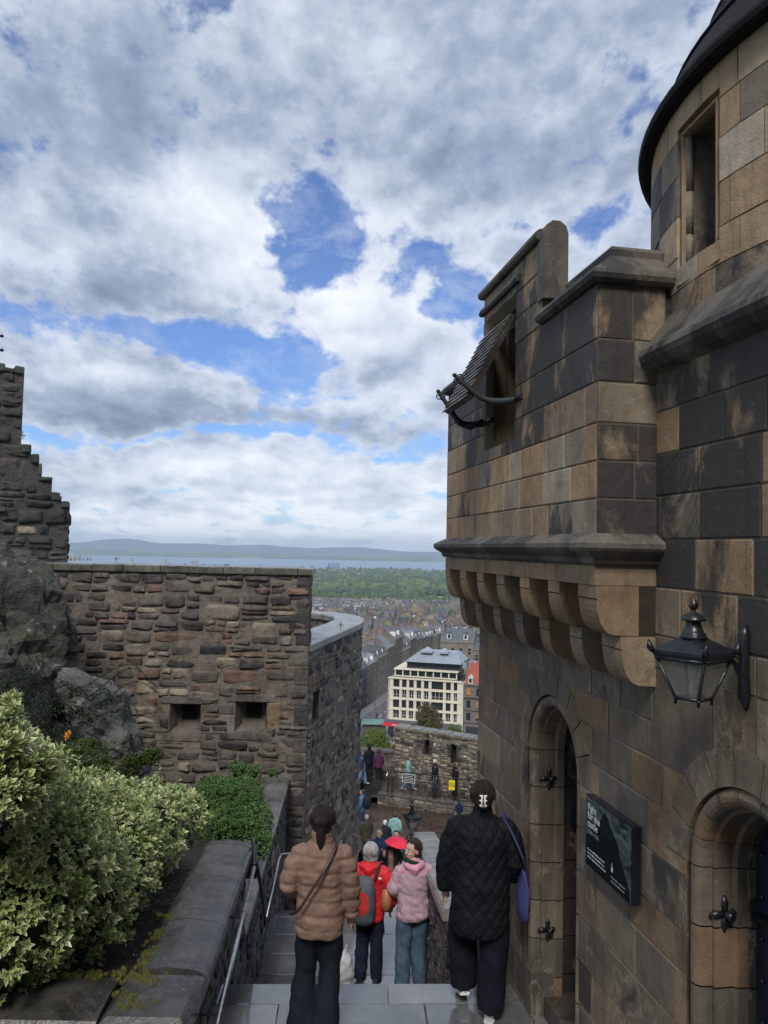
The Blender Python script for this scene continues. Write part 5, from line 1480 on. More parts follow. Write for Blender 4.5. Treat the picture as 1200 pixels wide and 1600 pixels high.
# shop fronts
M_RED = plain('red_fascia', (.62, .035, .045), .5, var=.08); M_GRYF = plain('grey_fascia', (.12, .12, .13), .6)
cbox('shop_window', .2, 8.2, KZ, -47.6, -.3, -.1, M_WIN); cbox('red_fascia', -1.2, 6.3, -47.4, -46.45, -.1, .4, M_RED); cbox('canopy', -.8, 8.6, -46.4, -45.65, -.4, .25, M_GRYF)
mb = MB(); [cbox('', x, x+.30, -47.05, -46.8, .405, .42, None, mb=mb) for x in (1.3, 1.7, 2.1, 2.5, 2.9, 3.3)]; mb.build('fascia_lettering', M_WHT, cb)
cbox('shop_window', 8.6, WD, KZ, -47.2, -.3, -.1, M_WIN); cbox('grey_fascia', 11.5, WD, -47.1, -45.7, -.2, .15, M_GRYF); cbox('red_shop_sign', 12.2, 14.4, -46.9, -46.1, .16, .25, M_RED); cbox('red_shop_sign', 17.9, 19.0, -49.0, -48.1, .0, .1, M_RED)
# red-roofed neighbour
rbh = thing('red_roofed_building', (28, 205, KZ), "grey sandstone building with steep red tiled roof right of the cream office block", "building")
M_REDT = plain('red_roof_tile', (.30, .062, .035), .7, var=.35, sc=3); M_GST = plain('grey_sandstone', (.155, .14, .12), .8, var=.25, sc=2)
def rb(name, *a, m_=None, par=None, mb=None):
    mb2 = mb or MB(); cbox('', *a, None, mb=mb2)
    if mb is None:
        o = mb2.build(name, m_, par or rbh)
        if par is not None: o.location = (0, 0, 0)
        return o
r0, r1, RZ = WD+.5, WD+13.5, -35.2
rb('wall', r0, r1, KZ-4, RZ, -12, 0, m_=M_GST)
mb = MB(); rb('', r0-.1, r1, RZ, RZ+.35, -.5, .35, mb=mb); rb('', r0-.1, r1, RZ-3.1, RZ-2.85, 0, .5, mb=mb); rb('', r0, r1, RZ-6.4, RZ-6.2, 0, .3, mb=mb); rb('', r0, r1, RZ-9.6, RZ-9.4, 0, .3, mb=mb); mb.build('cornice', M_GST, rbh)
mb = MB(); A = [fo_(r0, RZ+.35, -.2), fo_(r1, RZ+.35, -.2), fo_(r1, RZ+.35, -12), fo_(r0, RZ+.35, -12)]; B = [fo_(r0+1., RZ+5.2, -3.6), fo_(r1-1, RZ+5.2, -3.6), fo_(r1-1, RZ+5.2, -8), fo_(r0+1., RZ+5.2, -8)]; mb.loft([A, B], (1, 1, 1), True, False); rr2 = mb.build('roof', M_REDT, rbh)
for i in range(4):
    u = r0+1.6+i*3.3; mb = MB(); rb('', u-.6, u+.6, RZ+.4, RZ+1.9, -2.6, -.1, mb=mb); mb.loft([[fo_(u-.75, RZ+1.9, 0), fo_(u+.75, RZ+1.9, 0), fo_(u, RZ+2.7, 0)], [fo_(u-.75, RZ+1.9, -3), fo_(u+.75, RZ+1.9, -3), fo_(u, RZ+2.7, -3)]], (1, 1, 1), True, False)
    o = mb.build('dormer', M_WHT, rr2); o.location = (0, 0, 0); o3 = MB(); rb('', u-.35, u+.35, RZ+.7, RZ+1.7, -.09, -.04, mb=o3); o3 = o3.build('window', M_WIN, rbh)
M_ORB = plain('orange_blind', (.42, .19, .07), .7)
for f in range(3):
    for i in range(5):
        u = r0+1.2+i*2.6; z0 = RZ-2.6-f*3.2; mb = MB(); rb('', u-.55, u+.55, z0, z0+1.9, .01, .06, mb=mb); w_ = mb.build('window', M_WIN, rbh)
        if (f, i) in ((0, 0), (0, 2), (1, 1), (2, 1), (1, 3)): mb = MB(); rb('', u-.5, u+.5, z0+(.6 if f == 2 else .1), z0+1.85, .065, .08, mb=mb); q = mb.build('blind', M_ORB, w_); q.location = (0, 0, 0)
rb('shop_front', r0+.6, r1-.6, KZ, -45.9, .02, .12, m_=M_DKF)
# scaffolded building at the near end of the left row
sb = thing('scaffolded_building', tuple(ct(-6, 0, -50.5)), "dark netted scaffolding wrapped building at the street's left corner", "building")
mb = MB(); p0 = [ct(-13, -10), ct(0, -10), ct(0, 12), ct(-13, 12)]
mb.loft([[p+Vector((0, 0, -55)) for p in p0], [p+Vector((0, 0, -38.2)) for p in p0]], (.045, .045, .05), True, False); mb.build('wall', M_TEN, sb)
mb = MB()
for k in range(6):
    z = -50.4+k*2.3
    mb.tube([ct(.5, -10.4, z), ct(.5, 12.2, z)], .09, 4); mb.tube([ct(-13, -10.5, z), ct(.5, -10.5, z)], .09, 4)
for k in range(11): s = -10.4+k*2.25; mb.tube([ct(.5, s, -50.6), ct(.5, s, -37.5)], .07, 4)
mb.build('scaffold_poles', plain('scaffold', (.12, .12, .13), .5), sb)
mb = MB(); mb.loft([[p+Vector((0, 0, -38.2)) for p in p0], [p.lerp(ct(-6.5, 1), .35)+Vector((0, 0, -36.)) for p in p0]], (.07, .078, .09), True, False); mb.build('roof', M_SLT, sb)
# streets
M_ROAD = plain('wet_asphalt', (.13, .135, .145), .25, var=.25, sc=.6, spec=.6); M_PAVE = plain('wet_pavement', (.20, .20, .20), .35, var=.2, sc=.8)
def strip(mb, e0, e1, s0, s1, dz, ne=1, ns=1):
    g_ = [[mb.vert((lambda p: (p.x, p.y, hz(p.x, p.y)+dz))(ct(lerp(e0, e1, i/ne), lerp(s0, s1, j/ns)))) for j in range(ns+1)] for i in range(ne+1)]
    for i in range(ne):
        for j in range(ns): mb.face((g_[i][j], g_[i+1][j], g_[i+1][j+1], g_[i][j+1]))
mb = MB(); strip(mb, -150, 360, -60, 900, .42, 34, 90); struct(mb.build('pavement', M_PAVE))
mb = MB(); strip(mb, 4, 13, -24, 420, .55, 1, 60); struct(mb.build('road', M_ROAD))
mb = MB(); strip(mb, -150, 150, -42, -24.1, .55, 30, 1); struct(mb.build('road', M_ROAD))
mb = MB()
for k in range(26): strip(mb, 8.4, 8.55, -20+k*6, -17+k*6, .60)
struct(mb.build('road_markings', M_WHT))
# market stall, bus, lamp posts
mk = thing('market_stall', W(585, 1130, 214), "small kiosk with teal striped canopy beside the wet road", "kiosk"); c = Vector(mk.location); c.z = -50.2; mk.location = c
mb = MB(); mb.box((c.x-3.2, c.y-1.5, c.z), (c.x+3.2, c.y+1.5, c.z+2.2), (.10, .08, .06)); mb.build('counter', M_TEN, mk)
mb = MB(); mb.loft([[(c.x-3.8, c.y-2.2, c.z+2.4), (c.x+3.8, c.y-2.2, c.z+2.4), (c.x+3.8, c.y+2, c.z+2.4), (c.x-3.8, c.y+2, c.z+2.4)], [(c.x-3, c.y-.2, c.z+3.4), (c.x+3, c.y-.2, c.z+3.4), (c.x+3, c.y+.2, c.z+3.4), (c.x-3, c.y+.2, c.z+3.4)]], (.12, .21, .21), True, False); mb.build('canopy', M_TEN, mk)
bl = W(604, 1150, 190); bz = -50.2
bus = thing('city_bus', (bl.x, bl.y, bz), "single deck bus with white roof and orange yellow side on the main road", "bus")
Mb = Matrix.Translation((bl.x, bl.y, bz)) @ Matrix.Rotation(CANG-.05, 4, 'Z')
mb = MB(); mb.box((-5.2, -1.25, .35), (5.2, 1.25, 3.0), (.55, .26, .03), Mb, .12); mb.build('body', M_TEN, bus)
mb = MB(); mb.box((-5.25, -1.28, 3.0), (5.25, 1.28, 3.22), (.8, .8, .8), Mb, .1); mb.build('roof', M_WHT, bus)
for k in range(6): mb = MB(); mb.box((-5+k*1.7, -1.29, 1.5), (-3.5+k*1.7, -1.255, 2.7), (1, 1, 1), Mb); mb.build('window', M_WIN, bus)
for x in (-3.6, 3.4):
    for y in (-1.2, 1.2): mb = MB(); mb.lathe([(.1, -.12), (.48, -.12), (.5, 0), (.48, .12), (.1, .12)], Mb @ Vector((x, y, .48)), 12, (.02, .02, .02), M=Mb.to_3x3() @ Matrix.Rotation(R(90), 3, 'X')); mb.build('wheel', M_TEN, bus)
lpd = []
def lamp_post(e, s, lab):
    p = ct(e, s, -50.2); t = thing('street_lamp', p, lab, "street lamp", "street lamps along the far street")
    mb = MB(); mb.tube([p, p+Vector((0, 0, 8))], [.12, .07], 6, (.1, .1, .1)); mb.build('pole', M_TEN, t); mb = MB(); mb.tube([p+Vector((0, 0, 8)), p+Vector((.6, 0, 8.4)), p+Vector((1.3, 0, 8.4))], [.06, .05, .1], 6, (.1, .1, .1)); mb.build('lamp_head', M_TEN, t)
lamp_post(13.5, -22, "tall slim grey street lamp in front of the cream office block"); lamp_post(3.5, 5, "tall slim grey street lamp beside the scaffolded building"); lamp_post(13.5, 20, "tall slim grey street lamp beyond the cream office block")
# landmark frames and tower blocks by the shore
gf = thing('gasholder_frame', W(521, 889, 4250), "blue lattice gasholder frame near the shore on the horizon", "gasholder"); c = Vector(gf.location)
mb = MB()
for k in range(14): a = 2*math.pi*k/14; mb.tube([c+Vector((30*math.cos(a), 30*math.sin(a), -8)), c+Vector((30*math.cos(a), 30*math.sin(a), 30))], 1.1, 4)
for z in (6, 18, 30): mb.tube([c+Vector((30*math.cos(a), 30*math.sin(a), z)) for a in [2*math.pi*k/28 for k in range(29)]], 1.0, 4)
mb.build('lattice_frame', plain('blue_steel', (.06, .16, .32), .6), gf)
for px, py, hh in ((114, 873, 30), (122, 874, 24), (204, 877, 20), (256, 880, 26), (300, 881, 16), (306, 881, 18), (641, 893, 18)):
    p = W(px, py, 4100); t = MB(); t.box((p.x-11, p.y-8, p.z-12), (p.x+11, p.y+8, p.z+hh), (.5, .49, .47)); 
    for q in range(4): t.box((p.x-11.4, p.y-8.6, p.z+hh*(q+.3)/4-2), (p.x+11.4, p.y-8.1, p.z+hh*(q+.3)/4), (.2, .2, .22))
    tag(t.build('tower_block', M_TEN, loc=(p.x, p.y, p.z-12)), {114: "taller pale tower block nearest the ruined wall on the hazy shore", 122: "lower pale tower block just right of the one nearest the ruined wall", 204: "lone pale tower block on the hazy shore above the capstones, third from the ruined wall", 256: "broad pale tower block on the hazy shore, fourth from the ruined wall", 300: "left one of the close pair of pale tower blocks above the capstones", 306: "right one of the close pair of pale tower blocks above the capstones", 641: "pale tower block at the edge of the woods right of the blue gasholder"}[px], "tower block", "tower blocks near the shore")

# ============================================================ haze
mb = MB(); mb.box((-26000, -400, -175), (26000, 15600, 140)); hzb = mb.build('haze', None); hzb.data.materials.clear()
hm = bpy.data.materials.new('haze_air'); hm.use_nodes = True; n = NT(hm.node_tree); n.n.clear(); o_ = n.node('ShaderNodeOutputMaterial'); pv = n.node('ShaderNodeVolumePrincipled')
pv.inputs['Color'].default_value = (.64, .80, 1, 1); pv.inputs['Density'].default_value = 8.5e-5; pv.inputs['Anisotropy'].default_value = -.15; n.l.new(pv.outputs[0], o_.inputs['Volume'])
hzb.data.materials.append(hm); tag(hzb, kind='stuff'); hzb.visible_shadow = False
# ============================================================ PLANTS
def leaf(mb, p, dirv, nrm, L, wd, cen, edge, tip=None):
    d_ = dirv.normalized(); s_ = d_.cross(nrm)
    if s_.length < 1e-3: s_ = d_.orthogonal()
    s_.normalize(); n_ = s_.cross(d_)
    b = mb.vert(p, cen); l = mb.vert(p+d_*L*.5+s_*wd+n_*wd*.3, edge); r0 = mb.vert(p+d_*L*.5-s_*wd+n_*wd*.3, edge); c = mb.vert(p+d_*L*.55, cen); t = mb.vert(p+d_*L-n_*L*.12, tip or edge)
    mb.face((b, c, l)); mb.face((b, r0, c)); mb.face((l, c, t)); mb.face((c, r0, t))
def rv(r_): 
    while True:
        v = Vector((r_.uniform(-1, 1), r_.uniform(-1, 1), r_.uniform(-1, 1)))
        if .01 < v.length < 1: return v.normalized()
def sprig(mb, p, up, r_, L, nl, pal, spread=.9):
    up = up.normalized(); a0 = r_.random()*6.28; o1 = up.orthogonal().normalized(); o2 = up.cross(o1); ln = L*.9
    cen, edge = pal
    for k in range(nl):
        a = a0+k*2.4; out = o1*math.cos(a)+o2*math.sin(a); h = k/nl
        d_ = out*spread*(1-.55*h)+up*(.35+.8*h)
        v = r_.uniform(.8, 1.2)
        leaf(mb, p+up*ln*h, d_+rv(r_)*.2, up, L*r_.uniform(.75, 1.15)*(1-.2*h), L*r_.uniform(.19, .27), tuple(q*v for q in cen), tuple(q*v for q in edge))
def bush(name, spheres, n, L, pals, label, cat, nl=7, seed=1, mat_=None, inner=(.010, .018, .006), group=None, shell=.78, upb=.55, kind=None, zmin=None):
    r_ = random.Random(seed); t = thing(name, spheres[0][0], label, cat, group); mb = MB()
    wts = [s[1]**2 for s in spheres]
    for k in range(n):
        c, rr_ = r_.choices(spheres, wts)[0][:2]; d_ = rv(r_); 
        if d_.z < -.3 and r_.random() < .5: d_.z *= -1
        bumpy = 1+.22*noise.noise((Vector(c)+d_*rr_)*3.2)+.12*noise.noise((Vector(c)+d_*rr_)*9)
        p = Vector(c)+d_*rr_*bumpy*(shell+(1.03-shell)*r_.random()**.5)
        deep = any((p-Vector(c2)).length < r2*.62 for c2, r2 in [q[:2] for q in spheres])
        if deep and r_.random() < .85: continue
        if zmin is not None and p.z < zmin: continue
        pal = pals[min(len(pals)-1, int(r_.random()**1.3*len(pals)))]
        sprig(mb, p, d_*.7+Vector((0, 0, upb))+rv(r_)*.35, r_, L*r_.uniform(.8, 1.2), nl, pal)
    mb.build('leaves', mat_ or M_LEAF, t)
    mb = MB()
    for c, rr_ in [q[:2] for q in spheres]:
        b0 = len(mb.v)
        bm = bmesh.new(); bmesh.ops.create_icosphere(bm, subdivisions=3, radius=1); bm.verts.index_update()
        for v in bm.verts: k = .70+.12*noise.noise((Vector(c)+v.co*rr_)*4); mb.vert(Vector(c)+v.co*rr_*k, inner)  # near-black core lumps, painted as the shade deep between leaves
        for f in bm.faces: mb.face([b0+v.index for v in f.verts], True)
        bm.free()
    for k in range(26):
        c, rr_ = r_.choices(spheres, wts)[0][:2]; c = Vector(c); e_ = c+rv(r_)*rr_*.9; b_ = Vector((c.x+r_.uniform(-.1, .1), c.y+r_.uniform(-.1, .1), c.z-rr_))
        mb.tube([b_, (b_+e_)/2+rv(r_)*.06, e_], [.012, .008, .003], 5, (.04, .03, .02))
    mb.build('branches_and_shade_core', M_TWIG, t); return t
M_TWIG = tinted('twig', .9, .3, 20)
CREAM = [((.16,.25,.06), (.70,.72,.38)), ((.13,.22,.05), (.62,.66,.30)), ((.20,.28,.08), (.78,.78,.48)), ((.11,.19,.045), (.48,.56,.22)), ((.08,.14,.035), (.24,.34,.10))]
hs = [(W(-25, 1262, 4.55), .42), (W(50, 1345, 4.9), .46), (W(115, 1395, 5.3), .40), (W(165, 1345, 6.0), .43), (W(225, 1305, 6.8), .36), (W(275, 1285, 7.5), .27), (W(100, 1300, 5.9), .42),
      (W(10, 1425, 4.75), .42), (W(-70, 1350, 4.9), .5), (W(-40, 1460, 4.7), .4), (W(235, 1275, 7.6), .28), (W(180, 1290, 6.9), .35), (W(-170, 1340, 5.3), .5), (W(-250, 1400, 5.2), .5), (W(-190, 1430, 4.9), .42)]
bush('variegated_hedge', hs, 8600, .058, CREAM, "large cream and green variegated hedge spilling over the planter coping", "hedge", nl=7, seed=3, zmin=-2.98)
mb = MB(); r_ = random.Random(33); ts = thing('stray_shoots', W(120, 1260, 5.6), "loose young variegated shoots standing out of the top of the hedge", "shoots")
for k in range(60):
    c_, q_ = r_.choice(hs); d_ = rv(r_); d_.z = abs(d_.z)+.3; d_.normalize(); p = Vector(c_)+d_*q_*.95; e_ = p+(d_+Vector((0, 0, .8))+rv(r_)*.4).normalized()*r_.uniform(.06, .16)
    mb.tube([p-d_*.1, p, e_], [.004, .003, .002], 4, (.12, .16, .06))
    for j in range(5): sprig(mb, p.lerp(e_, .2+j*.2), (e_-p), r_, .042, 3, CREAM[r_.randrange(3)])
mb.build('shoots', M_LEAF, ts)
hs2 = [(W(-12, 1180, 4.0), .13), (W(5, 1120, 4.0), .06), (W(40, 1215, 4.3), .12), (W(0, 1230, 4.1), .2)]
bush('variegated_shrub', hs2, 520, .060, CREAM[:3], "tall pale variegated shoots rising above the hedge at the left edge", "shrub", nl=8, seed=4, upb=1.1)
IVY = [((.075,.16,.035), (.10,.20,.045)), ((.11,.22,.05), (.16,.28,.07)), ((.05,.11,.028), (.07,.14,.035))]
iv = [(W(345, 1240, 9.2), .17), (W(375, 1255, 9.0), .26), (W(395, 1290, 8.8), .22), (W(405, 1320, 8.6), .14), (W(372, 1205, 9.4), .10), (W(395, 1208, 9.4), .08), (W(425, 1210, 9.4), .045), (W(330, 1245, 8.9), .2), (W(350, 1290, 8.7), .22)]
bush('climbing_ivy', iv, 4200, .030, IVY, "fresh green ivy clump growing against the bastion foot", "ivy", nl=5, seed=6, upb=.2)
DKG = [((.014,.026,.014), (.02,.036,.018)), ((.022,.036,.018), (.03,.05,.024)), ((.03,.022,.016), (.035,.028,.02))]
dk = [(W(50, 1120, 9.2), .36), (W(85, 1105, 9.5), .26), (W(20, 1150, 8.4), .42), (W(80, 1175, 8.6), .34), (W(35, 1070, 9.6), .24), (W(10, 1090, 9.0), .3)]
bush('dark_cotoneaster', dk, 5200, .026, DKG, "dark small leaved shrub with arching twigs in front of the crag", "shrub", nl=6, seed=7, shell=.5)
mb = MB(); r_ = random.Random(7)
t = thing('arching_twigs', W(110, 1120, 9.2), "thin dark arching twigs with tiny leaves above the dark shrub", "twigs")
for k in range(30):
    p = W(r_.uniform(40, 150), r_.uniform(1070, 1150), 9.2); q = p+Vector((r_.uniform(-.2, .6), -.1, r_.uniform(.1, .45))); e_ = q+Vector((r_.uniform(0, .35), 0, r_.uniform(-.25, .05)))
    pts = catmull([p, q, e_], 6); mb.tube(pts, .005, 4, (.02, .015, .012))
    for z in pts[3:]:
        for _ in range(3): leaf(mb, z, rv(r_), rv(r_), .028, .010, (.035, .06, .03), (.05, .08, .04))
mb.build('stems', M_LEAF, t)
FERN = [((.05,.075,.012), (.085,.12,.02)), ((.03,.055,.012), (.05,.085,.016))]
bush('feathery_conifer', [(W(130, 1190, 8.4), .22), (W(155, 1212, 8.3), .18), (W(108, 1212, 8.0), .26), (W(172, 1236, 8.0), .16), (W(140, 1228, 7.9), .22)], 3600, .034, FERN, "low dark olive feathery conifer behind the hedge", "conifer", nl=6, seed=8)
bush('leafy_tuft', [(W(205, 1195, 8.8), .10), (W(230, 1185, 8.9), .07), (W(245, 1180, 8.9), .05)], 350, .035, FERN, "small green tuft at the foot of the sloping crag", "plant", nl=6, seed=9)
fl = thing('orange_flower', W(104, 1148, 8.35), "small orange flower head in the dark shrub", "flower"); mb = MB()
for k in range(26): p = Vector(fl.location)+rv(r_)*.035; leaf(mb, p, rv(r_), rv(r_), .03, .012, (.8, .26, .02), (.9, .36, .03))
mb.build('petals', M_LEAF, fl); mb = MB(); mb.tube([Vector(fl.location), Vector(fl.location)-Vector((0, 0, .3))], .004, 5, (.05, .07, .02)); mb.build('stem', M_LEAF, fl)
# small plants rooted in the walls
def tuft(name, p, r0, n, pal, label, cat, seed):
    r_ = random.Random(seed); t = thing(name, p, label, cat); mb = MB()
    for k in range(n): q = p+rv(r_)*r0*r_.random(); sprig(mb, q, Vector((r_.uniform(-.5, .5), -.4, 1)), r_, r0*.35, 5, pal)
    mb.build('leaves', M_LEAF, t); mb = MB(); mb.tube([p-Vector((0, 0, r0)), p+Vector((0, 0, r0*.6))], .004, 5, (.05, .05, .02)); mb.build('stem', M_TWIG, t)
tuft('wall_plant', W(28, 680, 17.8), .16, 60, ((.05,.09,.02), (.08,.13,.03)), "small leafy plant growing from the step of the ruined wall", "plant", 1)
tuft('coping_weed', W(532, 978, 15.2), .07, 22, ((.07,.14,.03), (.12,.2,.05)), "tiny green weed on the curved parapet coping", "weed", 2)
tuft('gatehouse_weed', W(1131, 10, 3.9), .03, 22, ((.03,.04,.02), (.05,.06,.03)), "tiny tuft growing on the edge of the turret roof", "weed", 3)
tuft('capstone_weed', W(182, 874, 13.2), .05, 14, ((.12,.04,.03), (.16,.07,.04)), "tiny reddish weed on the bastion capstones", "weed", 4)
g_ = tag(None or thing('dry_grass', W(131, 873, 13.2), "dry grass wisps on the capstones beside the ruined wall", "grass tuft")); mb = MB()
for k in range(40): p = W(r_.uniform(105, 145), 876, 13.1+r_.random()*.4); mb.tube([p, p+Vector((r_.uniform(-.04, .04), 0, r_.uniform(.03, .12)))], [.003, .001], 3, (.16, .13, .06))
mb.build('blades', M_LEAF, g_)
# soil litter
mb = MB(); 
for k in range(1500):
    x, y = r_.uniform(-2.6, -1.5), r_.uniform(5.02, 7.0); p = Vector((x, y, -2.83+.05*r_.random())); c = r_.choice([(.09,.065,.04), (.05,.035,.025), (.14,.11,.07), (.03,.025,.02)]); leaf(mb, p, Vector((r_.uniform(-1, 1), r_.uniform(-1, 1), .2)), Vector((0, 0, 1)), r_.uniform(.015, .04), .008, c, c)
tag(mb.build('leaf_litter', M_LEAF), "brown leaf litter on the soil along the planter coping", "leaf litter", kind='stuff')

# ---- trees below the castle
def tree(name, base, top, crown, n, L, pals, label, seed, trunk=.2, group=None):
    r_ = random.Random(seed); t = thing(name, base, label, "tree", group); mb = MB(); base = Vector(base); top = Vector(top)
    mb.tube([base, base.lerp(top, .5)+Vector((.1, 0, 0)), top], [trunk, trunk*.7, trunk*.3], 8, (.05, .04, .03))
    for c, rr_ in crown:
        for k in range(4): e_ = Vector(c)+rv(r_)*rr_*.8; b_ = base.lerp(top, r_.uniform(.45, .95)); mb.tube([b_, (b_+e_)/2+Vector((0, 0, .1)), e_], [trunk*.4, trunk*.25, .02], 5, (.05, .04, .03))
    mb.build('trunk', M_BARK, t); mb = MB(); w_ = [c[1]**2 for c in crown]
    for k in range(n):
        c, rr_ = r_.choices(crown, w_)[0]; d_ = rv(r_); p = Vector(c)+d_*rr_*(r_.random()**.4)*(1+.3*noise.noise((Vector(c)+d_)*2))
        sprig(mb, p, d_+Vector((0, 0, .4)), r_, L*r_.uniform(.7, 1.3), 4, r_.choice(pals))
    mb.build('crown', M_LEAF, t)
YG = [((.10,.15,.02), (.17,.24,.035)), ((.07,.12,.02), (.12,.19,.03)), ((.13,.17,.03), (.2,.26,.05))]
c0 = W(586, 1158, 75)
tree('yellow_green_tree', (c0.x, c0.y, hz(c0.x, c0.y)), c0+Vector((0, 0, .6)), [(c0, 1.15), (c0+Vector((.7, 0, -.2)), .8), (c0+Vector((-.9, 0, -.3)), .9), (c0+Vector((.1, 0, .35)), .8), (c0+Vector((.3, 0, -1)), 1.2)], 2600, .17, YG, "round yellow green tree just beyond the low parapet", 1, .14)
c0 = W(612, 1170, 80)
tree('dark_shrub_tree', (c0.x, c0.y, hz(c0.x, c0.y)), c0, [(c0+Vector((-.2, 0, -.4)), 1.1), (c0+Vector((.3, 0, -1.2)), 1.2)], 1400, .17, [((.03,.04,.015), (.05,.06,.02)), ((.08,.07,.02), (.12,.10,.03))], "dark brownish tree behind the yellow green one", 2, .12)
c0 = W(668, 1118, 168)
BR = [((.09,.085,.03), (.15,.13,.045)), ((.06,.065,.025), (.10,.095,.035)), ((.13,.10,.035), (.19,.15,.05))]
tree('bronze_leaved_tree', (c0.x, c0.y, hz(c0.x, c0.y)), c0+Vector((0, 0, 2.2)), [(c0+Vector((-.3, 0, 1.6)), 1.1), (c0+Vector((-1.0, 0, .2)), 1.5), (c0+Vector((1.0, 0, .3)), 1.5), (c0+Vector((0, 0, -1.5)), 2.6), (c0+Vector((1.6, 0, -2)), 1.6)], 1900, .40, BR, "thin bronze leaved tree in front of the cream office block", 3, .25)
c0 = W(712, 1140, 172)
tree('small_green_tree', (c0.x, c0.y, hz(c0.x, c0.y)), c0, [(c0+Vector((0, 0, -.5)), 1.5), (c0+Vector((-1, 0, -1.4)), 1.5)], 700, .35, YG, "small green tree behind the rampart below the office block", 4, .2)
for q, (px, py, d_, rr_) in enumerate([(690, 965, 640, 9), (715, 962, 650, 10), (672, 966, 660, 8), (746, 985, 560, 9), (650, 952, 960, 12), (735, 963, 640, 8)]):
    c0 = W(px, py, d_); lab = ["bright green treetops above the distant roofs, middle clump", "bright green treetops above the distant roofs, tallest clump", "bright green treetop above the distant roofs, left clump", "bright green tree beside the gatehouse wall among distant roofs", "dark pointed tree standing where the roofs meet the woods", "bright green treetops above the distant roofs, right clump"][q]
    P5 = YG if q != 4 else [((.04,.07,.02), (.06,.10,.03))]
    tree('park_tree', (c0.x, c0.y, hz(c0.x, c0.y)), c0, [(c0, rr_*.5), (c0+Vector((rr_*.6, 0, -1)), rr_*.5), (c0+Vector((-rr_*.6, 0, -1)), rr_*.5), (c0+Vector((0, 0, -rr_*.6)), rr_*.7)], 420, 1.7, P5, lab, 10+q, .5, "park trees among the distant roofs")
# ============================================================ LANTERNS, SIGNS, RAILS
def lantern_body(root, c, yaw, S, hasbracket=False):
    """four-sided tapering lantern. c: centre of the eave ring; S: width across the eave"""
    Rz = Matrix.Rotation(yaw, 3, 'Z'); h = S/2; c = Vector(c)
    def q4(r0, z): return [c+Rz @ Vector((sx*r0, sy*r0, z)) for sx, sy in ((1, 1), (-1, 1), (-1, -1), (1, -1))]
    mb = MB()   # roof
    mb.loft([q4(h*1.04, -.02*S/.3), q4(h*1.08, .0), q4(h*1.08, .012), q4(h*.98, .02), q4(h*.32, S*.32)], (1, 1, 1), True, False)
    z0 = S*.32
    mb.lathe([*[(h*a, z0+b*.56) for a, b in ((.50,-.012),(.52,0),(.44,.012),(.46,.025),(.38,.035),(.27,.105),(.28,.115),(.46,.125),(.45,.135),(.34,.165),(.1,.185),(.07,.20),(.15,.215),(.19,.235),(.15,.26),(.05,.285),(.001,.32))]] if S > .2 else
              [(h*.5, z0-.01), (h*.45, z0+.02), (h*.24, z0+.09), (h*.44, z0+.10), (h*.3, z0+.13), (h*.08, z0+.15), (h*.18, z0+.18), (h*.02, z0+.24)], c, 16)
    for p in q4(h*1.06, .005):
        out = (p-c); out.z = 0; out.normalize(); mb.tube([p, p+out*.012+Vector((0, 0, .018)), p+out*.02+Vector((0, 0, .05))], [.012, .016, .003], 5)
    mb.build('lantern_roof', M_IRON, root)
    mb = MB(); hb_ = h*.47; zb = -S*.84
    T_, B_ = q4(h*.97, -.02), q4(hb_, zb)
    for a, b in zip(T_, B_): mb.tube([a, b, b-Vector((0, 0, .014))], .0075, 6)
    for Q, rr_ in ((T_, .011), (B_, .008)):
        for k in range(4): mb.tube([Q[k], Q[(k+1) % 4]], rr_, 6)
    for b in B_: mb.lathe([(.001, -.03), (.008, -.024), (.005, -.01), (.008, 0)], b, 8)
    mb.build('lantern_frame', M_IRON, root)
    for k in range(4):
        a, b, d_, e_ = T_[k], T_[(k+1) % 4], B_[(k+1) % 4], B_[k]; mb = MB(); mb.poly([a, b, d_, e_]); mb.build('glass_pane', M_GLASS, root)
    mb = MB(); mb.lathe([(.02, zb+.005), (.02, zb+.05), (.012, zb+.06), (.022, zb+.10), (.024, zb+.14), (.012, zb+.165), (.001, zb+.17)], c, 12); mb.build('bulb', M_BULB, root)
    mb = MB(); mb.poly(B_[::-1]); mb.poly([p+Vector((0, 0, .004)) for p in B_]); mb.build('lantern_base', M_IRON, root)
M_BULB = plain('unlit_bulb', (.5, .5, .48), .3)
qn = .257; uL_ = (BY-3.33)/.985
lc = wb(uL_, -.415, qn)
wl_ = thing('wall_lantern', lc, "black four sided glass lantern on an iron bracket, high on the gatehouse wall", "wall lantern")
lantern_body(wl_, lc, R(10)+R(28), .222)
mb = MB(); a = wb(uL_+.0, -.415, .0)
mb.tube([wb(uL_, -.29, .012), wb(uL_, -.33, .02), wb(uL_, -.5, .022), wb(uL_, -.60, .018), wb(uL_, -.66, .01)], [.008, .026, .024, .028, .006], 10)
mb.tube([wb(uL_, -.41, .02), wb(uL_, -.405, .10), wb(uL_, -.405, .17)], [.013, .012, .012], 8)
mb.tube(catmull([wb(uL_, -.56, .02), wb(uL_, -.50, .045), wb(uL_, -.45, .075), wb(uL_, -.42, .135)], 6), .011, 8)
mb.tube(scroll(wb(uL_, -.40, .05), (Vector((0, 0, 1)), N), .02, 1.2), .004, 5)
mb.lathe([(.02, -.38), (.026, -.36), (.016, -.34), (.01, -.31), (.001, -.285)], wb(uL_, 0, .02), 10)
mb.build('wall_bracket', M_IRON, wl_)
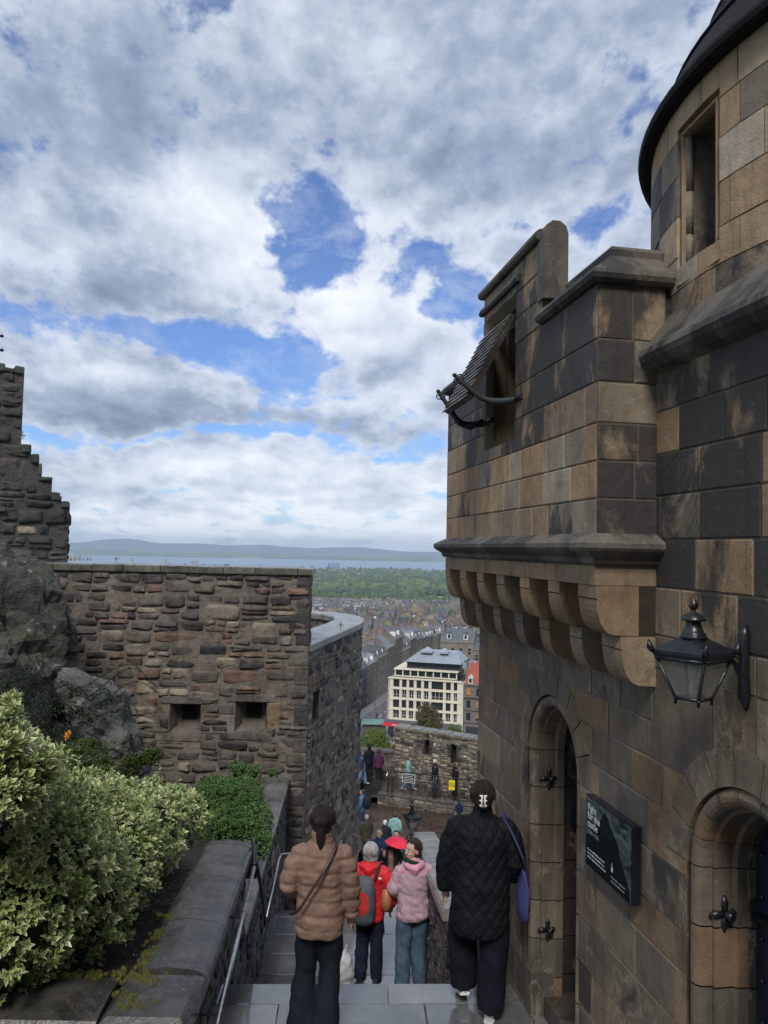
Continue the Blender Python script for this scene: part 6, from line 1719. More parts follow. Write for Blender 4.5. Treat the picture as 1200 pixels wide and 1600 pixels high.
# lantern on the end of the lower parapet
pl_loc = Vector((xr(12.0)-.06, 12.0, zr(12.0)+.30))
pl2 = thing('parapet_lantern', (pl_loc.x, pl_loc.y, zr(12.0)), "small black lantern on the far end of the sloping stair parapet", "lantern")
lantern_body(pl2, pl_loc+Vector((0, 0, -.05)), R(18), .19)
mb = MB(); b = pl_loc+Vector((0, 0, -.27)); mb.tube([b, b-Vector((0, 0, .12))], [.02, .03], 8); [mb.tube([b, b+Vector((math.cos(a)*.06, math.sin(a)*.06, -.06)), b+Vector((math.cos(a)*.08, math.sin(a)*.08, -.12))], .008, 5) for a in (0, 1.57, 3.14, 4.71)]
mb.build('lantern_post', M_IRON, pl2)

# information sign
def sgn_plane(u, v, n=.062): return wb(us0+u, vs0+v, n)
us0 = (BY-4.77)/.985; us1 = (BY-4.205)/.985; SW = us1-us0; SH = .415; vs0 = -1.877
sg = thing('information_panel', wb(us0+SW/2, vs0, .03), "black information panel headed Fight for the castle, on the gatehouse wall between two doorways", "sign")
mb = MB(); solid(mb, us0, us1, vs0, vs0+SH, .012, .060, (1, 1, 1)); mb.build('panel_case', plain('black_sign_case', (.010, .012, .02), .3, var=.15), sg)
def sky_pic(n, b):
    p = objc(n); n1 = n.noise(n.vm('MULTIPLY', p, (1, 1, 2.5)), 5.5, 5, .6, 1.2)
    n.l.new(n.mix(n.mr(n1, .38, .68), (.012, .020, .024), (.13, .16, .17)), b.inputs['Base Color']); b.inputs['Roughness'].default_value = .25
def poly_sign(name, pts, n_, m_): mb = MB(); mb.poly([sgn_plane(u*SW, v*SH, n_) for u, v in pts]); return mb.build(name, m_, sg)
poly_sign('printed_sky', rect(.01, .985, .01, .985), .0612, mat('printed_stormy_sky', sky_pic))
rockp = [(.01, .01), (.975, .01), (.955, .12), (.90, .26), (.84, .36), (.77, .47), (.73, .60), (.70, .66), (.64, .69), (.62, .75), (.56, .78), (.52, .87), (.475, .90), (.46, .95), (.44, .90), (.40, .89), (.37, .80), (.30, .74), (.24, .64), (.14, .58), (.08, .47), (.01, .42)]
poly_sign('printed_crag', rockp, .0622, plain('printed_crag_black', (.006, .010, .011), .25))
SR = Matrix(((T.x, 0, N.x), (T.y, 0, N.y), (0, 1, 0)))
M_TXT = plain('white_print', (.62, .64, .62), .5, var=.05); M_TXG = plain('grey_print', (.30, .32, .31), .5, var=.05)
def text(s_, u, v, size, m_, name, space=1., bold=0.):
    cu = bpy.data.curves.new(name, 'FONT'); cu.body = s_; cu.size = size; cu.extrude = 0; cu.offset = bold; cu.space_line = space
    tmp = bpy.data.objects.new(name, cu); col.objects.link(tmp); dg = bpy.context.evaluated_depsgraph_get(); dg.update()
    me = bpy.data.meshes.new_from_object(tmp.evaluated_get(dg)); bpy.data.objects.remove(tmp)
    me.materials.clear(); me.materials.append(m_); o = bpy.data.objects.new(name, me); col.objects.link(o); o.parent = sg
    p = sgn_plane(u*SW, v*SH, .0635)-Vector(sg.location); Mx = SR.to_4x4(); Mx.translation = p; o.matrix_local = Mx; return o
text("Fight\nfor the\ncastle", .055, .80, .058, M_TXT, 'heading', .82, .0012)
text("1286-1356", .055, .475, .034, M_TXG, 'dates', 1, .0003)
# the small print is too small to read in the photograph: set as short illegible strokes
def strokes(name, u, v, rows, wdt, seed, m_):
    r_ = random.Random(seed); mb = MB()
    for k in range(rows):
        x = u; y = v-k*.055
        while x < u+wdt*r_.uniform(.88, 1):
            L = r_.uniform(.008, .022)
            hh_ = r_.choice((.016, .022, .026)); mb.poly([sgn_plane(q*SW, w__*SH, .0633) for q, w__ in rect(x, x+L, y, y+hh_)]); x += L+r_.choice((.004, .004, .012))
    mb.build(name, m_, sg)
strokes('body_text', .055, .235, 3, .43, 4, M_TXT); strokes('caption_text', .585, .13, 2, .32, 5, M_TXG)
mb = MB(); mb.poly([sgn_plane(q*SW, w__*SH, .0633) for q, w__ in rect(.59, .625, .21, .28)]); mb.poly([sgn_plane(q*SW, w__*SH, .0633) for q, w__ in rect(.60, .612, .29, .33)]); mb.build('crest_emblem', M_TXT, sg)

# handrails
def rail(name, pts, rad, m_, label, parts=(), cat="handrail"):
    t = thing(name, pts[0], label, cat); mb = MB(); mb.tube(pts, rad, 10, (1, 1, 1)); mb.build('rail', m_, t)
    for q in parts: mb = MB(); mb.tube(q, .008, 6); mb.build('wall_bracket', M_IRON, t)
    return t
p0, p1 = W(322, 1680, 4.2), W(397, 1355, 6.6)
e0 = W(415, 1446, 7.75)
rail('planter_handrail', [p0, p0.lerp(p1, .5)+Vector((0, 0, .003)), p1], .0165, M_STEEL, "worn bright steel handrail fixed along the planter wall",
     [[p0.lerp(p1, t)+Vector((0, 0, -.01)), p0.lerp(p1, t)+Vector((-.0, 0, -.07)), p0.lerp(p1, t)+Vector((-.14, 0, -.07))] for t in (.25, .72)])
q1 = W(392, 1312, 6.9)
t = thing('black_scrolled_handrail', q1, "black iron handrail with scrolled end dropping below the planter coping", "handrail"); mb = MB()
mb.tube(catmull([W(398, 1352, 6.62), W(398, 1330, 6.75), W(394, 1310, 6.95), W(400, 1345, 7.2), W(410, 1400, 7.5), e0], 6), .017, 8); mb.build('rail', M_IRON, t)
mb = MB(); mb.tube(scroll(e0, (Vector((0, .2, -1)).normalized(), Vector((0, -1, -.2)).normalized()), .05, .9, 1, 14), .013, 8); mb.build('scroll', M_IRON, t); mb = MB(); mb.tube(scroll(W(404, 1420, 7.4), (Vector((0, 0, -1)), Vector((0, -1, 0))), .03, .8, 1, 12), .009, 6); mb.build('scroll', M_IRON, t)
r0_, r1_ = W(410, 1466, 8.0), W(437, 1337, 9.2)
rail('lower_left_handrail', [r0_, r1_.lerp(r0_, .06), r1_+Vector((.02, .02, .01)), r1_+Vector((.16, .05, .01))], .013, M_STEEL, "thin steel handrail on the lower left wall behind the woman in the tan jacket", [[r0_.lerp(r1_, .5), r0_.lerp(r1_, .5)+Vector((-.12, 0, -.03))]])
s0_, s1_ = W(681, 1444, 8.4), W(666, 1385, 9.6)
s2_ = W(712, 1416, 7.35)
rail('right_handrail', [s0_, s1_, W(661, 1330, 11.6)], .013, M_STEEL, "slim pale handrail against the sloping right parapet", [[s1_, s1_+Vector((.08, 0, -.02))]])
t = thing('black_right_handrail', s2_, "black iron handrail with scroll between the black coated woman and the parapet", "handrail"); mb = MB()
mb.tube([s0_+Vector((0, 0, .01)), s0_.lerp(s2_, .5), s2_, s2_+Vector((.1, -.1, .05))], .017, 8); mb.tube([p-Vector((0, 0, .05)) for p in (s0_, s0_.lerp(s2_, .5), s2_)], .012, 8); mb.build('rail', M_IRON, t)
mb = MB(); mb.tube(scroll(s2_+Vector((0, 0, .03)), (Vector((0, 0, -1)), Vector((0, 1, 0))), .05, .9), .012, 8); mb.build('scroll', M_IRON, t)
# terrace railing
tr = thing('terrace_railing', Vector((3, 39.9, -12.7)), "black iron railing along the edge of the terrace", "railing")
A_, B_ = Vector((.62, 40.6, -12.66)), Vector((5.4, 38.95, -12.66)); ux_ = lambda px: 0
def tp(t, h): return A_.lerp(B_, t)+Vector((0, 0, h))
mb = MB(); mb.tube([tp(0, 1.15), tp(1, 1.15)], .028, 6); mb.tube([tp(0, .75), tp(1, .75)], .018, 6); mb.build('top_rail', M_IRON, tr)
for t_ in (0.02, .46, .485, .86, .885, .99): mb = MB(); mb.tube([tp(t_, -.1), tp(t_, 1.15)], .028, 6); mb.build('post', M_IRON, tr)
sp = W(606, 1241, 39.6); mb = MB(); mb.tube([sp, sp+Vector((0, 0, 1.75))], .03, 6); mb.build('post', M_IRON, tr)
mb = MB(); mb.tube([W(604, 1213, 40.0), W(611, 1190, 41.5), W(622, 1187, 41)], .03, 6); mb.build('bright_rail', M_STEEL, tr)
ns = thing('railing_notice', tp(.12, .6), "small black notice with white border hung on the terrace railing", "sign")
c = tp(.20, .88); dr = (B_-A_).normalized(); fr = Vector((dr.y, -dr.x, 0)); Mx = Matrix(((dr.x, 0, fr.x), (dr.y, 0, fr.y), (0, 1, 0))).to_4x4(); Mx.translation = c+fr*.05
mb = MB(); mb.box((-.34, -.22, -.015), (.34, .22, .0), (1, 1, 1), Mx); mb.build('border', M_WHT, ns)
mb = MB(); mb.box((-.31, -.19, -.0), (.31, .19, .006), (1, 1, 1), Mx); mb.build('notice_face', M_DARK, ns)
mb = MB(); r_ = random.Random(3)
for k in range(4):
    x = -.26
    while x < .24: L = r_.uniform(.02, .06); mb.poly([Mx @ Vector(p) for p in ((x, .10-k*.08, .009), (x+L, .10-k*.08, .009), (x+L, .13-k*.08, .009), (x, .13-k*.08, .009))]); x += L+.015
mb.build('lettering', M_WHT, ns)
# iron knobs at the left edge
kn = thing('iron_finial', W(-6, 547, 16.4), "pair of small dark ball ended iron spikes at the left edge", "finial")
for py in (525, 547): mb = MB(); mb.tube([W(-30, py+2, 16.4), W(2, py, 16.4)], .022, 6); mb.lathe([(.001, -.04), (.035, -.02), (.04, 0), (.035, .02), (.001, .04)], W(3, py, 16.4), 10); mb.build('ball_spike', M_IRON2, kn)
mb = MB(); mb.tube([W(-30, 515, 16.4), W(-30, 600, 16.4)], .035, 8); mb.build('iron_post', M_IRON2, kn)
# ============================================================ PEOPLE
def cloth_mat(name, rough=.75, sheen=.2, bd=.004, sc=45, quilt=0., spec=.3):
    def f(n, b):
        p = objc(n); t = tint(n); n1 = n.noise(p, sc*.25, 4, .6); n2 = n.noise(p, sc, 4, .6)
        n.l.new(n.mix(n.mr(n1, .3, .7), n.vm('SCALE', t, sc=.75), n.vm('SCALE', t, sc=1.2)), b.inputs['Base Color'])
        b.inputs['Roughness'].default_value = rough; b.inputs['Sheen Weight'].default_value = sheen; b.inputs['Specular IOR Level'].default_value = spec
        h = n.m('ADD', n.m('MULTIPLY', n1, 1.), n.m('MULTIPLY', n2, .3))
        if quilt:
            s_ = n.node('ShaderNodeSeparateXYZ'); n.l.new(p, s_.inputs[0]); x, y, z = s_.outputs
            a = n.m('ADD', n.m('MULTIPLY', n.m('ADD', x, n.m('MULTIPLY', y, .4)), 1.25), z); c = n.m('SUBTRACT', n.m('MULTIPLY', n.m('ADD', x, n.m('MULTIPLY', y, .4)), 1.25), z)
            def ridge(v): return n.m('POWER', n.m('ABSOLUTE', n.m('SINE', n.m('MULTIPLY', v, math.pi/quilt))), .45)
            h = n.m('ADD', n.m('MULTIPLY', n.m('MULTIPLY', ridge(a), ridge(c)), 2.2), n.m('MULTIPLY', h, .5))
        bump(n, b, h, bd)
    return mat(name, f)
M_SKIN = tinted('skin', .5, .1, 30, spec=.4); M_CLOTH = cloth_mat('cloth', .85, .0, .004, 45, spec=.15); M_NYLON = cloth_mat('nylon_shell', .58, .0, .006, 30, spec=.3)
M_QUILT = cloth_mat('quilted_cloth', .75, .0, .0045, 60, .115, spec=.2); M_DENIM = cloth_mat('denim', .9, .0, .006, 30); M_HAIR = cloth_mat('hair_strands', .55, .0, .006, 90)
def hair_f(n, b):
    p = objc(n); t = tint(n); q = n.vm('MULTIPLY', p, (1., 1., .12)); n1 = n.noise(q, 170, 4, .6, 1.5); n2 = n.noise(p, 18, 3, .6)
    n.l.new(n.mix(n.mr(n1, .3, .7), n.vm('SCALE', t, sc=.35), n.vm('SCALE', t, sc=1.7)), b.inputs['Base Color']); b.inputs['Roughness'].default_value = .45
    bump(n, b, n.m('ADD', n1, n2), .012)
M_HAIR = mat('hair_strands', hair_f)
M_LEATH = tinted('shoe_leather', .45, .2, 40)
def fuse(mb, name, vox, m_, parent, it=4, post=None, colf=None):
    me = bpy.data.meshes.new(name); me.from_pydata(mb.v, [], mb.f); me.update()
    bm = bmesh.new(); bm.from_mesh(me); bmesh.ops.recalc_face_normals(bm, faces=bm.faces); bm.to_mesh(me); bm.free()
    o = bpy.data.objects.new(name, me); col.objects.link(o)
    r1 = o.modifiers.new("r", 'REMESH'); r1.mode = 'VOXEL'; r1.voxel_size = vox
    if it: q = o.modifiers.new("s", 'SMOOTH'); q.factor = .5; q.iterations = it
    dg = bpy.context.evaluated_depsgraph_get(); dg.update(); me2 = bpy.data.meshes.new_from_object(o.evaluated_get(dg)); bpy.data.objects.remove(o)
    me2.name = name
    if post:
        nr = [v.normal.copy() for v in me2.vertices]
        for v, n_ in zip(me2.vertices, nr): v.co = post(v.co.copy(), n_)
    at = me2.color_attributes.new("tint", 'FLOAT_COLOR', 'POINT')
    for i, v in enumerate(me2.vertices): c = colf(v.co) if colf else mb.c[0]; at.data[i].color = (*c[:3], 1)
    me2.materials.clear(); me2.materials.append(m_)
    for p in me2.polygons: p.use_smooth = True
    o = bpy.data.objects.new(name, me2); col.objects.link(o); o.parent = parent; return o
def ell(mb, c, r3, c_=(1, 1, 1), n=14, rot=None):
    rings = []; c = Vector(c)
    for k in range(1, n):
        a = math.pi*k/n; ring = []
        for j in range(n+2):
            b = 2*math.pi*j/(n+2); p = Vector((math.sin(a)*math.cos(b)*r3[0], math.sin(a)*math.sin(b)*r3[1], -math.cos(a)*r3[2])); ring.append(c+(rot @ p if rot else p))
        rings.append(ring)
    mb.loft(rings, c_, True, True)
def torso(mb, rings, c=(1, 1, 1), n=20, sq=.85):
    """rings: (cx, cy, z, rx, ry)"""
    R_ = []
    for cx, cy, z, rx, ry in rings:
        R_.append([Vector((cx+math.copysign(abs(math.cos(a))**sq, math.cos(a))*rx, cy+math.copysign(abs(math.sin(a))**sq, math.sin(a))*ry, z)) for a in [2*math.pi*k/n for k in range(n)]])
    mb.loft(R_, c, True, True)
def vadd(a, b): return tuple(x+y for x, y in zip(a, b))
def joints(**k):
    J = dict(hipL=(-.09, 0, .86), hipR=(.09, 0, .86), kneL=(-.10, .02, .47), kneR=(.10, .02, .47), ankL=(-.10, -.01, .09), ankR=(.10, -.01, .09),
             shoL=(-.185, 0, 1.365), shoR=(.185, 0, 1.365), elbL=(-.245, -.02, 1.10), elbR=(.245, -.02, 1.10), wriL=(-.235, .06, .87), wriR=(.235, .06, .87),
             hanL=(-.23, .09, .79), hanR=(.23, .09, .79), neck=(0, -.005, 1.42), head=(0, .012, 1.555), yaw=0., fL=0., fR=0., pitL=0., pitR=0.)
    J.update(k); return J
def V3(t): return Vector(t)
def hand(mb, w_, h_, side, S=1.):
    """palm from the wrist to the knuckles, four fingers of different length gently curled, thumb off the side"""
    w_, h_ = V3(w_), V3(h_); d_ = (h_-w_).normalized(); lat = Vector((0, 1, 0)) if abs(d_.y) < .8 else Vector((1, 0, 0)); lat = (lat-d_*lat.dot(d_)).normalized(); nn = d_.cross(lat)*side
    mb.tube([w_, w_+d_*.03, w_+d_*.055, w_+d_*.085], [(.020, .024), (.016, .034), (.014, .038), (.011, .036)], 10, up=nn)
    for k, (o_, L) in enumerate(((.030, .060), (.011, .070), (-.010, .066), (-.029, .052))):
        a = w_+d_*.080+lat*o_; b = a+d_*L*.45-nn*.004; c = b+d_*L*.32-nn*.012; e = c+d_*L*.2-nn*.014
        mb.tube([a, b, c, e], [.0095, .009, .008, .006], 8)
    a = w_+d_*.025+lat*.026; mb.tube([a, a+lat*.024+d_*.022, a+lat*.030+d_*.048-nn*.008], [.013, .010, .007], 8)
def figure(name, loc, face, H, label, J, skin=(.42, .26, .19), jacket=None, trousers=None, hair=None, shoes=None, detail=1, face_=False, group=None, jmat=None, tmat=None, jpost=None, jcol=None, tcol=None, hmat=None, hem=.72, jw=1., leg=(.10, .085, .075), collar=.055, hairf=None, hood=None, sleeve=(.075, .066, .052), tpost=None, bend=0., hands=True):
    t = bpy.data.objects.new(name, None); col.objects.link(t); t.location = loc; tag(t, label, "person", group); vox = (.030, .011)[detail > 1] if detail != 1 else .019
    ky = J['yaw']; hd = V3(J['head']); nk = V3(J['neck']); RH = Matrix.Rotation(R(ky), 3, 'Z')
    # ---- body: one continuous surface
    mb = MB(); mb.c = [skin]
    torso(mb, [(0, 0, .80, .13, .10), (0, 0, .88, .155, .115), (0, 0, 1.0, .135, .10), (0, 0, 1.12, .125, .095), (0, 0, 1.28, .155, .11), (0, 0, 1.38, .15, .085), (nk.x, nk.y, 1.42, .06, .055), (nk.x, nk.y, 1.44, .054, .052)])
    mb.tube([nk-Vector((0, 0, .04)), nk+(hd-nk)*.4, hd-Vector((0, 0, .04))], [.056, .052, .054], 10)
    for s_ in 'LR':
        mb.tube([J['hip'+s_], V3(J['hip'+s_]).lerp(V3(J['kne'+s_]), .5), J['kne'+s_], V3(J['kne'+s_]).lerp(V3(J['ank'+s_]), .35), J['ank'+s_]], [.09, .075, .056, .055, .038], 10)
        mb.tube([J['sho'+s_], V3(J['sho'+s_]).lerp(V3(J['elb'+s_]), .5), J['elb'+s_], V3(J['elb'+s_]).lerp(V3(J['wri'+s_]), .5), J['wri'+s_]], [.058, .048, .040, .036, .027], 10)
        a = V3(J['ank'+s_]); fa = R(J['f'+s_]); fd = Vector((math.sin(fa), math.cos(fa), 0)); mb.tube([a+Vector((0, 0, -.0)), a-Vector((0, 0, .045))-fd*.02, a-Vector((0, 0, .06))+fd*.13], [.038, .034, .022], 8)
        if detail > 1 and hands: hand(mb, J['wri'+s_], J['han'+s_], 1 if s_ == 'L' else -1)
        else: d_ = (V3(J['han'+s_])-V3(J['wri'+s_])).normalized(); w_ = V3(J['wri'+s_]); mb.tube([w_, w_+d_*.05, w_+d_*.10, w_+d_*.15], [.026, (.018, .036), (.016, .034), .010], 8)
    # head with jaw, nose, ears
    def hp(x, y, z): return hd+RH @ Vector((x, y, z))
    ell(mb, hp(0, -.012, .025), (.077, .095, .090), rot=RH); ell(mb, hp(0, .030, -.030), (.056, .060, .078), rot=RH); ell(mb, hp(0, .045, -.075), (.034, .034, .028), rot=RH)
    mb.tube([hp(0, .088, .022), hp(0, .104, -.010), hp(0, .096, -.026)], [.010, .013, .014], 8); ell(mb, hp(0, .080, -.050), (.024, .016, .012), rot=RH, n=8)
    for sx in (-1, 1): ell(mb, hp(sx*.078, -.005, -.005), (.010, .019, .030), rot=RH, n=8); ell(mb, hp(sx*.034, .062, -.018), (.022, .02, .02), rot=RH, n=8)
    fuse(mb, 'body', min(vox, .014) if not face_ else .0075, M_SKIN, t, 2 if detail > 1 else 1, colf=lambda p: skin)
    if face_:
        for sx in (-1, 1):
            m_ = MB(); ell(m_, hp(sx*.030, .078, .018), (.0115, .009, .008), (.7, .68, .65), 8, RH); ell(m_, hp(sx*.030, .0845, .018), (.0055, .004, .006), (.03, .02, .015), 8, RH); m_.build('eye', M_SKIN, t).location = (0, 0, 0)
            m_ = MB(); m_.tube([hp(sx*.014, .090, .040), hp(sx*.030, .091, .045), hp(sx*.046, .080, .040)], [.003, .0035, .002], 6, (hair or (.05, .03, .02))); m_.build('eyebrow', M_HAIR, t).location = (0, 0, 0)
        m_ = MB(); m_.tube([hp(-.024, .088, -.050), hp(0, .098, -.048), hp(.024, .088, -.050)], [.002, .0055, .002], 6, (.32, .11, .09)); m_.build('mouth', M_SKIN, t).location = (0, 0, 0)
    # ---- trousers
    if trousers:
        mb = MB(); mb.c = [trousers]
        torso(mb, [(0, 0, .78, .16, .12), (0, 0, .86, .178, .135), (0, 0, .98, .165, .12), (0, 0, 1.04, .15, .11)])
        for s_ in 'LR':
            h_, k_, a_ = V3(J['hip'+s_]), V3(J['kne'+s_]), V3(J['ank'+s_]); an = a_-Vector((0, 0, .035))
            mb.tube([h_+Vector((0, 0, -.02)), h_.lerp(k_, .5), k_, k_.lerp(an, .5), an], [leg[0], leg[0]*.92, leg[1], (leg[1]+leg[2])/2, leg[2]], 14)
        def tp_(p, n_):
            f = noise.noise(Vector((p.x*9, p.y*9, p.z*7)))*.010 + noise.noise(Vector((p.x*11+p.z*7, p.y*8, p.z*9)))*.011+abs(noise.noise(Vector((p.x*22, p.y*14, p.z*5))))*.008
            return p+n_*f
        fuse(mb, 'trousers', vox, tmat or M_CLOTH, t, 3, post=tpost or tp_, colf=tcol or (lambda p: trousers))
    # ---- jacket
    if jacket:
        mb = MB(); mb.c = [jacket]; w_ = jw
        rg = [(0, 0, hem, .185*w_, .15*w_), (0, -.005, hem+.05, .195*w_, .16*w_), (0, -.005, .95, .19*w_, .155*w_), (0, -.0, 1.08, .18*w_, .145*w_), (0, 0, 1.22, .19*w_, .15*w_), (0, 0, 1.31, .180*w_, .135*w_), (0, -.005, 1.375, .140*w_, .11*w_), (nk.x, nk.y, 1.425, .085, .08), (nk.x, nk.y, 1.43+collar, .068, .066)]
        torso(mb, [q for q in rg if q[2] <= 1.5])
        for s_ in 'LR':
            a, b, c = V3(J['sho'+s_]), V3(J['elb'+s_]), V3(J['wri'+s_]); sx = -1 if s_ == 'L' else 1
            ell(mb, a+Vector((-sx*.045, 0, -.03)), (.085, .088, .068), n=10)
            mb.tube([a+Vector((-sx*.06, 0, -.01)), a+Vector((-sx*.008, 0, -.035)), a.lerp(b, .5), b, b.lerp(c, .5), c], [sleeve[0]*.8, sleeve[0]*.98, sleeve[0], sleeve[1]*1.03, sleeve[1], sleeve[2]], 14)
        if hood == 'down':
            mb.tube([(-.10, .02, 1.42), (-.09, -.06, 1.41), (0, -.105, 1.37), (.09, -.06, 1.41), (.10, .02, 1.42)], [.03, .045, .06, .045, .03], 10)
        if hood == 'up': ell(mb, hd+Vector((0, -.02, .015)), (.105, .118, .135)); mb.tube([nk-Vector((0, 0, .03)), hd], [.10, .10], 12)
        def jp_(p, n_): return p+n_*(noise.noise(Vector((p.x*7, p.y*7, p.z*9)))*.011+noise.noise(Vector((p.x*16, p.y*16, p.z*24)))*.005)
        fuse(mb, 'jacket', vox, jmat or M_CLOTH, t, 3, post=jpost or jp_, colf=jcol or (lambda p: jacket))
    # ---- hair
    if hair and hood != 'up':
        mb = MB(); mb.c = [hair]; ell(mb, hp(0, -.030, .038), (.087, .092, .090), rot=RH); ell(mb, hp(0, -.055, -.005), (.074, .062, .085), rot=RH)
        if hairf: hairf(mb, hp)
        fuse(mb, 'hair', .012 if detail > 1 else .02, hmat or M_HAIR, t, 1, post=lambda p, n_: p+n_*(noise.noise(Vector((p.x*60, p.y*60, p.z*9)))*.007), colf=lambda p: hair)
        if detail > 1:      # loose strands over the crown
            rs2 = random.Random(int(H*1000)); m_ = MB(); long_ = .5 if max(hair) > .3 else .15
            for k in range(420):
                az = rs2.uniform(-math.pi, math.pi); back = .5-.5*math.sin(az+0); th = rs2.uniform(.05, 1.0); L = rs2.uniform(.5, 1.1)+(long_ if back > .4 else 0)
                if math.sin(az) > .45: L *= .35; th *= .7
                pts = []
                for q in range(5):
                    t_ = th+L*q/4; j = 1.+.02*rs2.random()+.05*q/4*rs2.random()
                    if t_ < 1.75: v_ = (.092*j*math.sin(t_)*math.cos(az), -.03+.100*j*math.sin(t_)*math.sin(az), .03+.100*j*math.cos(t_))
                    else: v_ = (v_[0]*1.02, v_[1]*1.01, v_[2]-.022)
                    pts.append(hp(*v_))
                kk = rs2.uniform(.6, 1.6); m_.tube(pts, [.0030, .0032, .003, .0024, .001], 4, tuple(min(1, q*kk) for q in hair))
            m_.build('hair_strands', M_HAIR, t).location = (0, 0, 0)
    # ---- shoes
    for s_ in 'LR':
        a = V3(J['ank'+s_]); fa = R(J['f'+s_]); pi_ = R(J['pit'+s_]); RS = Matrix.Rotation(-fa, 3, 'Z') @ Matrix.Rotation(pi_, 3, 'X')
        m_ = MB(); sc = shoes or (.03, .03, .03)
        def sp(x, y, z): return a+RS @ Vector((x, y, z))
        secs = [(-.065, .030, .055), (-.045, .038, .062), (.0, .036, .055), (.06, .040, .040), (.12, .044, .028), (.165, .036, .020), (.19, .015, .010)]
        m_.loft([[sp(w_*math.cos(q), y, -.075+h_*(.5+.5*math.sin(q))*1.25) for q in [2*math.pi*k/10 for k in range(10)]] for y, w_, h_ in secs], sc, True, True)
        sh = m_.build('shoe', M_LEATH, t); sh.location = (0, 0, 0)
        if detail > 1: m_ = MB(); m_.loft([[sp(w_*1.10*math.cos(q), y, -.090+.022*(.5+.5*math.copysign(1, math.sin(q+.01)))) for q in [2*math.pi*k/10 for k in range(10)]] for y, w_, h_ in secs], (.62, .62, .60) if shoes and max(shoes) > .3 else (.02, .02, .02), True, False); m_.build('sole', M_LEATH, sh).location = (0, 0, 0)
    k = H/1.66; t.scale = (k, k, k); t.rotation_euler = (0, 0, R(face)); return t
def ground_z(y):   # height of the paving a person stands on
    if y < 6.19: return -3.4
    if y < 8.91: return -3.4-.15*(int((y-6.19)/.272)+1)
    if y < 10.91: return -5.06
    if y < 30.1: return -5.06-rise*(int((y-10.91)/run)+1)
    return ZC
def at(px, d, z=None): return Vector(((px-600)/1200*d, d, ground_z(d) if z is None else z))

# --- woman in the tan puffer jacket (left, nearest)
def puff(p, n_):
    ph = (p.z+.03*noise.noise(Vector((p.x*3, p.y*3, 0))))/.102; a = abs(math.sin(math.pi*ph))**.42
    return p+n_*(a*.017-.011+noise.noise(Vector((p.x*12, p.y*12, p.z*26)))*.010+noise.noise(Vector((p.x*40, p.y*40, p.z*14)))*.0035)
def bun(mb, hp):
    ell(mb, hp(.0, -.115, .035), (.055, .042, .050)); mb.tube([hp(0, -.12, .02), hp(0, -.125, -.07), hp(.005, -.11, -.17)], [.03, .036, .016], 8)
J = joints(kneL=(-.10, .05, .46), ankL=(-.12, -.02, .10), kneR=(.085, .02, .47), ankR=(.05, -.10, .09), hipL=(-.085, 0, .85), hipR=(.085, 0, .85), shoL=(-.165, 0, 1.36), shoR=(.165, 0, 1.36), elbL=(-.235, -.03, 1.12), wriL=(-.20, .14, 1.00), hanL=(-.14, .20, .98), elbR=(.225, -.02, 1.10), wriR=(.235, .03, .87), hanR=(.235, .05, .79), yaw=-10, head=(.01, .02, 1.56))
tn = at(515, 5.52); figure('person', tn, 3, 1.56, "person seen from behind in a tan puffer jacket and flared trousers, nearest on the left", J, skin=(.30, .17, .11), jacket=(.215, .135, .103), trousers=(.010, .015, .022), hair=(.018, .010, .008), shoes=(.012, .012, .013), detail=2, jmat=M_NYLON, jpost=puff, hem=.76, jw=.93, leg=(.095, .076, .112), sleeve=(.080, .070, .056), hairf=bun, collar=.07)
def strap(name, owner, pts, wdt, c, label, cat, m_=None, extra=None):
    t = thing(name, owner, label, cat); mb = MB(); mb.tube(pts, [(wdt, .004)]*len(pts), 8, c); mb.build('strap', m_ or M_LEATH, t); 
    if extra: extra(t)
    return t
def loc2(o, s, fdeg, p): return Vector(o)+Matrix.Rotation(R(fdeg), 3, 'Z') @ (Vector(p)*s)
S = 1.56/1.66
def ex(t): mb = MB(); c = loc2(tn, S, 3, (-.20, .16, .93)); ell(mb, c, (.06, .09, .08), (.05, .03, .025)); mb.build('pouch', M_LEATH, t)
strap('crossbody_bag', tn+Vector((0, 0, 1.)), catmull([loc2(tn, S, 3, p) for p in ((.105, .03, 1.445), (.105, -.085, 1.40), (.02, -.185, 1.27), (-.07, -.20, 1.13), (-.15, -.18, 1.00), (-.215, -.08, .92))], 6), .010, (.045, .02, .018), "thin dark crossbody strap and small bag worn over the tan puffer jacket", "bag", extra=ex)
# --- woman in the black quilted coat (right)
def bunb(mb, hp): ell(mb, hp(0, -.10, .01), (.058, .040, .070)); ell(mb, hp(0, -.03, .03), (.090, .095, .096))
J = joints(kneL=(-.125, .13, .52), ankL=(-.115, .10, .15), fL=-8, pitL=-22, kneR=(.105, -.02, .47), ankR=(.07, -.11, .09), fR=8, hipL=(-.10, 0, .86), hipR=(.10, 0, .86), elbL=(-.255, .02, 1.08), wriL=(-.265, .08, .84), hanL=(-.26, .10, .76), elbR=(.255, -.02, 1.10), wriR=(.245, .12, .93), hanR=(.22, .18, .88), yaw=4)
bn = at(760, 5.88); figure('person', bn, -4, 1.655, "person seen from behind in a long black quilted coat beside the gatehouse wall", J, skin=(.42, .26, .20), jacket=(.0065, .0075, .0105), trousers=(.0065, .008, .014), hair=(.020, .011, .008), shoes=(.40, .40, .39), detail=2, jmat=M_QUILT, hem=.58, jw=1.12, leg=(.122, .112, .100), sleeve=(.092, .082, .064), hairf=bunb, collar=.06)
hc = thing('hair_claw_clip', loc2(bn, 1., -4, (0, -.15, 1.57)), "white open claw clip in the dark hair above the black quilted coat", "hair clip"); mb = MB()
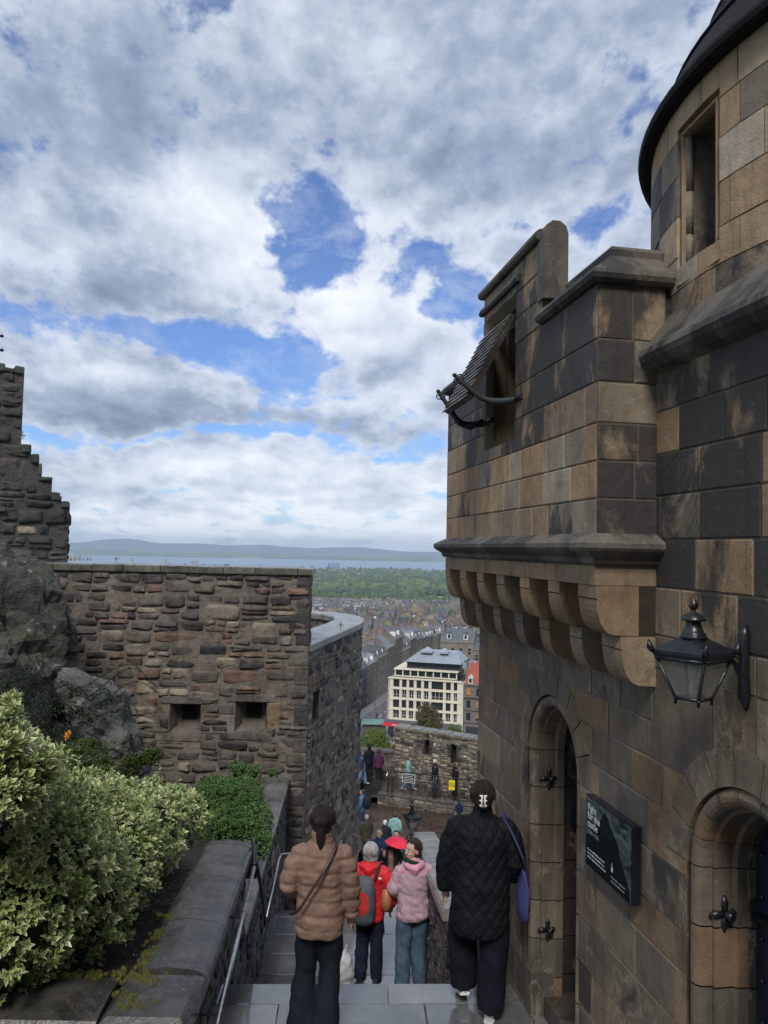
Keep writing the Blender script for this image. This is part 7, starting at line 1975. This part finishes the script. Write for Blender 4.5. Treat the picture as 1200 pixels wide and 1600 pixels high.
for sx in (-1, 1):
    for q in range(3): z = 1.535+q*.035; mb.tube([loc2(bn, 1., -4, p) for p in ((sx*.004, -.158, z), (sx*.018, -.163, z+.004), (sx*.028, -.145, z+.002))], [.007, .008, .004], 6, (.75, .72, .66))
    mb.tube([loc2(bn, 1., -4, p) for p in ((sx*.010, -.160, 1.525), (sx*.012, -.163, 1.57), (sx*.010, -.160, 1.615))], .007, 6, (.75, .72, .66))
mb.build('clip', M_LEATH, hc)
def ex(t):
    mb = MB(); r1 = []
    for z, wx, wy, oy in ((1.08, .012, .035, 0), (1.02, .022, .10, 0), (.94, .035, .15, .0), (.80, .05, .175, .0), (.74, .045, .17, .0), (.725, .02, .14, 0)):
        r1.append([loc2(bn, 1., -4, (.315+.0*z+wx*math.cos(a)+.01*math.sin(3*a), -.02+oy+wy*math.sin(a), z)) for a in [2*math.pi*k/16 for k in range(16)]])
    mb.loft([[p_+Vector((noise.noise(p_*16)*.03, 0, noise.noise(p_*9)*.02)) for p_ in q_] for q_ in r1], (.045, .045, .14), True, True); mb.build('bag_body', M_CLOTH, t)
strap('tote_bag', loc2(bn, 1., -4, (.37, 0, .75)), catmull([loc2(bn, 1., -4, p) for p in ((.31, .06, 1.05), (.275, .09, 1.30), (.155, .03, 1.425), (.225, -.12, 1.32), (.30, -.13, 1.15), (.315, -.07, 1.05))], 6), .012, (.05, .05, .15), "violet blue cloth tote bag hanging from the right shoulder of the black quilted coat", "tote bag", M_CLOTH, ex)
# --- person in the red jacket with a backpack
def shag(mb, hp):
    for k in range(10): a = math.pi*(k/9)+math.pi; ell(mb, hp(.07*math.cos(a), -.03+.05*math.sin(a), -.055), (.026, .026, .045), n=8)
J = joints(kneL=(-.09, .03, .47), kneR=(.09, .0, .47), elbR=(.27, -.02, 1.10), wriR=(.25, .10, .90), elbL=(-.24, 0, 1.1), head=(0, .02, 1.555))
rn = at(591, 9.25, -5.06); rs_ = 1.58/1.66
figure('person', rn, -12, 1.58, "grey haired person from behind in a bright red jacket and navy trousers", J, jacket=(.62, .022, .030), trousers=(.012, .016, .035), hair=(.42, .42, .41), shoes=(.02, .02, .02), detail=2, jmat=M_NYLON, hem=.76, jw=.95, hairf=shag, hood='down', leg=(.095, .082, .075), sleeve=(.085, .074, .055))
bp = thing('backpack', loc2(rn, rs_, -12, (0, -.22, .9)), "slim grey backpack with a red panel worn on the red jacket", "backpack")
mb = MB(); mb.c = [(1, 1, 1)]; torso(mb, [(-.03, -.20, .78, .10, .06), (-.03, -.215, .84, .135, .085), (-.03, -.22, 1.0, .145, .095), (-.03, -.21, 1.2, .135, .085), (-.03, -.19, 1.30, .11, .06), (-.03, -.18, 1.34, .07, .03)])
o = fuse(mb, 'pack_body', .014, M_NYLON, bp, 2, colf=lambda p: (.45, .035, .03) if ((p.x+.03)/.085)**2+((p.z-1.06)/.14)**2 < 1 and p.y < -.25 else (.075, .085, .105)); o.matrix_local = Matrix.Translation(rn-Vector(bp.location)) @ Matrix.Rotation(R(-12), 4, 'Z') @ Matrix.Scale(rs_, 4)
mb = MB(); mb.tube(catmull([loc2(rn, rs_, -12, p) for p in ((.09, -.17, 1.30), (.12, -.08, 1.43), (.12, .10, 1.40), (.15, .15, 1.2))], 5), [(.016, .004)]*16, 6, (.03, .03, .04)); mb.build('shoulder_strap', M_CLOTH, bp)
mb = MB(); q_ = loc2(rn, rs_, -12, (.155, -.165, 1.325)); mb.box(tuple(q_-Vector((.018, .003, .009))), tuple(q_+Vector((.018, .003, .009))), (.8, .8, .8)); mb.build('logo_patch', M_CLOTH, bp)
# --- woman in the pink rain jacket, head turned to the left
def wr(p, n_): return p+n_*(noise.noise(Vector((p.x*6+p.z*4, p.y*6, p.z*10)))*.020+noise.noise(Vector((p.x*18, p.y*18, p.z*22+p.x*14)))*.010)
def curl(mb, hp):
    for k in range(16): a = k*2.4; ell(mb, hp(.065*math.cos(a), -.045+.05*math.sin(a), .055-.008*k), (.035, .035, .032), n=8)
J = joints(kneL=(-.10, .0, .47), ankL=(-.12, -.05, .09), kneR=(.08, .03, .47), shoL=(-.16, 0, 1.36), shoR=(.16, 0, 1.36), elbL=(-.225, .0, 1.13), wriL=(-.19, .17, 1.02), hanL=(-.14, .22, 1.0), elbR=(.20, .03, 1.12), wriR=(.12, .22, 1.03), hanR=(.06, .26, 1.02), yaw=122, head=(-.015, .0, 1.555))
pn_ = at(656, 9.15, -5.06); figure('person', pn_, 12, 1.66, "person in a pale pink rain jacket and blue jeans looking back over the left shoulder", J, skin=(.50, .31, .24), jacket=(.46, .29, .34), trousers=(.06, .10, .15), hair=(.035, .020, .015), shoes=(.12, .12, .13), detail=2, jmat=M_NYLON, jpost=wr, hem=.79, jw=.98, hairf=curl, face_=True, hood='down', leg=(.105, .090, .084), tmat=M_DENIM, sleeve=(.080, .075, .055), jcol=lambda p: (.56, .26, .34) if p.z > 1.33 and p.y < -.05 else (.45, .31, .36))
sc = thing('green_scarf', loc2(pn_, 1., 12, (0, 0, 1.42)), "dark green scarf round the neck of the person in pink", "scarf"); mb = MB(); mb.tube([loc2(pn_, 1., 12, (.085*math.cos(a), .078*math.sin(a)+.0, 1.435+.01*math.sin(2*a))) for a in [2*math.pi*k/20 for k in range(21)]], [.034]*21, 8, (.010, .035, .022)); mb.build('scarf_roll', M_CLOTH, sc)
hbg = thing('orange_shoulder_bag', loc2(pn_, 1., 12, (-.26, .08, 1.0)), "tan orange leather bag tucked under the arm of the person in pink", "bag"); mb = MB(); ell(mb, loc2(pn_, 1., 12, (-.29, .10, .98)), (.07, .12, .15), (.40, .16, .07)); mb.build('bag_body', M_LEATH, hbg); mb = MB(); mb.tube([loc2(pn_, 1., 12, p) for p in ((-.29, .02, 1.08), (-.25, .0, 1.25), (-.16, .02, 1.42))], [(.012, .004)]*3, 6, (.25, .10, .05)); mb.build('strap', M_LEATH, hbg)
# pale bag added for an unclear light patch beside the red jacket person
cbg = thing('pale_added_bag', loc2(at(551, 8.9, -5.06), 1, 0, (0, 0, .2)), "pale grey bag added for an unclear light patch low down between the tan jacket and the red jacket", "bag"); mb = MB(); mb.c = [(1, 1, 1)]
c = at(553, 8.98, -5.06); ell(mb, c+Vector((0, 0, .26)), (.12, .09, .22)); mb.tube([c+Vector((0, 0, .40)), c+Vector((.03, 0, .55))], [.04, .015], 8); fuse(mb, 'bag_body', .015, M_NYLON, cbg, 1, post=lambda p, n_: p+n_*noise.noise(p*14)*.02, colf=lambda p: (.42, .44, .45)).location = -Vector(cbg.location)  # body of the added pale bag
# --- people farther down the steps
def midp(px, d, H, face, lab, jk, tr, hr, z=None, grp=None, **k):
    J = joints(**k.pop('J', {})); return figure('person', at(px, d, z), face, H, lab, J, jacket=jk, trousers=tr, hair=hr, detail=k.pop('detail', 1), group=grp, **k)
def bluej(p): return (.03, .09, .42) if p.z < 1.2 else (.02, .035, .09)
midp(603, 19.3, 1.76, 172, "man in a navy and royal blue rain jacket coming up the steps, facing the camera", (.02, .05, .2), (.012, .012, .015), (.08, .045, .03), jcol=bluej, face_=True, J=dict(elbL=(-.25, .02, 1.12), wriL=(-.15, .20, 1.02), hanL=(-.08, .24, 1.03)), hem=.78)
midp(587, 18.8, 1.52, 178, "shorter person in a navy coat and blue woolly hat beside the man in blue", (.012, .016, .03), (.012, .012, .015), (.03, .06, .11))
midp(629, 20.2, 1.84, 175, "man in a dark cap and slate blue jacket behind the red umbrella", (.05, .07, .10), (.015, .015, .02), (.010, .012, .016), face_=True)
un = at(622, 18.4); midp(622, 18.4, 1.60, 176, "person in a dark coat and pinkish scarf under the red umbrella", (.018, .016, .018), (.02, .03, .05), (.03, .02, .015), J=dict(elbR=(.24, .02, 1.12), wriR=(.16, .17, 1.28), hanR=(.16, .18, 1.34)), face_=True, hem=.70, jcol=lambda p: (.22, .13, .12) if abs(p.x) < .05 and p.y > .08 else (.018, .016, .018))
um = thing('umbrella', un+Vector((.12, 0, 1.6)), "bright pinkish red umbrella held on the lower steps", "umbrella"); mb = MB(); c = un+Vector((.14, -.12, 1.50)); tl = Matrix.Rotation(.16, 3, 'Y'); nrb = 8
rings = []
for k in range(7):
    t_ = k/6; rr_ = .30*t_; rings.append([c+tl @ Vector((rr_*math.cos(a)*(1-.07*t_*(1-abs(math.cos(4*a)))), rr_*math.sin(a)*(1-.07*t_*(1-abs(math.cos(4*a)))), .15*(1-t_**2))) for a in [2*math.pi*j/32 for j in range(32)]])
mb.loft(rings, (.75, .03, .07), False, True); rings2 = [[p-Vector((0, 0, .004)) for p in r1] for r1 in rings]; mb.loft([q[::-1] for q in rings2], (.75, .03, .07), False, True); mb.build('canopy', M_NYLON, um)
mb = MB(); mb.tube([c+tl @ Vector((0, 0, .18)), c+tl @ Vector((0, 0, -.40))], .008, 6, (.05, .05, .05)); mb.build('shaft', M_LEATH, um)
rb_ = thing('red_handbag', un+Vector((-.26, -.1, .7)), "dark red handbag carried by the person under the umbrella", "bag"); mb = MB(); ell(mb, un+Vector((-.25, -.16, .84)), (.17, .08, .16), (.30, .02, .03)); mb.build('bag_body', M_LEATH, rb_); mb = MB(); mb.tube([un+Vector((-.30, -.14, .9)), un+Vector((-.2, -.05, 1.3))], .008, 6, (.2, .02, .02)); mb.build('strap', M_LEATH, rb_)
# courtyard
midp(583.5, 34.0, 1.74, 20, "grey haired person in a long olive coat at the foot of the curved wall", (.045, .042, .028), (.03, .03, .03), (.30, .28, .25), hem=.62, jw=1.1)
midp(611.5, 33.4, 1.74, 12, "person in a navy coat and white cap in the courtyard", (.016, .020, .032), (.015, .015, .02), (.60, .60, .60), jw=1.05)
midp(627, 34.4, 1.72, -14, "person in a pale turquoise hooded top in the courtyard beside the white cap", (.22, .42, .40), (.05, .07, .1), (.06, .035, .025), hood='down')
midp(575.5, 37.4, 1.76, 80, "person in a blue jacket half hidden by the curved wall, carrying a dark backpack", (.05, .13, .22), (.03, .05, .09), (.04, .03, .03))
bk = thing('dark_backpack', at(583, 37.2)+Vector((0, 0, 1.2)), "dark rounded backpack showing past the edge of the curved wall", "backpack"); mb = MB(); ell(mb, at(583, 37.2)+Vector((0, 0, 1.22)), (.20, .2, .30), (.015, .018, .025)); mb.build('pack_body', M_CLOTH, bk)
midp(725, 38.1, 1.12, 170, "small child in a navy hooded coat at the foot of the terrace wall", (.014, .02, .055), (.02, .02, .03), None, hood='up')
# terrace
TZ = -12.69
stride = dict(kneL=(-.10, .20, .50), ankL=(-.10, .26, .10), kneR=(.10, -.05, .47), ankR=(.10, -.28, .13))
midp(573, 42.0, 1.80, -80, "person striding in blue jeans and white shoes, half hidden by the curved wall", (.03, .05, .11), (.13, .20, .32), (.03, .02, .02), z=TZ, J=stride, shoes=(.7, .7, .7))
midp(585, 43.2, 1.80, 15, "hooded person in black standing at the left end of the terrace", (.010, .011, .014), (.014, .014, .018), None, z=TZ, hood='up')
midp(600, 42.8, 1.68, 5, "person in a plum purple hooded coat on the terrace", (.075, .022, .060), (.012, .012, .014), None, z=TZ, hood='up', hem=.70)
midp(646, 41.3, 1.72, -95, "person in a turquoise hoodie and jeans walking behind the railing notice", (.20, .36, .34), (.11, .17, .24), (.10, .05, .035), z=TZ, J=dict(stride, head=(0, .04, 1.55)), hood='down', shoes=(.7, .7, .7))
midp(687, 40.8, 1.74, -90, "person in a black coat and cream hat walking along the terrace", (.014, .016, .022), (.06, .06, .09), (.62, .58, .50), z=TZ, J=stride, jw=1.12)
yn = midp(718, 40.25, 1.76, -80, "person in black holding a yellow bag on the terrace", (.010, .011, .013), (.012, .012, .016), (.10, .05, .03), z=TZ, J=dict(elbL=(-.22, .05, 1.1), wriL=(-.1, .25, 1.12), hanL=(-.05, .3, 1.15)), shoes=(.02, .02, .02))
yb = thing('yellow_bag', at(713, 39.9, TZ)+Vector((0, 0, .6)), "bright yellow carrier bag held by the person in black on the terrace", "bag"); mb = MB(); c = at(713, 39.95, TZ); mb.box((c.x-.16, c.y-.05, c.z+.45), (c.x+.16, c.y+.05, c.z+.93), (.80, .62, .02), None, .03); mb.build('bag_body', M_CLOTH, yb); mb = MB(); mb.tube([c+Vector((-.06, 0, .9)), c+Vector((0, 0, 1.05)), c+Vector((.06, 0, .9))], .01, 5, (.8, .62, .02)); mb.build('handle', M_CLOTH, yb)
# pedestrians on the street far below
for px, d_, lab, c in ((604, 196, "tiny dark figure on the wet pavement left of the red fascia", (.02, .02, .025)), (609, 199, "tiny figure in maroon on the pavement by the red fascia", (.10, .02, .03)), (616, 200, "tiny dark figure under the red fascia", (.015, .02, .03)), (589, 232, "tiny dark figure crossing the far wet road", (.03, .03, .035))):
    p = W(px, 1100, d_); z = hz(p.x, p.y)+.55; figure('person', (p.x, p.y, z), 30, 1.72, lab, joints(), jacket=c, trousers=(.02, .02, .03), hair=(.04, .03, .02), detail=0)
